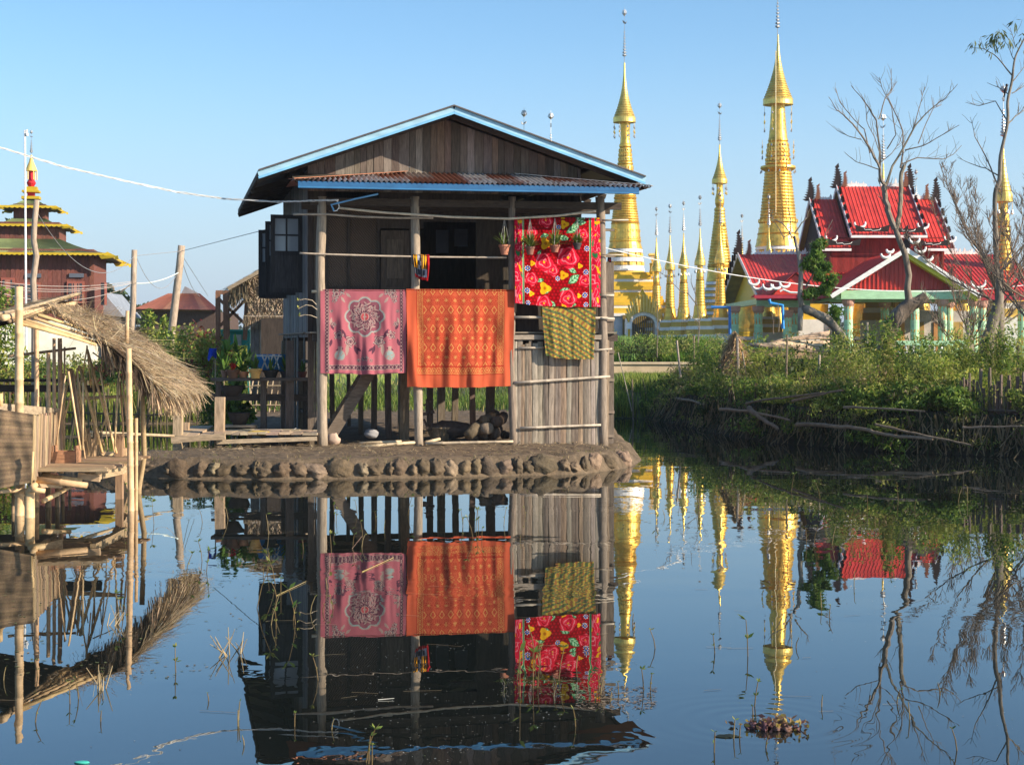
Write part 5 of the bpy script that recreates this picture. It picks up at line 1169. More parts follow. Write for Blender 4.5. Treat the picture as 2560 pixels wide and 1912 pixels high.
# landing on posts over the channel
ld = thing('landing', 'small plank landing on square posts over the channel, left of the boardwalk', 'jetty', LB(1380, 1120, 37)); b = MB()
for (x0, y0, x1, y1, D_, h_) in ((1180,1100,1550,1075,36.2,.13),):
    b = MB(); b.beam(LB(x0, y0, D_), LB(x1, y1, D_), .1, h_, (.42, .31, .2)); b.build('edge_beam', M_WOODH, ld)
b = MB()
for k, (x0, y0, x1, y1) in enumerate(((1245,1075,1345,1010),(1275,1078,1380,1008),(1310,1078,1440,1008),(1400,1075,1470,1035),(1430,1075,1480,1040))): b.beam(LB(x0, y0, 36.4), LB(x1, y1, 38.5), .2, .05, jit((.42, .32, .21)))
b.build('boards', M_WOODH, ld)
for (x, y0, y1, D_, w_) in ((1228,900,1215,36.5,.19),(1278,980,1210,37.5,.15),(1515,805,1180,36.9,.20)):
    b = MB(); a, c = LB(x, y1, D_), LB(x, y0, D_); b.beam((a.x-.03, a.y, -.5), c, w_, w_, jit((.42, .30, .19)), up=(0, 1, 0)); b.build('post', M_WOODV, ld)
# sandals, cloth, sack, lying poles and wood under the house
def sandal(x, y, D_, col, label):
    p = LE(x, y, D_); b = MB(); pts = [(p.x+.13*math.cos(t), p.y+.05*math.sin(t)*(1+.3*math.cos(t)), p.z) for t in np.linspace(0, 2*math.pi, 14)[:-1]]; b.prism(pts, (0, 0, .025), col)
    b.tube([(p.x-.02, p.y-.05, p.z+.025), (p.x+.05, p.y, p.z+.06), (p.x-.02, p.y+.05, p.z+.025)], .009, col, 5); tag(b.build('sandal', M_MATTE), label, 'sandal', 'sandals left on the boardwalk')
sandal(438, 1272, 37.8, (.75, .72, .68), 'white sandal on the boardwalk, left one near the house'); sandal(555, 1262, 37.8, (.32, .32, .33), 'grey sandal on the boardwalk, right one near the house')
b = MB(); V, fs = blob(.28, .12, .05, 5); p = LE(280, 1300, 36.8); b.mesh([p+v+Vector((0, 0, .05)) for v in V], fs, (.65, .45, .08)); tag(b.build('yellow_cloth', M_CLOTH), 'crumpled yellow cloth lying on the edge of the boardwalk', 'cloth')
b = MB(); V, fs = blob(.17, .12, .10, 9); p = LE(1172, 1300, 38); b.mesh([p+v+Vector((0, 0, .05)) for v in V], fs, (.32, .31, .31)); tag(b.build('stone', M_CERAM, smooth=True), 'pale stone lying in the shade at the foot of the stairs', 'stone')
b = MB(); V, fs = blob(.15, .10, .13, 12); p = LE(872, 1330, 37); b.mesh([p+v for v in V], fs, (.55, .40, .30)); tag(b.build('clay_jug', M_CERAM, smooth=True), 'broken pinkish clay jug beside the left veranda post', 'jug')
for (x0, y0, x1, y1, D_, r_, lab) in ((1075,1360,1410,1345,37.3,.035,'bamboo pole lying on the bank, behind the longer pale one'),(1070,1392,1530,1352,36.9,.04,'long pale bamboo pole lying on the bank below the orange towel'),(1600,1355,1716,1325,37.2,.04,'bamboo pole lying on the bank right of the second post')):
    b = MB(); b.bamboo(LE(x0, y0, D_), LE(x1, y1, D_+.2), r_, (.60, .47, .30), n=8); tag(b.build('bamboo_pole', M_BAM, smooth=True), lab, 'bamboo pole', 'bamboo poles lying on the bank')
def ZF(x, y, D): return W(1000+x/3.177, 680+y/3.177, D)
b = MB(); b.bamboo(ZF(200, 1362, 37), ZF(900, 1345, 37.1), .035, (.5, .4, .28), n=7); tag(b.build('bamboo_pole', M_BAM, smooth=True), 'long bamboo pole lying in front of the firewood heap', 'bamboo pole', 'bamboo poles lying on the bank')
b = MB(); b.beam(LE(240, 1465, 34.6), LE(735, 1452, 34.8), .10, .05, (.48, .34, .24)); tag(b.build('plank', M_WOODH), 'narrow plank lying on the mud bank below the boardwalk', 'plank')
b = MB(); b.beam(ZF(-20, 1520, 34), ZF(680, 1490, 34.1), .14, .06, (.26, .18, .12)); tag(b.build('plank', M_WOODH), 'long brown plank lying at the waterline below the orange towel', 'plank')
b = MB(); b.beam(LB(1440, 1188, 35.6), LB(1665, 1158, 35.9), .09, .04, (.5, .38, .25)); tag(b.build('plank', M_WOODH), 'short pale slat lying on the dike in front of the boardwalk', 'plank')
logs = [(540,1300,720,1130,.12,.10),(700,1250,560,1240,.13,.12),(650,1180,760,1140,.10,.13),(760,1190,830,1150,.12,.12),(740,1280,790,1240,.13,.11),(660,1290,700,1250,.13,.13),(560,1330,620,1320,.12,.13),(800,1290,850,1290,.08,.09),(590,1230,740,1115,.07,.06),(740,1100,800,1150,.05,.05)]
for i, (x0, y0, x1, y1, r0, r1) in enumerate(logs):
    b = MB(); a, c = ZF(x0, y0, 37.6+.1*i % 1), ZF(x1, y1, 38.4); pts = [a.lerp(c, t)+Vector((.03*math.sin(t*7+i), 0, .03*math.sin(t*5+i))) for t in (0, .3, .6, 1)]
    b.tube(pts, [r0, r0*1.1, r1, r1*.9], jit((.17, .12, .085), .35), 9); tag(b.build('firewood_log', M_BARK, smooth=True), 'short thick log in the firewood heap beside the bamboo strip wall', 'log', 'firewood logs under the house')
b = MB(); V, fs = blob(.55, .3, .2, 31, n=20, m=12); p = ZF(400, 1250, 39); b.mesh([p+v for v in V], fs, (.13, .10, .08)); tag(b.build('dug_earth', M_MUD, smooth=True), 'dark mound of earth in shade behind the second veranda post', 'mound')
fr = thing('wooden_tripod', 'dark branching wooden frame standing under the orange towel', 'frame', ZF(225, 1260, 38.2))
for (x0, y0, x1, y1, w_) in ((190,1170,230,1260,.05),(235,1120,250,1260,.05),(185,1130,270,1110,.07),(190,1060,262,1010,.04),(215,1010,215,1130,.06)): b = MB(); b.beam(ZF(x0, y0, 38.2), ZF(x1, y1, 38.3), w_, w_, (.07, .05, .04), up=(0, 1, 0)); b.build('spar', M_WOODV, fr)
# twigs beside the left post
b = MB()
for (pts) in (((740,365),(690,345),(640,340),(600,352)),((740,300),(700,270),(650,262),(590,292)),((735,260),(700,225),(640,215),(585,228))):
    b.tube([LE(x, y, 36.5) for x, y in pts], .009, (.5, .4, .28), 4)
    bladeplant(b, LE(pts[-1][0], pts[-1][1], 36.5), 5, .10, .03, [(.4,.4,.1)])
tag(b.build('dry_twigs', M_BARK), 'dry twigs with withered leaves sticking out left of the left post', 'twigs')
# blue cloth on a stick
bc = thing('blue_cloth', 'blue cloth hung on a stick behind the end of the thatch', 'cloth', LB(1480, 700, 40)); b = MB(); b.tube([LB(1483, 720, 40), LB(1483, 500, 40)], .015, (.4, .3, .2), 5); b.build('stick', M_BAM, bc)
b = MB(); b.sheet(lambda i, j: LB(1440-12*j+52*i+10*i*j, 470+(70+18*math.sin(i*7))*j, 39.95)+Vector((0, -.12*math.sin(i*3.14)*(.4+j), 0)), 12, 12, (.02, .06, .42)); b.build('hanging_cloth', M_CLOTH, bc, smooth=True)
# ---------------- utility poles and wires ----------------
def upole(pts, D_, r0, r1, label):
    b = MB(); pp = [W(x, y, D_) for x, y in pts]; pp.insert(0, Vector((pp[0].x, pp[0].y, gz(pp[0].x, pp[0].y)-.2))); n = len(pp); b.tube(pp, [r0+(r1-r0)*i/(n-1) for i in range(n)], (.40, .31, .23), 9)
    return tag(b.build('utility_pole', M_WOODV, smooth=True), label, 'utility pole', 'wooden utility poles')
upole(((86,790),(83,700),(91,640),(84,600),(86,560),(92,500)), 52, .10, .085, 'crooked wooden utility pole in front of the monastery')
upole(((325,860),(333,760),(334,690),(336,625)), 66, .13, .11, 'thin wooden utility pole right of the monastery corner')
upole(((428,840),(440,740),(449,665),(454,614)), 70, .17, .15, 'thick utility pole leaning right, before the rusty roofed house')
def wire(pts, r_, col, label, name='wire', group=None, mt_=None):
    b = MB(); b.tube(pts, r_, col, 5, cap=False); return tag(b.build(name, mt_ or M_PAINT), label, 'wire', group)
def sagw(a, c, s_, n=24): return [a.lerp(c, i/n)-Vector((0, 0, 4*s_*(i/n)*(1-i/n))) for i in range(n+1)]
wc = [(-260,300,31),(0,369,33),(150,415,34),(300,450,35),(440,480,36),(560,497,36.4),(690,505,36.2),(760,503,36),(846,500,35.9)]
def smoothpts(P, m=10):
    out = []
    for i in range(len(P)-1):
        for k in range(m): t = k/m; out.append(tuple(P[i][q]*(1-t)+P[i+1][q]*t for q in range(3)))
    return out+[P[-1]]
pts = [W(*p) for p in smoothpts(wc)]
for ph in (0, 2.1, 4.2): wire([p+Vector((0, .013*math.cos(i*.9+ph), .014*math.sin(i*.9+ph)+.012*noise.noise(Vector((i*.3, ph, 0))))) for i, p in enumerate(pts)], .0075, (.66, .64, .60), 'white strand of the twisted power cable running to the house eave', 'power_cable', 'strands of the white power cable')
b = MB(); b.tube([HP(*HQ(x, y, -.5)) for x, y in ((838,500),(846,506),(848,518),(842,527),(834,528))], .012, (.8, .78, .75), 5); tag(b.build('cable_loop', M_PAINT), 'loop of white cable round the blue bracket at the eave', 'cable')
for (a, c, s_, lab) in (((336,640,66),(454,628,70),.0,'thin wire between the two right hand poles'),((454,628,70),(700,565,48),.0,'thin grey wire rising from the thick pole to the house'),((337,632,66),(440,690,69),.9,'slack wire between the two right hand poles'),((92,530,52),(336,640,66),1.2,'slack wire from the crooked pole across the monastery wall'),((456,640,70),(520,740,100),.0,'thin wire falling right from the thick pole'),((456,655,70),(500,740,90),.3,'slack thin wire falling right from the thick pole')):
    wire(sagw(W(*a), W(*c), s_), .012, (.30, .30, .31), lab)
for k, (y0, y1, s_) in enumerate(((695,703,.25),(702,706,.3),(708,708,.32),(712,712,.6))):
    wire(sagw(W(-60, y0, 60), W(334, y1, 66), s_), .010, (.50, .44, .40), 'pale wire running across the monastery wall windows', 'wire', 'bundle of pale wires before the monastery')
wire(sagw(W(334, 708, 66), W(449, 680, 70), .15), .024, (.66, .74, .70), 'thick pale twisted cable between the two right hand poles')
wire(sagw(W(1470, 609, 60), W(2700, 690, 85), 1.2, 40), .017, (.75, .75, .75), 'thin pale wire crossing before the golden stupas and the red hall')
# lamp post
lp = thing('street_lamp', 'tall white lamp post with hooked top beside the monastery spire', 'street lamp', (XP(66, 95), 95, .9)); b = MB(); b.tube([(XP(66, 95), 95, .9), (XP(62, 95), 95, ZP(326, 95)), (XP(67, 95), 95, ZP(325, 95)), (XP(67, 95), 95, ZP(334, 95))], .06, (.8, .8, .8), 6); b.build('pole', M_PAINT, lp); b = MB(); b.lathe([(ZP(336, 95)-.1, .09), (ZP(334, 95), .11), (ZP(333, 95), .02)], XP(67, 95), 95, 8, (.7, .7, .7)); b.build('lamp_head', M_PAINT, lp)
# ---------------- monastery with three green roofs ----------------
MD = 96.0
def mx_(px, D=MD): return (px-1280)*D/F
def mz_(py, D=MD): return H+(YH-py)*D/F
RB = (.17, .062, .045); YL = (.55, .38, .02)
mon = thing('monastery', 'red timber monastery with three stacked green roofs edged in yellow', 'monastery', (-28.9, 101.0, .9))
CXm, CYm, MR = -28.9, 101.0, R(8.5)
XC = CXm
def tier(hw, pye, hw2, pyt):
    # one square hipped roof: half width, eave row, half width at its top, top row
    xc_, cy = CXm, CYm; ze = mz_(pye, CYm-hw); zt_ = mz_(pyt, CYm-hw2); b = MB()
    cor = [(-1, -1), (1, -1), (1, 1), (-1, 1)]
    for q in range(4):
        (ax, ay), (bx, by) = cor[q], cor[(q+1) % 4]; n = int(2*hw/.16)*2
        def fn(i, j, ax=ax, ay=ay, bx=bx, by=by):
            ux = ax+(bx-ax)*i; uy = ay+(by-ay)*i; h_ = hw+(hw2-hw)*j; return (xc_+ux*h_, cy+uy*h_, ze+(zt_-ze)*j**1.0-.12*math.sin(math.pi*j)+(.03 if int(i*n) % 2 else 0))
        def cf(i, j): 
            k = int(i*2*hw/1.0); r_ = random.Random(k+q*7+(50 if j > .5 else 0)+int(hw*10)).random(); return (.16, .20, .09) if (j > .5 or r_ < .35) else ((.22, .15, .10) if r_ < .8 else (.34, .36, .16))
        b.sheet(fn, n, 6, cf)
        b.sheet(lambda i, j, fn=fn: (lambda p: (p[0], p[1], p[2]-.1))(fn(i, j)), 2, 2, (.05, .03, .02))
    rf_ = b.build('roof', M_ZINC, mon)
    b = MB()
    for q in range(4):   # scalloped yellow fascia
        (ax, ay), (bx, by) = cor[q], cor[(q+1) % 4]; n = int(2*hw/.28)
        for i in range(n):
            t0, t1 = i/n, (i+1)/n; P = lambda t, z: (xc_+(ax+(bx-ax)*t)*(hw+.03), cy+(ay+(by-ay)*t)*(hw+.03), z); tm = (t0+t1)/2
            nrm = (.0, .05*ay, 0) if ay == by else (.05*ax, 0, 0)
            b.prism([P(t0, ze+.05), P(t0, ze-.05), P(t0+(t1-t0)*.25, ze-.09), P(tm, ze-.11), P(t0+(t1-t0)*.75, ze-.09), P(t1, ze-.05), P(t1, ze+.05)], nrm, YL)
    b.build('fascia', M_PAINT, rf_)
    for sx, sy in cor:
        b = MB(); x, y = xc_+sx*hw, cy+sy*hw; f = min(1, .4+hw*.12); b.prism([(x+(q[0]-x)*f, y+(q[1]-y)*f, ze+(q[2]-ze)*f) for q in [(x, y, ze+.12), (x+sx*.5, y+sy*.2, ze-.12), (x+sx*.62, y+sy*.25, ze-.10), (x+sx*.66, y+sy*.28, ze-.32), (x+sx*.48, y+sy*.2, ze-.34), (x+sx*.42, y+sy*.17, ze-.22), (x+sx*.05, y, ze-.3), (x-sx*.35, y, ze-.30), (x-sx*.5, y, ze-.1)]], (0, .10, 0), YL); b.build('corner_ornament', M_PAINT, rf_)
    return hw, cy, ze, zt_
big = tier(4.9, 633, 1.8, 597); mid = tier(2.31, 562, .9, 546); top = tier(1.58, 516, .35, 500)
def mwall(hw, cy, z0_, z1_, name='wall', col=RB, extra=None):
    b = MB()
    for ax in (-1, 1): b.box((XC+ax*hw, cy, (z0_+z1_)/2), (.1, 2*hw, z1_-z0_), col)
    x = XC-hw
    while x < XC+hw-.01: b.box((x+.13, cy-hw, (z0_+z1_)/2), (.25, .1+.03*(int(x*9) % 2), z1_-z0_), jit(col, .22)); x += .26
    b.box((XC, cy+hw, (z0_+z1_)/2), (2*hw, .1, z1_-z0_), col); return b.build(name, M_WOODV, mon)
whw = 4.0; wcy = CYm
mwall(4.0, CYm, mz_(800, 97), big[2]+.3); mwall(1.79, CYm, big[2], mid[2]+.2); mwall(.87, CYm, mid[2], top[2]+.2)
b = MB(); b.box((XC, wcy, (mz_(800)+.5)/2), (2*whw+.15, 2*whw+.15, mz_(803)-.5), (.78, .75, .62)); b.build('ground_floor', M_PLASTER, mon)
wy = wcy-whw
mx_ = lambda p, D=MD: (p-1280)*D/F-.55+(.0 if p < 300 else .55)
for (px0, px1, py0, py1, op) in ((168,200,708,752,0),(32,92,712,760,1),(8,30,700,758,0)):
    D_ = wy; x0, x1, z0_, z1_ = mx_(px0, D_), mx_(px1, D_), mz_(py1, D_), mz_(py0, D_)
    b = MB(); b.box(((x0+x1)/2, wy-.12, (z0_+z1_)/2), (x1-x0+.25, .12, z1_-z0_+.25), (.30, .09, .06)); wf = b.build('window', M_PAINT, mon)
    b = MB(); b.box(((x0+x1)/2, wy-.2, (z0_+z1_)/2), (x1-x0, .04, z1_-z0_), (.04, .045, .05)); b.build('pane', M_PANE, wf)
    b = MB()
    for k in range(1, 4): x = x0+(x1-x0)*k/4; b.box((x, wy-.24, (z0_+z1_)/2), (.05 if k != 2 else .18, .04, z1_-z0_), (.35, .14, .10))
    for k in range(1, 5): b.box(((x0+x1)/2, wy-.25, z0_+(z1_-z0_)*k/5), (x1-x0, .03, .03), (.35, .16, .12))
    b.build('glazing_bars', M_PAINT, wf)
for px0, px1, py0, py1 in ((168,204,683,693),(64,100,684,694)):
    D_ = wy; b = MB(); b.box((mx_((px0+px1)/2, D_), wy-.12, mz_((py0+py1)/2, D_)), (mx_(px1, D_)-mx_(px0, D_), .1, mz_(py0, D_)-mz_(py1, D_)), (.10, .11, .14)); b.build('transom_window', M_PANE, mon)
b = MB(); b.box((mx_(258, wy), wy-.35, mz_(734, wy)), (.08, .7, 1.3), (.34, .10, .07)); b.build('shutter', M_WOODV, mon)
b = MB(); b.box((mx_(253, wy), wy-.08, mz_(734, wy)), (.35, .06, 1.3), (.04, .03, .03)); b.build('window', M_PANE, mon)
# small spire on top
b = MB(); D_ = wcy; x = CXm; ZZ = lambda y: mz_(y, D_); RD_ = (.55, .02, .03)
for (y0, y1, w_, c) in ((499,492,1.15,YL),(492,482,.45,RD_),(482,477,1.1,YL),(477,468,.8,YL)): b.box((x, D_, (ZZ(y0)+ZZ(y1))/2), (w_*.9, w_*.9, ZZ(y1)-ZZ(y0)), c)
b.lathe([(ZZ(468), .16), (ZZ(458), .28), (ZZ(448), .15), (ZZ(425), .13)], x, D_, 12, RD_); b.lathe([(ZZ(428), .36), (ZZ(418), .27), (ZZ(405), .14), (ZZ(395), .08), (ZZ(388), .05)], x, D_, 14, GOLD2)
for k in range(6): a = k*1.05; b.tube([(x+.33*math.cos(a), D_+.33*math.sin(a), ZZ(428)), (x+.33*math.cos(a), D_+.33*math.sin(a), ZZ(450))], .03, GOLD2, 4)
b.build('spire', M_GOLDP, mon); b = MB(); finial(b, 1280+CXm/D_*F, D_, 324, 390, sc_=.7); b.build('finial', M_SILVER, mon)
mon.rotation_euler = (0, 0, MR); mx_ = lambda p, D=MD: (p-1280)*D/F
# small white house, rusty roofed house
wh = thing('white_outhouse', 'small white house with grey metal roof at the corner of the monastery', 'house', (mx_(290, 104), 106, .9)); Dh = 104.0
b = MB(); b.box((mx_(288, Dh), Dh+2, (mz_(783, Dh)+.9)/2), (mx_(302, Dh)-mx_(272, Dh), 4, mz_(783, Dh)-.9), (.62, .64, .64)); b.build('wall', M_PLASTER, wh)
b = MB(); b.prism([(mx_(262, Dh), Dh-.4, mz_(768, Dh)+.9), (mx_(312, Dh), Dh-.4, mz_(790, Dh)), (mx_(312, Dh), Dh-.4, mz_(793, Dh)), (mx_(262, Dh), Dh-.4, mz_(788, Dh))], (0, 5, 0), (.38, .40, .42)); b.build('roof', M_ZINC, wh); b = MB(); b.box((mx_(279, Dh), Dh-.03, mz_(821, Dh)), (.42, .06, .42), (.12, .09, .06)); b.build('window', M_PANE, wh)
rh = thing('rusty_roofed_house', 'low house with rusty hipped metal roof behind the garden', 'house', (mx_(430, 100), 103, .9)); Dh = 98.0
b = MB(); A = [(mx_(335, Dh), Dh, mz_(773, Dh)), (mx_(548, Dh), Dh, mz_(776, Dh)), (mx_(500, Dh+5), Dh+5, mz_(735, Dh+5)), (mx_(420, Dh+5), Dh+5, mz_(735, Dh+5))]
A = [Vector(p) for p in A]
b.sheet(lambda i, j: tuple((A[0].lerp(A[1], i).lerp(A[3].lerp(A[2], i), j))+Vector((0, 0, .04 if int(i*120) % 2 else 0))), 240, 2, lambda i, j: jit((.34, .12, .07) if int(i*9) % 4 != 3 else (.45, .22, .13), .1))
rr_ = [Vector((mx_(548, Dh), Dh, mz_(776, Dh))), Vector((mx_(530, Dh+10), Dh+10, mz_(776, Dh))), Vector((mx_(500, Dh+5), Dh+5, mz_(735, Dh+5)))]; b.face(rr_, (.45, .2, .12)); b.face([(mx_(335, Dh), Dh, mz_(773, Dh)), (mx_(340, Dh+10), Dh+10, mz_(773, Dh)), A[3]], (.3, .12, .08)); b.face([A[3], A[2], (mx_(530, Dh+10), Dh+10, mz_(776, Dh)), (mx_(340, Dh+10), Dh+10, mz_(773, Dh))], (.3, .12, .08))
b.prism([(mx_(452, Dh+5), Dh+5, mz_(736, Dh+5)), (mx_(500, Dh+5), Dh+5, mz_(736, Dh+5)), (mx_(462, Dh+5), Dh+5, mz_(716, Dh+5))], (0, .6, 0), (.35, .33, .33)); b.build('roof', M_ZINC, rh)
b = MB(); b.box((mx_(442, Dh), Dh+5, (mz_(778, Dh)+.8)/2), (mx_(530, Dh)-mx_(350, Dh), 8.5, mz_(778, Dh)-.8), (.09, .06, .05)); b.build('wall', M_WOODV, rh)
# thatched hut beyond the plant stand
Dh = 58.0; hx = lambda p, D=Dh: (p-1280)*D/F; hz = lambda p, D=Dh: H+(YH-p)*D/F
hut = thing('thatched_hut', 'small matting walled hut with thatched roof on stilts left of the house', 'hut', (hx(660), Dh+1.5, .4)); b = MB(); r = random.Random(4)
b.sheet(lambda i, j: (hx(618+130*i), Dh+.0, hz(690)+(hz(796)-hz(690))*j) if True else 0, 2, 2, (.30, .22, .14)); b.box((hx(690), Dh+1.6, (hz(690)+hz(796))/2), (hx(760)-hx(618), 3.1, hz(690)-hz(796)), (.36, .27, .18))
straw(b, lambda i, j: Vector((hx(618+130*i), Dh-.03, hz(690)+(hz(796)-hz(690))*j)), 1500, .16, .035, [(.42,.34,.25),(.26,.20,.14),(.36,.27,.18)], r, jitter=.9)
b.build('matting_wall', M_WOODH, hut)
b = MB(); ra, rb_ = Vector((hx(578), Dh-.6, hz(722))), Vector((hx(700), Dh-.6, hz(655)))
b.sheet(lambda i, j: tuple(ra.lerp(rb_, i)+Vector((0, 4.2*j, .04))), 4, 4, (.22, .16, .10)); b.sheet(lambda i, j: tuple(ra.lerp(rb_, i)+Vector((0, 4.2*j, -.04))), 4, 4, (.12, .09, .06))
straw(b, lambda i, j: Vector(ra.lerp(rb_, 1-j)+Vector((0, 4.2*i, .04))), 1600, .4, .03, [STR2, (.30, .25, .15), (.4, .31, .2)], r)
straw(b, lambda i, j: Vector((hx(580+44*i), Dh-.6, hz(722-24*i)-j*.5)), 500, .3, .03, [(.13, .11, .07), (.2, .15, .09)], r)
straw(b, lambda i, j: Vector((hx(612+100*i), Dh-.25, hz(790)-j*.25)), 700, .25, .03, [STR2, (.4, .31, .2)], r); b.build('thatch', M_DRY, hut)
b = MB(); b.beam(ra+Vector((0, -.05, -.02)), rb_+Vector((0, -.05, -.02)), .06, .12, (.35, .27, .18)); b.beam((hx(614), Dh-.1, hz(791)), (hx(760), Dh-.1, hz(791)), .05, .06, (.45, .38, .3)); b.build('roof_edge_pole', M_WOODH, hut)
b = MB(); b.box((hx(715), Dh+.5, (hz(796)+.4)/2), (hx(770)-hx(660), 2.4, hz(796)-.4), (.06, .045, .035)); b.build('lower_wall', M_WOODV, hut)  # wall coloured near black for the shade of the overhang
for px in (632, 643, 655, 762): b = MB(); b.box((hx(px), Dh, (hz(796)+.3)/2), (.14, .14, hz(796)-.3), (.40, .33, .26) if px == 655 else (.2, .17, .15)); b.build('post', M_WOODV, hut)
fr = thing('timber_frame', 'bare reddish timber frame with crossed braces left of the thatched hut', 'frame', (hx(560), 60, .4))
for (x0, y0, x1, y1, w_) in ((545,730,545,880,.16),(565,735,567,850,.2),(618,738,612,850,.14),(540,731,600,731,.14),(545,745,618,815,.10),(618,745,550,815,.10)): b = MB(); b.beam((hx(x0, 60), 60, hz(y0, 60)), (hx(x1, 60), 60, hz(y1, 60)), w_, w_, (.26, .13, .08), up=(0, 1, 0)); b.build('timber', M_WOODV, fr)
tb = thing('teal_shelter', 'teal painted board shelter beneath the timber frame', 'shelter', (hx(590, 62), 62, .4)); b = MB(); b.box((hx(588, 62), 62, hz(826, 62)), (hx(625, 62)-hx(552, 62), .3, .07), (.02, .30, .26)); b.box((hx(590, 62), 62.2, hz(845, 62)), (hx(622, 62)-hx(556, 62), .1, .55), (.03, .36, .32)); b.box((hx(592, 62), 62.1, hz(850, 62)), (.3, .05, .4), (.5, .5, .48)); b.build('boards', M_PAINT, tb)
for px in (556, 622): b = MB(); b.box((hx(px, 62), 62, (hz(826, 62)+.3)/2), (.09, .09, hz(826, 62)-.3), (.03, .3, .27)); b.build('post', M_PAINT, tb)
# ---------------- plants ----------------
def leafcloud(b, P, size, cols, seed, up=.0, asp=.45, droop=0):
    rs = np.random.RandomState(seed); P = np.asarray(P, float); n = len(P)
    a = rs.normal(size=(n, 3)); a[:, 2] += up; a[:, 2] -= droop; a /= np.linalg.norm(a, axis=1, keepdims=True)
    c = np.cross(a, rs.normal(size=(n, 3))); c /= np.linalg.norm(c, axis=1, keepdims=True)
    l = (size*rs.uniform(.6, 1.3, n))[:, None]*.5; w_ = l*asp
    Q = np.stack([P-a*l, P+c*w_, P+a*l, P-c*w_], 1)
    cl = np.array(cols)[rs.randint(0, len(cols), n)]*rs.uniform(.7, 1.25, (n, 1)); b.quads(Q, np.clip(cl, 0, 1))
def blades(b, X, Y, h, wd, cols, seed, lean=.25, z=None):
    rs = np.random.RandomState(seed); n = len(X); z = ground_z(X, Y) if z is None else z
    an = rs.uniform(0, 6.283, n); hh = h*rs.uniform(.45, 1.15, n); ln = lean*rs.uniform(0, 1, n)*hh; d = np.stack([np.cos(an), np.sin(an), 0*an], 1); s_ = np.stack([-np.sin(an+rs.uniform(-.8,.8,n)), np.cos(an), 0*an], 1)
    p0 = np.stack([X, Y, z-.05], 1); p1 = p0+d*(ln*.35)[:, None]; p1[:, 2] += hh*.6; p2 = p0+d*ln[:, None]; p2[:, 2] += hh
    w0 = (wd*rs.uniform(.6, 1.3, n))[:, None]*.5; cl = np.clip(np.array(cols)[rs.randint(0, len(cols), n)]*rs.uniform(.7, 1.3, (n, 1)), 0, 1)
    b.quads(np.stack([p0-s_*w0, p0+s_*w0, p1+s_*w0*.8, p1-s_*w0*.8], 1), cl); b.quads(np.stack([p1-s_*w0*.8, p1+s_*w0*.8, p2+s_*w0*.1, p2-s_*w0*.1], 1), cl)
def clump_pts(c, rr, n, seed, k=14, sub=.38):
    rs = np.random.RandomState(seed); d = rs.normal(size=(k, 3)); d /= np.linalg.norm(d, axis=1, keepdims=True); cc = np.array(c)+d*np.array(rr)*rs.uniform(.25, .9, (k, 1))
    i = rs.randint(0, k, n); q = rs.normal(size=(n, 3)); q /= np.linalg.norm(q, axis=1, keepdims=True); q *= rs.uniform(.3, 1, (n, 1))**.6
    return cc[i]+q*np.array(rr)*sub*rs.uniform(.7, 1.2, (k, 1))[i]
G1 = [(.11,.19,.03),(.18,.27,.045),(.25,.33,.05),(.07,.14,.025)]; G2 = [(.26,.30,.06),(.34,.37,.08),(.17,.23,.04),(.40,.35,.12)]; GD = [(.03,.06,.015),(.05,.08,.02),(.07,.07,.03)]; GY = [(.34,.38,.06),(.44,.43,.10),(.24,.32,.05)]; DRYC = [(.38,.28,.15),(.28,.20,.11),(.46,.36,.2)]
def stuff(b, name, m, label=None): o = b.build(name, m, pivot=(0, 0, 0)); o['kind'] = 'stuff'; return o
rs = np.random.RandomState(2)
def region(n, x0, x1, y0, y1, test=None, seed=0):
    r_ = np.random.RandomState(seed); X = r_.uniform(x0, x1, n); Y = r_.uniform(y0, y1, n)
    zz = ground_z(X, Y); m = zz > .02
    if test is not None: m &= test(X, Y)
    return X[m], Y[m]
b = MB()   # meadow behind everything
X, Y = region(26000, -26, 22, 55, 75.2, seed=1); blades(b, X, Y, .38, .03, G1+G2+GD+G1, 1, lean=.7)
X, Y = region(14000, -40, 45, 75, 125, seed=2); blades(b, X, Y, .55, .10, G1+G2, 2)
X, Y = region(9000, -7.5, 5, 58, 66, seed=3); blades(b, X, Y, .32, .025, G1, 3)
# canal edge seen right of the house
X, Y = region(16000, 3.0, 9, 57, 68, seed=4); blades(b, X, Y, .55, .03, G1+GY, 4, lean=.6)
X, Y = region(7000, 3.5, 10, 76.5, 84, seed=5); blades(b, X, Y, 1.3, .09, [(.12,.26,.03),(.18,.30,.04),(.08,.16,.03)], 5, lean=.4)
for k in range(120):
    x = rs.uniform(3.5, 11); y = rs.uniform(76.6, 83); z = gz(x, y); hgt = rs.uniform(.5, 1.7); leafcloud(b, clump_pts((x, y, z+hgt*.5), (.6, .5, hgt*.5), 170, 3000+k, k=8, sub=.5), .17, [G1, GY, GD, G2][k % 4], 3200+k, up=.7, asp=.25)
stuff(b, 'tall_grass', M_LEAF)
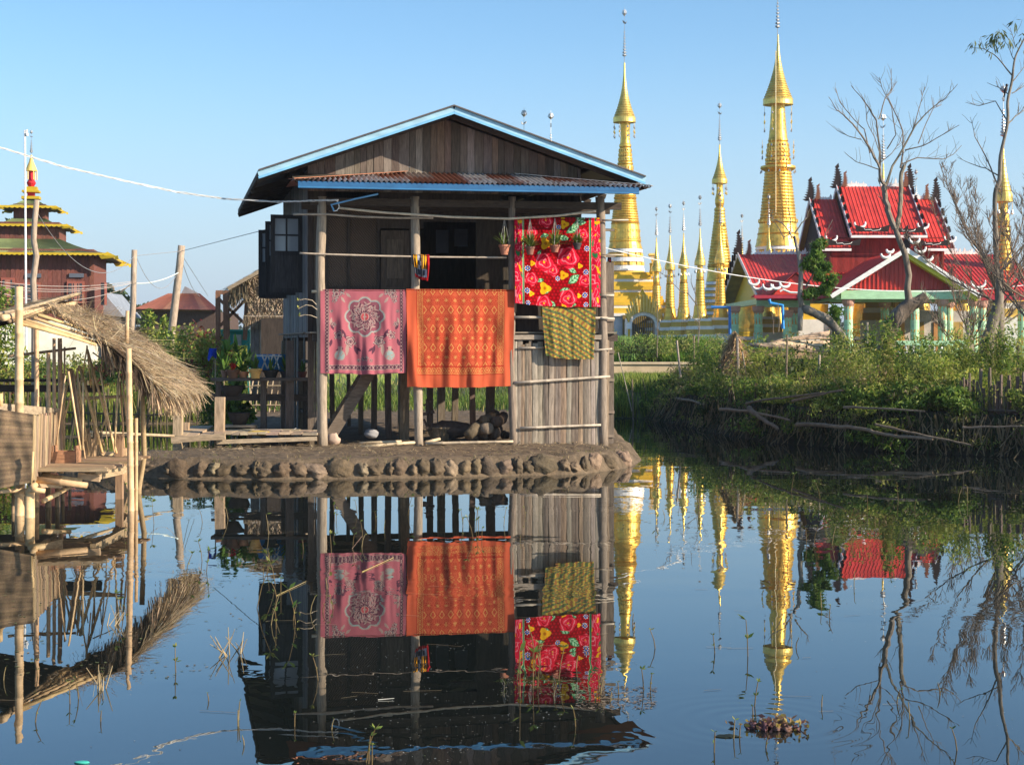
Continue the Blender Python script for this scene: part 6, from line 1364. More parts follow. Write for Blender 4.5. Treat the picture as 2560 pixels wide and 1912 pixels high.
# bank undergrowth on the right
BL_ = [(1640,1050),(1700,1062),(1800,1084),(1950,1108),(2200,1128),(2560,1144),(2800,1152)]; bp_ = [Vector((*pw(*q), 0)) for q in BL_]
def along(t):
    m = len(bp_)-1; k = min(int(t*m), m-1); return bp_[k].lerp(bp_[k+1], t*m-k)
b = MB(); rs = np.random.RandomState(8); bc_ = MB(); bdr = MB()
for k in range(430):
    t = rs.uniform(0, 1); off = rs.uniform(.25, 9)*(rs.uniform(0, 1)**.7); p = along(t); x, y = p.x+off*.93, p.y+off*.45+rs.uniform(-.3, .3); z = gz(x, y)
    hgt = .25+.5*rs.uniform()+1.9*min(1, off/2.5)*abs(math.sin(x*1.3+y*.7)*math.sin(y*.45+1))**1.3*(1.25 if y < 48 else 1); 
    rr = (rs.uniform(.4, .8), rs.uniform(.4, .8), hgt*.5)
    P = clump_pts((x, y, z+hgt*.5), rr, int(380*min(1.2, 50/y)*(.6+hgt*.5)), 100+k, k=9, sub=.5)
    cols = [G1, G2, GY, GD, G1, GY, DRYC+G2][rs.randint(0, 7)]; leafcloud(b, P, rs.choice([.08, .10, .14]), cols, 200+k, up=.5, asp=rs.choice([.25, .42]))
stuff(b, 'bank_undergrowth', M_LEAF)
n = 6500; tt = rs.uniform(0, 1, n); off = rs.uniform(.9, 7, n); PP = np.array([along(t) for t in tt]); X = PP[:, 0]+off*.93+rs.uniform(-.2, .2, n); Y = PP[:, 1]+off*.4
b = MB(); blades(b, X, Y, 1.0, .022, G2+DRYC+GY+GY, 9, lean=.9); 
# overhanging roots and dead stems down the shaded face of the bank
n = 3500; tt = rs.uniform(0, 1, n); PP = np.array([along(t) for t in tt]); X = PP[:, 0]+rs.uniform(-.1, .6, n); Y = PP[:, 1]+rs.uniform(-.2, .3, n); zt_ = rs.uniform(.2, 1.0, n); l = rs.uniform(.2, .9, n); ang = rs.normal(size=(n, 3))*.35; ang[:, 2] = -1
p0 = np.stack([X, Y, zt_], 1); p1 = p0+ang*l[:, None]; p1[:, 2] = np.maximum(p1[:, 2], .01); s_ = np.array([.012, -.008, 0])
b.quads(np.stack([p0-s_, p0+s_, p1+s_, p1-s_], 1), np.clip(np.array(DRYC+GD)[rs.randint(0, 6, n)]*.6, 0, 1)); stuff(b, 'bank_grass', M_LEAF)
b = MB(); rs = np.random.RandomState(9)
for k in range(150):
    t = rs.uniform(0, .42); off = rs.uniform(2, 16); p = along(t); x, y = p.x+off*.75, p.y+off*.7; z = gz(x, y); hgt = rs.uniform(.9, 1.7)
    leafcloud(b, clump_pts((x, y, z+hgt*.5), (.7, .7, hgt*.5), 260, 600+k, k=9, sub=.5), .11, [G1, GY, G2][k % 3], 900+k, up=.6)
stuff(b, 'garden_thicket', M_LEAF)
# left garden growth
b = MB()
for k in range(250):
    x = rs.uniform(-24, -10.0); y = rs.uniform(55.5, 76); z = gz(x, y); hgt = rs.uniform(.5, 1.5) if (x*F/y+1280 < 330 or y < 59) else rs.uniform(1.3, 2.9); leafcloud(b, clump_pts((x, y, z+hgt*.5), (.8, .6, hgt*.5), 260 if hgt < 1.4 else 480, 1300+k, k=9, sub=.5), .12 if hgt < 1.4 else .18, [G1, G2, GY, [(.20,.04,.03),(.15,.05,.03),(.1,.12,.03)]][k % 4 if k % 11 else 3], 1500+k, up=.6)
X, Y = region(6000, -22, -9, 54.2, 58, seed=14); blades(b, X, Y, .9, .04, G1+G2, 15, lean=.4)
stuff(b, 'garden_growth', M_LEAF)
# individual shrubs and little trees
def shrub(name, label, cat, c, rr, n, size, cols, seed, stems=5, group=None, up=.4, asp=.42, k=14, droop=0, sub=.38):
    t = thing(name, label, cat, c, group); b = MB(); r = random.Random(seed)
    P = clump_pts((c[0], c[1], c[2]+rr[2]*1.15), rr, n, seed, k=k, sub=sub); leafcloud(b, P, size, cols, seed+1, up=up, asp=asp, droop=droop); b.build('leaves', M_LEAF, t)
    b = MB()
    for q in range(stems):
        a = r.uniform(0, 6.28); e = Vector((c[0]+math.cos(a)*rr[0]*.5, c[1]+math.sin(a)*rr[1]*.5, c[2]+rr[2]*r.uniform(.8, 1.7))); b.tube([(c[0], c[1], c[2]-.1), Vector(c).lerp(e, .5)+Vector((r.uniform(-.1, .1), 0, .05)), e], [.05*rr[2], .035*rr[2], .01], (.20, .15, .10), 5)
    b.build('stem', M_BARK, t); return t
def gp(px, D): x = (px-1280)*D/F; return (x, D, gz(x, D))
shrub('small_tree', 'small bushy tree between the two utility poles before the rusty roof', 'tree', gp(400, 72), (1.0, .8, 1.75), 2600, .24, G1+GY, 31, up=0, asp=.35)
shrub('shrub', 'bright green bush at the foot of the thick leaning utility pole', 'bush', gp(470, 62), (1.3, .9, .85), 2600, .16, GY+G1, 33)
shrub('shrub', 'tall dark green bush behind the blue cloth on the stick', 'bush', gp(535, 46), (.55, .5, 1.25), 2600, .16, G1+[(.05,.11,.02)], 35, asp=.25)
shrub('shrub', 'yellow green bush right of the rusty roofed house', 'bush', gp(525, 60), (.75, .6, 1.25), 2400, .17, GY+[(.3,.22,.05)], 37, asp=.25)
shrub('shrub', 'broad leaved plant behind the pots at the left end of the plant stand', 'bush', gp(585, 43), (.5, .4, 1.0), 700, .30, G1+[(.14,.24,.04)], 39, asp=.5)
0 and shrub('shrub', 'dark leafy plant behind the pots close to the house wall', 'bush', gp(650, 43), (.5, .4, .75), 700, .28, GD+G1, 41, asp=.45)
shrub('shrub', 'reddish leaved shrub low in the garden behind the thatched shed', 'bush', gp(405, 60), (1.0, .6, .45), 1500, .13, [(.20,.05,.04),(.14,.04,.03),(.10,.12,.03)], 43)
t = shrub('leafy_tree', 'green leafed tree reaching in at the left edge before the monastery', 'tree', gp(-40, 58), (1.5, 1.2, 1.9), 5000, .2, G1+GY, 45, asp=.4, k=20)
shrub('shrub', 'pale bush under the left slope of the shed roof', 'bush', gp(30, 56), (.9, .7, .8), 1800, .14, GY+G2, 47)
# far trees
def fartree(px, D, hgt, w_, label, seed, cols=((.05,.085,.03),(.07,.11,.04),(.04,.07,.03))):
    x, y, z = (px-1280)*D/F, D, 1.2; t = thing('far_tree', label, 'tree', (x, y, z), 'distant trees'); b = MB(); rs_ = np.random.RandomState(seed)
    for k in range(9):
        c = (x+rs_.uniform(-.4, .4)*w_, y+rs_.uniform(-.3, .3)*w_, z+hgt*rs_.uniform(.35, .9)); leafcloud(b, clump_pts(c, (w_*.26, w_*.26, hgt*.13), 420, seed*10+k, k=8, sub=.5), .55, cols, seed+k, up=.2, asp=.6)
    b.build('crown', M_LEAF, t); b = MB(); b.tube([(x, y, z-1), (x+.2, y, z+hgt*.5), (x, y, z+hgt*.85)], [.3, .22, .08], (.18, .14, .10), 6)
    for k in range(5): b.tube([(x, y, z+hgt*(.35+.09*k)), (x+(-1)**k*w_*.3, y, z+hgt*(.5+.09*k))], [.12, .04], (.18, .14, .10), 5)
    b.build('trunk', M_BARK, t)
for k, (px, D, h_, w_, lab) in enumerate(((283,150,7.6,5,'tall distant tree just right of the monastery eave'),(320,165,5.4,6,'rounder distant tree left of the leaning utility pole'),(250,140,4.5,5,'distant tree low behind the white outhouse'),(28,150,13.0,5.5,'tall distant tree crown left of the monastery spire'),(60,156,14.0,5,'distant tree crown behind the monastery spire'),(515,240,7,5,'left one of two faint trees beside the timber frame'),(542,250,6.6,4.5,'right one of two faint trees beside the timber frame'))): fartree(px, D, h_, w_, lab, 60+k)
b = MB(); rs_ = np.random.RandomState(77)
for k in range(150):
    px = -300+3200*k/150; D = rs_.uniform(420, 640); x = (px-1280)*D/F; h_ = rs_.uniform(4, 9); leafcloud(b, clump_pts((x, D, 1+h_*.45), (9, 6, h_*.5), 260, 2000+k, k=10, sub=.5), 1.6, [(.05,.08,.035),(.07,.10,.04)], 2200+k, asp=.7)
stuff(b, 'far_woods', M_LEAF)
b = MB(); n = 160   # hills
for (D, hm, sd_) in ((1900, 34, 1), (2500, 58, 5)):
    V = []
    for i in range(n+1):
        x = -D*.45+D*.9*i/n; h_ = hm*(.55+.6*noise.fractal(Vector((x/330+sd_, sd_, 0)), 1, 2, 4)); V.append((x, max(6, min(66, h_))))
    for i in range(n): b.face([(V[i][0], D, -5), (V[i+1][0], D, -5), (V[i+1][0], D+200, V[i+1][1]), (V[i][0], D+200, V[i][1])], (.05, .07, .04)); b.face([(V[i][0], D+200, V[i][1]), (V[i+1][0], D+200, V[i+1][1]), (V[i+1][0], D+500, -5), (V[i][0], D+500, -5)], (.05, .07, .04))
tag(b.build('hills', M_PLASTER, smooth=True, pivot=(0, 0, 0)), kind='structure')
# ---------------- bare trees on the right ----------------
def ZB(x, y, D): return W(1980+x/2.95, 400+y/2.95, D)
def ZH(x, y, D): return W(1980+x/2.95, y/2.95, D)
def ZA(x, y, D): return W(1480+x/3.44, 480+y/3.44, D)
def limb(b, P, r0, r1, col, rn, twigs=0, tl=1.0, tw=.35, depth=2, upb=.5):
    m = []; n = len(P)
    for i in range(n-1):
        for k in range(3): t = k/3; m.append(P[i].lerp(P[i+1], t)+Vector((rn.uniform(-1, 1), rn.uniform(-1, 1), rn.uniform(-1, 1)))*.012*(r0*20+.3))
    m.append(P[-1]); N_ = len(m); b.tube(m, [r0+(r1-r0)*(i/(N_-1))**.8 for i in range(N_)], jit(col, .12, rn), 8 if r0 > .06 else 5, cap=r0 > .05)
    for k in range(twigs):
        t = rn.uniform(.25, 1.0); i = min(N_-2, int(t*(N_-1))); p = m[i]; d = (m[i+1]-m[i]).normalized(); side = Vector((rn.uniform(-1, 1), rn.uniform(-.7, .7), rn.uniform(-.3, 1))).normalized()
        dd = (d*.75+side*.75+Vector((0, 0, upb*.6))).normalized(); L_ = tl*rn.uniform(.45, 1)*(1.15-.5*t); e = [p]; q = p; 
        for s_ in range(3): dd = (dd+Vector((rn.uniform(-.25, .25), rn.uniform(-.25, .25), .18*upb))).normalized(); q = q+dd*L_/3; e.append(q)
        rt = max(.008, (r0+(r1-r0)*t)*tw)
        limb(b, e, rt, .004, col, rn, (4 if depth > 1 else 0) if depth > 0 else 0, tl*.5, .6, depth-1, upb) if depth > 0 else limb(b, e, rt, .004, col, rn, 0)
rn = random.Random(21); BK = (.21, .175, .135); DA = 54.0
ta = thing('bare_tree', 'bare tree with thick leaning lopped trunk and spreading leafless crown before the red hall', 'tree', ZB(660, 1560, DA), 'bare trees on the right bank')
b = MB(); tr = [ZB(640,1650,DA), ZB(680,1480,DA), ZB(705,1320,DA), ZB(760,1180,DA), ZB(850,1090,DA), ZB(930,1040,DA), ZB(985,1000,DA)]; b.trunk(tr, [.40, .31, .28, .26, .26, .19, .17], (.17, .135, .105), 20, .2, seed=3)
b.tube([ZB(860,1110,DA), ZB(866,1050,DA), ZB(850,950,DA), ZB(862,850,DA), ZB(835,700,DA), ZB(795,600,DA), ZB(762,510,DA)], [.16, .13, .105, .10, .095, .09, .085], BK, 10)
for k in range(10): 
    t = rn.uniform(.3, .9); q = tr[3].lerp(tr[5], t); limb(b, [q, q+Vector((rn.uniform(-.2, .5), -.1, rn.uniform(-.3, .1))), q+Vector((rn.uniform(-.2, .7), -.15, rn.uniform(-.6, 0)))], .012, .004, BK, rn)
b.build('trunk', M_BARK, ta, smooth=True); b = MB()
def LH(pts, yo=0): return [ZH(x, y, DA)+Vector((0, yo*i/len(pts), 0)) for i, (x, y) in enumerate(pts)]
limb(b, [ZB(762,515,DA), ZB(722,420,DA), ZB(692,300,DA), ZB(682,190,DA)], .10, .085, BK, rn, 3, 1.2)
limb(b, [ZB(768,510,DA), ZB(795,400,DA), ZB(800,250,DA), ZB(800,120,DA), ZB(830,40,DA)], .085, .06, BK, rn, 3, 1.0)
for pts, r0, tw, yo in (([(682,1370),(650,1330),(640,1250),(575,1130),(510,1030),(430,930),(350,860),(300,830),(240,740)], .075, 16, -.8), ([(650,1340),(655,1100),(640,880),(560,730),(465,610)], .06, 12, .8), ([(640,880),(690,730),(745,650),(748,495)], .03, 7, .4),
    ([(690,1370),(740,1230),(840,1050),(900,930),(1000,820),(1110,740),(1190,640)], .06, 18, -.6), ([(800,1240),(830,1120),(835,950),(780,800),(740,690),(820,570)], .045, 12, 1.0), ([(815,1210),(930,1160),(1130,1170),(1210,1130),(1280,1060)], .03, 9, .6), ([(830,1110),(960,1080),(1100,1000),(1210,935)], .03, 10, -.5),
    ([(640,1250),(560,1220),(480,1190),(400,1120)], .025, 4, .3), ([(575,1130),(540,950),(480,880),(380,740),(355,630)], .03, 8, .9), ([(700,1100),(760,1000),(720,800),(640,660),(615,590)], .028, 8, -.7), ([(900,930),(950,780),(975,700),(1000,630)], .022, 6, .5), ([(930,1060),(1000,900),(1060,790),(1130,760)], .024, 8, .6), ([(655,1150),(600,1010),(540,900),(530,780)], .022, 6, -.4), ([(510,1030),(440,1010),(370,980),(330,950)], .02, 4, .2), ([(650,1200),(740,1130),(800,1050),(830,960)], .022, 5, .3)):
    limb(b, LH(pts, yo), r0*.8, .009, BK, rn, tw, .8, .32, 1)
b.build('branches', M_BARK, ta)
# bent tree with leafy shoots
DB = 53.0; tbn = thing('bent_tree', 'low crooked tree with bent pale trunk and bunches of green leaves before the hall', 'tree', ZB(385, 1560, DB)); b = MB()
b.trunk([ZB(390,1640,DB), ZB(375,1450,DB), ZB(360,1320,DB), ZB(320,1240,DB), ZB(250,1170,DB), ZB(170,1130,DB), ZB(110,1105,DB), ZB(70,1085,DB)], [.28, .22, .19, .155, .135, .115, .15, .09], (.24, .21, .17), 16, .22, seed=5)
b.tube([ZB(72,1095,DB), ZB(58,1000,DB), ZB(66,850,DB), ZB(50,700,DB), ZB(14,560,DB), ZA(1720,400,DB), ZA(1700,340,DB)], [.10, .085, .075, .065, .05, .04, .03], (.32, .28, .23), 7); b.tube([ZB(66,1090,DB), ZB(60,1180,DB), ZB(58,1260,DB)], [.1, .085, .08], (.36, .32, .26), 7); b.build('trunk', M_BARK, tbn, smooth=True)
b = MB()
for pts, tw in (([(1700,345),(1640,270),(1560,230),(1510,160)],5), ([(1710,345),(1700,200),(1660,60)],3), ([(1700,360),(1650,390),(1600,300),(1530,200)],4), ([(1745,350),(1800,270),(1850,220),(1870,150)],4), ([(1790,620),(1860,520),(1900,430)],3)): limb(b, [ZA(x, y, DB) for x, y in pts], .028, .007, BK, rn, tw, .5, .4, 1)
limb(b, [ZB(100,940,DB), ZB(160,830,DB), ZB(190,700,DB), ZB(240,560,DB), ZB(300,440,DB)], .03, .01, BK, rn, 7, .6, .4, 1); b.build('branches', M_BARK, tbn)
b = MB()
for (x, y, rx, rz, n) in ((190,640,60,50,420),(180,740,75,60,620),(225,790,60,50,450),(290,890,60,50,420),(150,1000,70,50,380),(240,960,60,55,380),(310,1130,60,70,380),(200,850,50,40,260),(120,770,40,50,200)):
    c = ZB(x, y, DB); k_ = DB/F/2.95*1.2; leafcloud(b, clump_pts(c, (rx*k_, rx*k_, rz*k_), int(n*.8), int(x+y), k=9, sub=.55), .20, [(.09,.19,.03),(.14,.25,.04),(.22,.32,.06)], int(x*y) % 9999, droop=.9, asp=.32)
b.build('leaves', M_LEAF, tbn)
# the tall thin tree with the bird and the twiggy ones at the right edge
DC = 50.0; tc_ = thing('tall_thin_tree', 'tall thin nearly leafless tree at the right edge with a few drooping leaves on top', 'tree', ZB(1400, 1560, DC)); b = MB()
b.trunk([ZB(1380,1650,DC), ZB(1420,1420,DC), ZB(1490,1180,DC), ZB(1530,1000,DC), ZB(1512,800,DC), ZB(1500,500,DC), ZB(1498,250,DC), ZB(1530,150,DC), ZH(1540,1150,DC), ZH(1590,900,DC), ZH(1590,750,DC), ZH(1622,600,DC), ZH(1645,430,DC), ZH(1711,290,DC), ZH(1760,180,DC)], [.24, .21, .17, .12, .085, .08, .075, .065, .055, .048, .042, .035, .026, .018, .01], (.19, .16, .125), 12, .14, 4, seed=8); b.build('trunk', M_BARK, tc_, smooth=True); b = MB()
LC = lambda pts: [ZH(x, y, DC)+Vector((0, .15*i, 0)) for i, (x, y) in enumerate(pts)]
for pts, r0, tw in (([(1530,1400),(1440,1150),(1370,1000),(1345,850)],.03,9), ([(1590,900),(1510,740),(1400,770),(1310,740)],.022,6), ([(1622,560),(1530,420),(1440,350),(1350,330)],.025,4), ([(1600,700),(1530,640),(1460,600)],.018,4), ([(1640,450),(1600,330),(1570,260)],.014,4), ([(1650,350),(1635,250),(1630,190)],.012,2), ([(1620,690),(1711,640),(1760,600)],.018,4), ([(1630,600),(1700,520),(1780,430)],.018,4), ([(1590,920),(1650,860),(1740,800)],.03,8), ([(1530,1300),(1440,1240),(1340,1200),(1250,1150)],.024,6)): limb(b, LC(pts), r0, .006, BK, rn, tw, .7, .4, 1)
b.build('branches', M_BARK, tc_); b = MB()
for (x, y, n) in ((1350,330,16),(1500,270,34),(1540,255,24),(1600,290,14),(1640,185,12),(1700,290,14),(1490,350,12),(1410,320,8)):
    c = ZH(x, y, DC); leafcloud(b, np.array(c)+np.random.RandomState(x).normal(size=(n, 3))*.12-np.array([0, 0, .1]), .26, [(.14,.17,.05),(.20,.22,.07),(.08,.11,.04)], x, droop=2.2, asp=.2)
b.build('leaves', M_LEAF, tc_)
BK2 = (.21, .16, .12)
def twiggy(px, D, hgt, spread, label, seed, nl=9, lean=0, tw=22):
    x = (px-1280)*D/F; z = gz(x, D); rn = random.Random(seed*3); t = thing('twiggy_tree', label, 'tree', (x, D, z), 'bare twiggy trees at the right edge'); b = MB(); top = Vector((x+lean, D, z+hgt*.45)); b.tube([(x, D, z-.2), (x+lean*.3, D, z+hgt*.2), top], [.18, .15, .10], BK, 9); b.build('trunk', M_BARK, t, smooth=True); b = MB()
    for k in range(nl):
        a = 6.283*k/nl+rn.uniform(-.3, .3); o = top.lerp(Vector((x+lean*.3, D, z+hgt*.2)), rn.uniform(0, .8)); e = [o]; d = Vector((math.cos(a)*.8, math.sin(a)*.5, rn.uniform(.3, 1.0))).normalized(); q = o
        for s_ in range(5): q = q+d*(hgt*.6*spread/5)*rn.uniform(.8, 1.1); e.append(q); d = (d+Vector((rn.uniform(-.2, .2), rn.uniform(-.2, .2), .22))).normalized()
        limb(b, e, .032, .006, BK2, rn, tw, .7, .35, 2)
    b.build('branches', M_BARK, t)
twiggy(2500, 51, 8.6, .85, 'dense twiggy bare tree at the right edge, tallest of its kind', 5, nl=17, tw=26)
twiggy(2425, 54, 4.6, .85, 'smaller twiggy bare tree left of the tall thin tree', 6, nl=9)
twiggy(2590, 47, 6.6, 1.0, 'twiggy bare tree half cut off by the right edge of the view', 7, nl=14)
# sapling left
sp = thing('sapling', 'thin leafless forked sapling before the small golden stupas', 'sapling', ZA(915, 1480, 58)); b = MB(); rn = random.Random(4)
for pts, r0, tw in (([(925,1560),(915,1350),(920,1130),(900,960)],.045,4), ([(903,970),(830,880),(760,850),(650,740),(590,690)],.022,8), ([(918,1130),(960,1020),(1010,960)],.015,4), ([(915,1120),(840,1060),(720,1010)],.018,6), ([(900,960),(890,880),(850,780),(860,700)],.014,6)): limb(b, [ZA(x, y, 58) for x, y in pts], r0, .006, BK, rn, tw, .5, .4, 1)
b.build('branches', M_BARK, sp)
for (x0, y0, x1, y1, D) in ((560,1420,560,800,62),(1560,1220,1540,960,60),(1605,1200,1600,950,60)):
    b = MB(); rn2 = random.Random(x0); limb(b, [ZA(x0, y0, D), ZA((x0+x1)/2+6, (y0+y1)/2, D), ZA(x1, y1, D)], .02, .008, BK2, rn2, 12 if x0 < 600 else 3, .3, .4, 1); tag(b.build('dry_stalk', M_BARK), {560:'tall dry stalk with tiny twigs before the gate of the big stupa',1560:'leaning dry stalk before the blue drain pipe, left of two',1605:'upright dry stalk before the blue drain pipe, right of two'}[x0], 'stalk')
bd = thing('bird', 'small dark bird perched in the tall thin tree at the right edge', 'bird', ZH(1575, 690, DC-.05)); b = MB(); o = ZH(1575, 690, DC-.05); V, fs = blob(.055, .06, .12, 3, amp=.05); b.mesh([o+Vector((v.x+v.z*.25, v.y, v.z+.10)) for v in V], fs, (.03, .025, .025)); V, fs = blob(.04, .04, .045, 4, amp=.03); b.mesh([o+Vector((v.x+.035, v.y, v.z+.24)) for v in V], fs, (.03, .025, .025)); b.tube([o+Vector((.06, -.01, .245)), o+Vector((.105, -.02, .235))], [.012, .002], (.05, .04, .02), 5); b.tube([o+Vector((-.01, 0, .03)), o+Vector((-.05, 0, -.12))], [.03, .022], (.02, .018, .018), 5); b.build('body', M_MATTE, bd, smooth=True)
# ---------------- bits on the right bank ----------------
def ZC(x, y, D): return W(1480+x/3.303, 760+y/3.303, D)
def ZD(x, y, D): return W(1980+x/3.303, 760+y/3.303, D)
BD = (.24, .18, .12); BG = (.40, .33, .25)
for i, (x0, y0, x1, y1, D, r_, lab) in enumerate(((700,300,762,900,56,.045,'thick pale stake leaning left at the canal corner'),(1200,270,1222,700,51,.045,'pale stake standing in front of the straw heap'),(1612,260,1600,850,48,.035,'dark thin stake before the bamboo pile'),
    (842,260,852,440,62,.035,'short stake behind the bank scrub left of the straw heap'),(1240,390,1335,700,51,.028,'thin stake leaning right beside the straw heap'),(215,400,330,740,57,.02,'thin bamboo leaning right in the canal grass'),(332,620,340,970,57,.03,'dark stake standing at the water in the canal grass'),
    (415,610,480,800,58,.018,'short dark twig stake in the canal grass'),(1065,500,1085,760,52,.04,'dark stake left of the straw heap'))):
    b = MB(); a, c = ZC(x1, y1, D), ZC(x0, y0, D); a.z = min(a.z, .3); b.bamboo(a, c, r_, jit(BG if i in (0, 1, 4, 5) else BD), n=6); tag(b.build('stake', M_BAM), lab, 'stake', 'stakes on the right bank')
for i, (x0, y0, y1, lab) in enumerate(((1215,420,720,'grey stake near the water before the balustrade'),(1450,150,560,'grey pole before the right column of the pavilion'),(615,150,420,'short grey post among the leaves left of the thick trunk'),(1860,310,700,'stout dark post at the right edge of the bank'),(220,420,700,'dark stake in the scrub below the bent tree'),(680,440,760,'thin white stake at the foot of the thick leaning trunk'))):
    b = MB(); D = (46, 48, 52, 44, 48, 50)[i]; a, c = ZD(x0-12, y1, D), ZD(x0+6, y0, D); a.z = .5; b.tube([a, a.lerp(c, .5)+Vector((.02, 0, 0)), c], [.05, .045, .04], jit(BG if i != 3 else (.10,.08,.06)), 7); tag(b.build('stake', M_BAM), lab, 'stake', 'stakes on the right bank')
# straw heap
b = MB(); r = random.Random(12); poly = [(1190,240),(1310,450),(1250,640),(1205,760)]; pl = [(1185,245),(1120,350),(1065,490),(1195,750)]
def sh(i, j):
    q = j*3; k = min(int(q), 2); f = q-k; R_ = [poly[k][m]*(1-f)+poly[k+1][m]*f for m in (0, 1)]; L_ = [pl[k][m]*(1-f)+pl[k+1][m]*f for m in (0, 1)]; x = L_[0]*(1-i)+R_[0]*i; y = L_[1]*(1-i)+R_[1]*i
    return ZC(x, y, 52)+Vector((0, -.5*math.sin(math.pi*i)+.6*(1-j), 0))
b.sheet(sh, 8, 8, (.28, .18, .09)); straw(b, sh, 1800, .35, .022, [(.60,.38,.18),(.45,.28,.13),(.68,.48,.26),(.3,.2,.1)], r, lay=.1, jitter=.6)
tag(b.build('straw_heap', M_DRY), 'leaning heap of orange brown straw thatch on the right bank', 'straw heap')
# bamboo pile on its frame
bpile = thing('bamboo_pile_rack', 'low rough timber rack beneath the pile of bamboo on the right bank', 'rack', ZC(1600, 600, 55))
for (x0, y0, x1, y1, w_) in ((1300,385,1930,425,.10),(1420,415,1930,440,.14),(1420,545,1930,560,.12),(1415,430,1420,700,.10),(1410,430,1520,610,.09),(1880,430,1890,700,.1)): b = MB(); b.beam(ZC(x0, y0, 54.6), ZC(x1, y1, 54.6), w_, w_, jit((.50, .34, .20))); b.build('timber', M_WOODH, bpile)
b = MB(); b.box((ZC(1680, 480, 56).x, 56.2, 1.25), (5.6, 1.6, .9), (.05, .035, .025)); b.build('shade_filler', M_WOODV, bpile)  # dark box standing in for the shade under the pile
r = random.Random(6)
for k in range(16):
    b = MB(); y0 = 360-r.uniform(0, 22)-6*(k % 3); y1 = 395-12.5*k+r.uniform(-8, 8); D = 54.2+.12*k; b.bamboo(ZC(1300+k*14+r.uniform(-20, 30), y0-k*1.5, D), ZC(1960, y1+20, D+.6), .042, jit(r.choice([(.50,.37,.24),(.38,.27,.18),(.58,.44,.28)]), .2, r), n=6, sag=-.05)
    tag(b.build('bamboo_pole', M_BAM, smooth=True), 'weathered bamboo pole in the slanting pile on the right bank rack', 'bamboo pole', 'bamboo poles piled on the right bank')
# drifted branches at the foot of the bank
for (pts, D0_, D1_, r_, lab, f_) in (([(1060,870),(1300,880),(1400,905),(1640,960)],50,47,.05,'crooked branch lying along the bank foot below the straw heap',ZC),([(1300,860),(1400,940),(1470,985),(1535,1030)],48,44,.075,'thick driftwood limb dipping into the water below the straw heap',ZC),([(700,780),(800,790),(930,830)],54,52,.05,'grey branch against the dark bank near the canal corner',ZC),([(1270,820),(1450,790),(1640,765),(1916,730)],49,47,.04,'long grey pole across the face of the bank below the bamboo pile',ZC),
    ([(40,990),(260,1003),(470,1018),(640,1045),(750,1070),(930,1098),(1160,1115)],44.5,42.5,.06,'long wavy pale branch lying just above the water at right',ZD),([(690,990),(900,1040),(1100,1085),(1300,1125),(1480,1165)],43,41,.035,'straight thin pole slanting down to the slat fence',ZD),([(430,850),(700,860),(1100,885)],46,44,.035,'pale horizontal pole halfway up the shaded bank',ZD),([(1410,1020),(1600,1012),(1916,1010)],40.2,39.5,.03,'rail pole tied across the dark slat fence',ZD),([(0,800),(200,755),(420,712)],47,46.5,.04,'pole slanting up the shaded bank below the bent tree',ZD)):
    b = MB(); m = len(pts); ox, oy = (1480, 1980)[f_ is ZD], 760; P = [f_(x, y, F*H/(np.interp(ox+x/3.303, [q[0] for q in BL_], [q[1] for q in BL_])-YH)-.75+(.5 if oy+y/3.303 < 1015 else 0)) for i, (x, y) in enumerate(pts)]; rn = random.Random(int(pts[0][0])); limb(b, P, r_, r_*.6, (.25, .19, .135), rn, 0); tag(b.build('fallen_branch', M_BARK, smooth=True), lab, 'branch', 'fallen branches along the right bank')
r = random.Random(15); t_ = fence('slat_fence', 'dark bamboo slat fence standing in the water at the right edge', [(10.75, 40.6), (12.6, 38.6)], 1.25, 1.75, .085, .045, (.15, .105, .08), r, lean=.03, rails=(.5,))
r = random.Random(16); fence('wattle_fence', 'rough dark stake fence along the shaded bank face', [(5.2, 54.5), (6.1, 49.5), (8.0, 45.3), (10.6, 41.3)], .7, 1.25, .16, .03, (.09, .065, .045), r, lean=.18, rails=(.4,))
def broad(px, D, n, L, label, seed):
    x, y, z = gp(px, D); t = thing('broad_leaved_plant', label, 'plant', (x, y, z), 'broad leaved plants on the right bank'); r = random.Random(seed); b = MB(); Q = []; Cc = []
    for k in range(n):
        a = r.uniform(0, 6.28); d = Vector((math.cos(a)*.35, math.sin(a)*.35, 1)).normalized(); s_ = Vector((r.uniform(-1, 1), r.uniform(-1, 1), 0)).normalized(); p = Vector((x+r.uniform(-.15, .15), y, z+L*.35)); l = L*r.uniform(.6, 1); col = jit(r.choice([(.10,.20,.04),(.16,.27,.06),(.07,.14,.03)]), .2, r)
        for i in range(4):
            t0, t1 = i/4, (i+1)/4; w0, w1 = l*.14*math.sin(math.pi*(.08+.9*t0)), l*.14*math.sin(math.pi*(.08+.9*t1)); a0, a1 = p+d*l*t0, p+d*l*t1; Q.append([a0-s_*w0, a0+s_*w0, a1+s_*w1, a1-s_*w1]); Cc.append(col)
    b.quads([[tuple(q) for q in f] for f in Q], Cc); b.build('leaves', M_LEAF, t); b = MB(); b.tube([(x, y, z-.1), (x, y, z+L*.5)], [.05, .03], (.15, .2, .07), 6); b.build('stem', M_LEAF, t)
for k, (px, D, lab) in enumerate(((2230,60,'broad leaved plant right of the thick leaning trunk, leftmost'),(2258,61,'broad leaved plant before the left of the balustrade'),(2345,60,'tall broad leaved plant before the third pavilion column'),(2385,61,'twin broad leaved plant before the right end of the balustrade'),(2195,60,'broad leaved plant just behind the thick leaning trunk'),(2085,60,'dark broad leaved plant left of the first pavilion column'))): broad(px, D, 9, 1.15, lab, k)
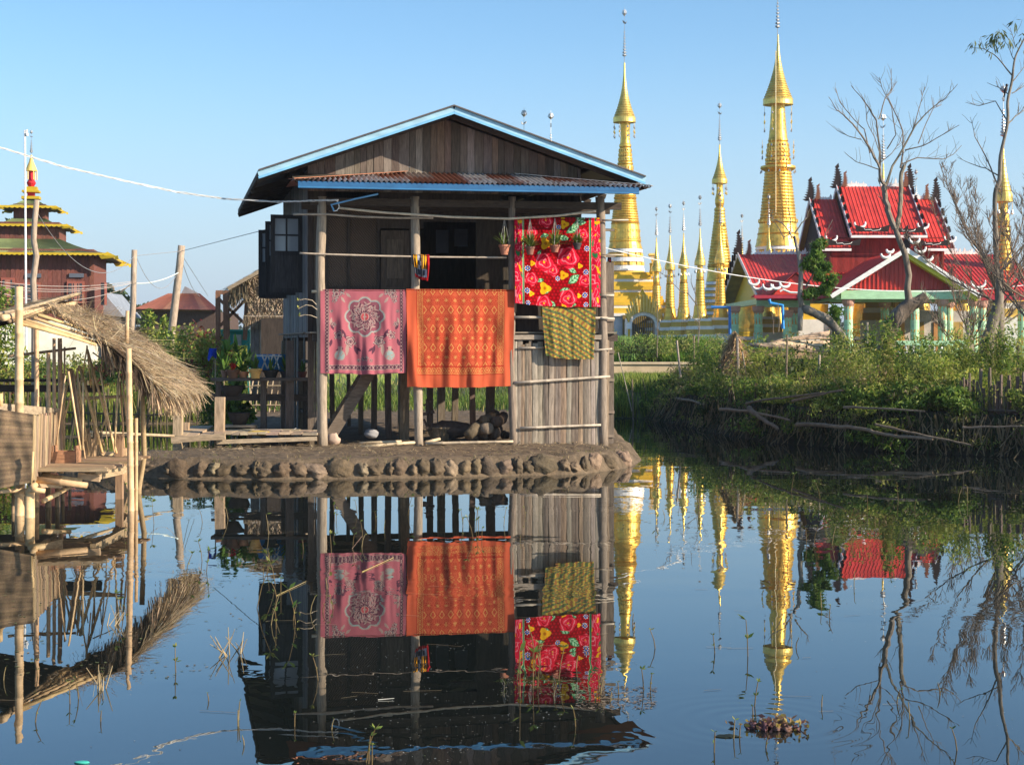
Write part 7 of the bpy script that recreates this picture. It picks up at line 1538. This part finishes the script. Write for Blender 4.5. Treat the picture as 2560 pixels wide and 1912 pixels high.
b = MB(); rs = np.random.RandomState(4); n = 500; X = HP(6.75, 3, 0).x+rs.normal(size=n)*.10; Y = np.full(n, HP(6.75, 3.2, 0).y)+rs.normal(size=n)*.2; z = ground_z(X, Y); z = np.maximum(z, 0)
blades(b, X, Y, 1.9, .03, [(.42,.30,.06),(.34,.24,.05),(.50,.38,.10)], 41, lean=.12, z=z); tag(b.build('golden_reeds', M_DRY), 'clump of golden dry reeds at the right rear corner of the house', 'reeds')
# grass and litter on the mud bank
b = MB(); rs = np.random.RandomState(6); n = 6000; px = rs.uniform(250, 1590, n); yw = np.interp(px, [150, 700, 1100, 1450, 1590], [1190, 1199, 1194, 1185, 1154])-rs.uniform(-2, 40, n)**1.0; D = F*(H-.2)/(yw-YH); X = (px-1280)*D/F; zz = ground_z(X, D); ok = (zz > .05)&(noise_ok := np.array([noise.noise(Vector((x*1.6, y*1.6, 3))) > .05 for x, y in zip(X, D)]))
blades(b, X[ok], D[ok], .09, .012, [(.14,.15,.04),(.28,.22,.10),(.10,.12,.03),(.34,.26,.14)], 42, lean=.9)
n = 2200; X = rs.uniform(-9.5, 3.2, n); Y = rs.uniform(33.6, 38.5, n); zz = ground_z(X, Y); ok = zz > .3; X, Y, zz = X[ok], Y[ok], zz[ok]; n = len(X); an = rs.uniform(0, 3.14, n); l = rs.uniform(.05, .25, n); d = np.stack([np.cos(an)*l, np.sin(an)*l, rs.uniform(-.01, .03, n)], 1); p = np.stack([X, Y, zz+.035], 1); s_ = np.stack([-np.sin(an), np.cos(an), an*0], 1)*.008
b.quads(np.stack([p-s_, p+s_, p+d+s_, p+d-s_], 1), np.clip(np.array(DRYC)[rs.randint(0, 3, n)]*rs.uniform(.6, 1.2, (n, 1)), 0, 1)); stuff(b, 'bank_litter', M_DRY)
b = MB(); V, fs = blob(.05, .05, .04, 2); p = W(1237, 1167, 33.9); b.mesh([Vector((p.x, p.y-.35, .05))+v for v in V], fs, (.6, .02, .03)); tag(b.build('red_scrap', M_MATTE, smooth=True), 'tiny bright red scrap at the waterline below the orange towel', 'litter')
# ---------------- water plants and flotsam ----------------
def sprout(px, py, hpx, seed, label=None, kind=0):
    D = DW(py); x = (px-1280)*D/F; h_ = hpx*D/F; r = random.Random(seed); b = MB(); lean = r.uniform(-.35, .35)*h_; pts = [Vector((x, D, -.05)), Vector((x+lean*.4, D, h_*.5)), Vector((x+lean, D+r.uniform(-.2, .2)*h_, h_))]; b.tube(pts, [.0045, .004, .003], (.22, .15, .06) if kind == 0 else (.34, .26, .12), 4)
    Q = []; Cc = []
    for k in range(r.randint(4, 8) if kind == 0 else 2):
        t = r.choice([.55, .8, 1.0, 1.0]); q = pts[0].lerp(pts[2], t) if t < .8 else pts[2]; a = r.uniform(0, 6.28); d = Vector((math.cos(a), math.sin(a)*.6, r.uniform(.1, .9))).normalized(); s_ = Vector((-d.y, d.x, .3)).normalized(); l = h_*r.uniform(.15, .32); w_ = l*.22
        Q.append([q, q+d*l*.5+s_*w_, q+d*l, q+d*l*.5-s_*w_]); Cc.append(jit(r.choice([(.20,.26,.05),(.12,.20,.04),(.28,.28,.07)]), .2, r))
    b.quads([[tuple(v) for v in f] for f in Q], Cc); tag(b.build('water_weed', M_LEAF), label or 'small thin water weed sprout standing out of the pond', 'water weed', 'small water weed sprouts in the pond')
special = [(797,1700,60,'water weed with bent reddish stem in front of the left post reflection'),(300,1548,65,'pair of green sprouts left of the front poles reflection'),(740,1560,90,'tall thin sprout before the house reflection, left of the pink towel reflection'),(690,1460,75,'forked pale sprout at the left of the dark wall reflection'),(912,1905,85,'yellow brown weed tuft at the bottom of the view'),(1625,1725,40,'dark weed sprout before the reflection of the big stupa'),(1785,1880,50,'reddish forked twig weed near the ripple rings'),(2395,1875,55,'green sprout at the lower right of the pond'),(1300,1740,110,'tall reed weed at the left of the floral blanket reflection'),(1332,1720,90,'leaning pale reed weed before the floral blanket reflection'),(1395,1700,80,'green weed before the floral blanket reflection'),(640,1520,110,'tall bent weed left of the shutters reflection'),(1440,1815,45,'yellow twig weed at the corner of the roof reflection'),(1885,1765,60,'green sprout standing beside the floating brown weed'),(1640,1620,45,'thin sprout on the open water right of the reflection'),(1870,1640,90,'tall thin dark stem on the open water'),(440,1680,60,'sprout on the open water left of the roof reflection')]
for i, (px, py, hp, lab) in enumerate(special):
    for q in range(3 if 'tuft' in lab or 'pair' in lab else 1): sprout(px+q*9, py+q*3, hp*(1-.2*q), 100+i*7+q, lab, 0)
r = random.Random(33)
for cx, cy, sx, sy, n in ((760,1480,120,140,16),(1350,1690,70,60,8),(1200,1330,120,70,9),(900,1300,120,60,8),(500,1350,180,90,10),(200,1700,180,90,7),(1900,1500,300,180,12),(1700,1250,120,60,9),(2200,1290,250,70,10),(650,1800,250,60,6),(2100,1800,300,70,8),(1560,1740,60,30,5)):
    for k in range(n):
        px = cx+r.gauss(0, 1)*sx*.6; py = cy+r.gauss(0, 1)*sy*.6
        if py > 1215 and py < 1905 and -50 < px < 2600: sprout(px, py, r.uniform(18, 55), r.randint(0, 99999), kind=r.choice([0, 0, 1]))
for i, (px, py, hp) in enumerate(((560,1640,150),(590,1630,120),(250,1720,120),(285,1560,100))):  # dead reeds before the thatch reflection
    D = DW(py); x = (px-1280)*D/F; b = MB()
    for q in range(7): b.tube([(x+r.uniform(-.05, .05), D+r.uniform(-.1, .1), -.02), (x+r.uniform(-.12, .12), D, hp*D/F*r.uniform(.4, 1)*.5)], [.006, .003], (.42, .32, .18), 4)
    tag(b.build('dead_reeds', M_DRY), ('bundle of dead reed stems before the thatch reflection, left of two','bundle of dead reed stems before the thatch reflection, right of two','dead reed stems standing in the pond before the left roof reflection','dead reed stems standing in the pond near the matting reflection')[i], 'reeds')
b = MB(); rs = np.random.RandomState(3)
def specks(n, px0, px1, py0, py1, s0, s1, cols, seed, clus=None):
    rs = np.random.RandomState(seed); px = rs.uniform(px0, px1, n); py = rs.uniform(py0, py1, n); D = F*H/(py-YH); X = (px-1280)*D/F; keep = (ground_z(X, D) < -.05)
    if clus: keep &= np.array([noise.noise(Vector((x*clus, y*clus*.6, seed))) > .0 for x, y in zip(X, D)])
    X, D = X[keep], D[keep]; n = len(X); an = rs.uniform(0, 6.28, n); s_ = rs.uniform(s0, s1, n)**1.0; a = np.stack([np.cos(an)*s_, np.sin(an)*s_, 0*s_], 1); c = np.stack([-np.sin(an)*s_*.5, np.cos(an)*s_*.5, 0*s_], 1); p = np.stack([X, D, np.full(n, .004)], 1)
    b.quads(np.stack([p-a, p+c, p+a, p-c], 1), np.clip(np.array(cols)[rs.randint(0, len(cols), n)]*rs.uniform(.6, 1.2, (n, 1)), 0, 1))
specks(900, 600, 1600, 1600, 1912, .004, .012, [(.35,.36,.34),(.2,.18,.14)], 1, .9)
specks(500, 0, 2560, 1250, 1912, .003, .011, [(.30,.28,.24),(.16,.12,.08),(.12,.14,.05)], 2, .5)
specks(700, 0, 700, 1230, 1700, .006, .03, [(.28,.22,.13),(.18,.14,.08),(.14,.16,.06)], 3, 1.2)
specks(900, 1540, 2560, 1150, 1330, .008, .05, [(.20,.17,.10),(.12,.14,.05),(.30,.26,.16)], 4, .6)
specks(500, 1440, 1640, 1715, 1775, .006, .022, [(.30,.23,.16),(.20,.14,.09)], 5)
specks(200, 1250, 1500, 1690, 1740, .004, .015, [(.2,.2,.08),(.25,.2,.12)], 6)
n = 130; X = rs.uniform(-7, 6, n); D = rs.uniform(11, 34, n); ok = ground_z(X, D) < -.1; X, D = X[ok], D[ok]; n = len(X); l = rs.uniform(.08, .35, n); an = rs.normal(size=n)*.35; d = np.stack([np.cos(an)*l, np.sin(an)*l, 0*l], 1); p = np.stack([X, D, np.full(n, .006)], 1); s_ = np.array([0, .004, 0]); b.quads(np.stack([p-s_, p+s_, p+d+s_, p+d-s_], 1), np.array(DRYC)[rs.randint(0, 3, n)]*.7)
stuff(b, 'floating_scum', M_DRY)
fw = thing('floating_weed', 'purple brown clump of rotting weed floating amid ripple rings at lower right', 'floating weed', (RC.x, RC.y, 0)); b = MB(); rs = np.random.RandomState(5)
D = DW(1815); k_ = D/F
for (dx, dy, w_, h_) in ((-50,10,22,20),(-25,20,24,26),(5,24,26,22),(30,34,24,20),(55,30,16,12),(-62,0,12,10),(20,18,18,16)):
    V, fs = blob(w_*k_*.5, .07, h_*k_*.5, dx+99, n=12, m=8, amp=.45, fr=2.6); c = Vector(((1930+dx-1280)*k_, D-.003*dy, h_*k_*.15)); b.mesh([c+v for v in V], fs, jit((.17, .085, .08), .35))
b.build('clump', M_MUD, fw, smooth=True); b = MB(); P = np.array([(1930-1280)*k_, D-.05, .03])+rs.normal(size=(160, 3))*np.array([.10, .06, .018]); P[:, 2] = np.abs(P[:, 2])+.005; leafcloud(b, P, .05, [(.20,.10,.09),(.30,.18,.08),(.12,.08,.06),(.34,.26,.06)], 7, asp=.5); b.build('leaves', M_LEAF, fw)
b = MB(); V, fs = blob(.08, .05, .006, 8, amp=.3); p = W(1818, 1840, DW(1840)); b.mesh([Vector((p.x, p.y, .003))+v for v in V], fs, (.05, .06, .04)); tag(b.build('sunken_leaf', M_LEAF), 'dark leaf lying in the water left of the floating weed', 'leaf')
b = MB(); V, fs = blob(.05, .03, .008, 18, amp=.1); p = W(205, 1910, DW(1906)); b.mesh([Vector((p.x, p.y, .004))+v for v in V], fs, (.06, .45, .36)); tag(b.build('plastic_scrap', M_MATTE, smooth=True), 'turquoise plastic scrap floating at the bottom left edge', 'litter')
for i, (x0, y0, x1, y1, c, lab) in enumerate(((905,1430,965,1395,(.55,.40,.14),'straw floating on the pink towel reflection'),(690,1490,735,1455,(.4,.3,.12),'bent yellow stem floating left of the towels reflection'),(880,1372,905,1340,(.45,.28,.2),'reddish stick poking up at the foot of the reflection of the stairs'),(945,1750,985,1748,(.5,.48,.42),'pale stick floating in the dark reflection'))):
    b = MB(); a = W(x0, y0, DW(y0)); c2 = W(x1, y1, DW(y0)*1.0); a.z = .005; b.tube([a, c2 if i == 2 else Vector(W(x1, y1, DW(y1))[:2]+(.01,)) if False else Vector((c2.x, DW(y1) if i != 2 else c2.y, .01 if i != 2 else c2.z))], [.0035, .0025], c, 5); tag(b.build('floating_stick', M_BAM), lab, 'stick')

# more around the plant stand and under the house
t = thing('blue_tub', 'bright blue tub behind crossed pale slats at the right of the plant shelf', 'tub', LE(385, 790, 39.2)); o = LE(385, 790, 39.2); b = MB(); b.lathe([(o.z, .30), (o.z+.38, .40), (o.z+.40, .42), (o.z+.38, .38), (o.z+.1, .3)], o.x, o.y, 20, (.03, .22, .55)); b.build('tub', M_MATTE, t, smooth=True)
for x0, x1 in ((300,345),(345,300),(345,392),(392,345),(395,440),(440,398)): b = MB(); b.beam(LE(x0, 770, 38.6), LE(x1, 655, 38.6), .03, .02, (.62, .55, .48), up=(0, 1, 0)); b.build('slat', M_WOODV, t)
b = MB(); b.beam(LE(258, 665, 38.6), LE(460, 668, 38.6), .04, .03, (.55, .48, .4)); b.build('slat', M_WOODV, t)
fl_p = thing('red_flower', 'single red flower head above the orange pot on the plant shelf', 'flower', LE(75, 745, 38)); o = LE(75, 745, 38); b = MB(); leafcloud(b, np.array(o)+np.random.RandomState(1).normal(size=(40, 3))*.035, .07, [(.65,.02,.02),(.5,.01,.02)], 3, asp=.7); b.build('petals', M_LEAF, fl_p); b = MB(); b.tube([o, LE(85, 800, 38.1)], .008, (.1, .2, .04), 4); b.build('stem', M_LEAF, fl_p)
P = []
for k, (x, y, s_) in enumerate(((-10,740,.5),(20,650,.6),(100,640,.55),(130,720,.45),(190,700,.4),(215,760,.35))):
    o = LE(x, y, 39+.1*k); b = MB(); bladeplant(b, o, 12, s_, .10, [(.13,.26,.04),(.20,.32,.05),(.09,.17,.03)], 1.0, droop=.6); tag(b.build('leafy_plant', M_LEAF), ('broad leaved plant at the far left above the plant shelf','tall broad leaved plant by the dark brown pot','lush light green plant above the orange pot','low bright plant above the orange pot','upright plant beside the yellow pot, taller one','upright plant beside the yellow pot, lower one')[k], 'plant', 'leafy plants over the plant shelf')
bk = thing('split_basket', 'old round basket in the shade between the second and third veranda posts', 'basket', HP(2.9, 1.6, .37)); b = MB(); o = HP(2.9, 1.6, .37)
for k in range(26): a = 6.283*k/26; b.beam((o.x+.2*math.cos(a), o.y+.2*math.sin(a), o.z), (o.x+.27*math.cos(a), o.y+.27*math.sin(a), o.z+.3), .055, .012, jit((.25, .18, .11)), up=(math.cos(a), math.sin(a), 0))
b.build('staves', M_WOODV, bk); b = MB(); b.lathe([(o.z+.27, .262), (o.z+.29, .285), (o.z+.32, .27), (o.z+.29, .25)], o.x, o.y, 22, (.3, .22, .13)); b.build('rim', M_BAM, bk)
# ---------------- morning haze ----------------
hm = bpy.data.materials.new('haze_air'); hm.use_nodes = True; t = hm.node_tree; t.nodes.remove(t.nodes['Principled BSDF'])
pv = t.nodes.new('ShaderNodeVolumePrincipled'); pv.inputs['Color'].default_value = (.80, .88, 1, 1); pv.inputs['Density'].default_value = .00022; pv.inputs['Anisotropy'].default_value = .2
t.links.new(pv.outputs[0], t.nodes['Material Output'].inputs['Volume'])
b = MB(); b.box((0, 1540, 34.5), (6200, 3320, 73), (1, 1, 1)); o = b.build('haze', hm, pivot=(0, 0, 0)); o['kind'] = 'stuff'
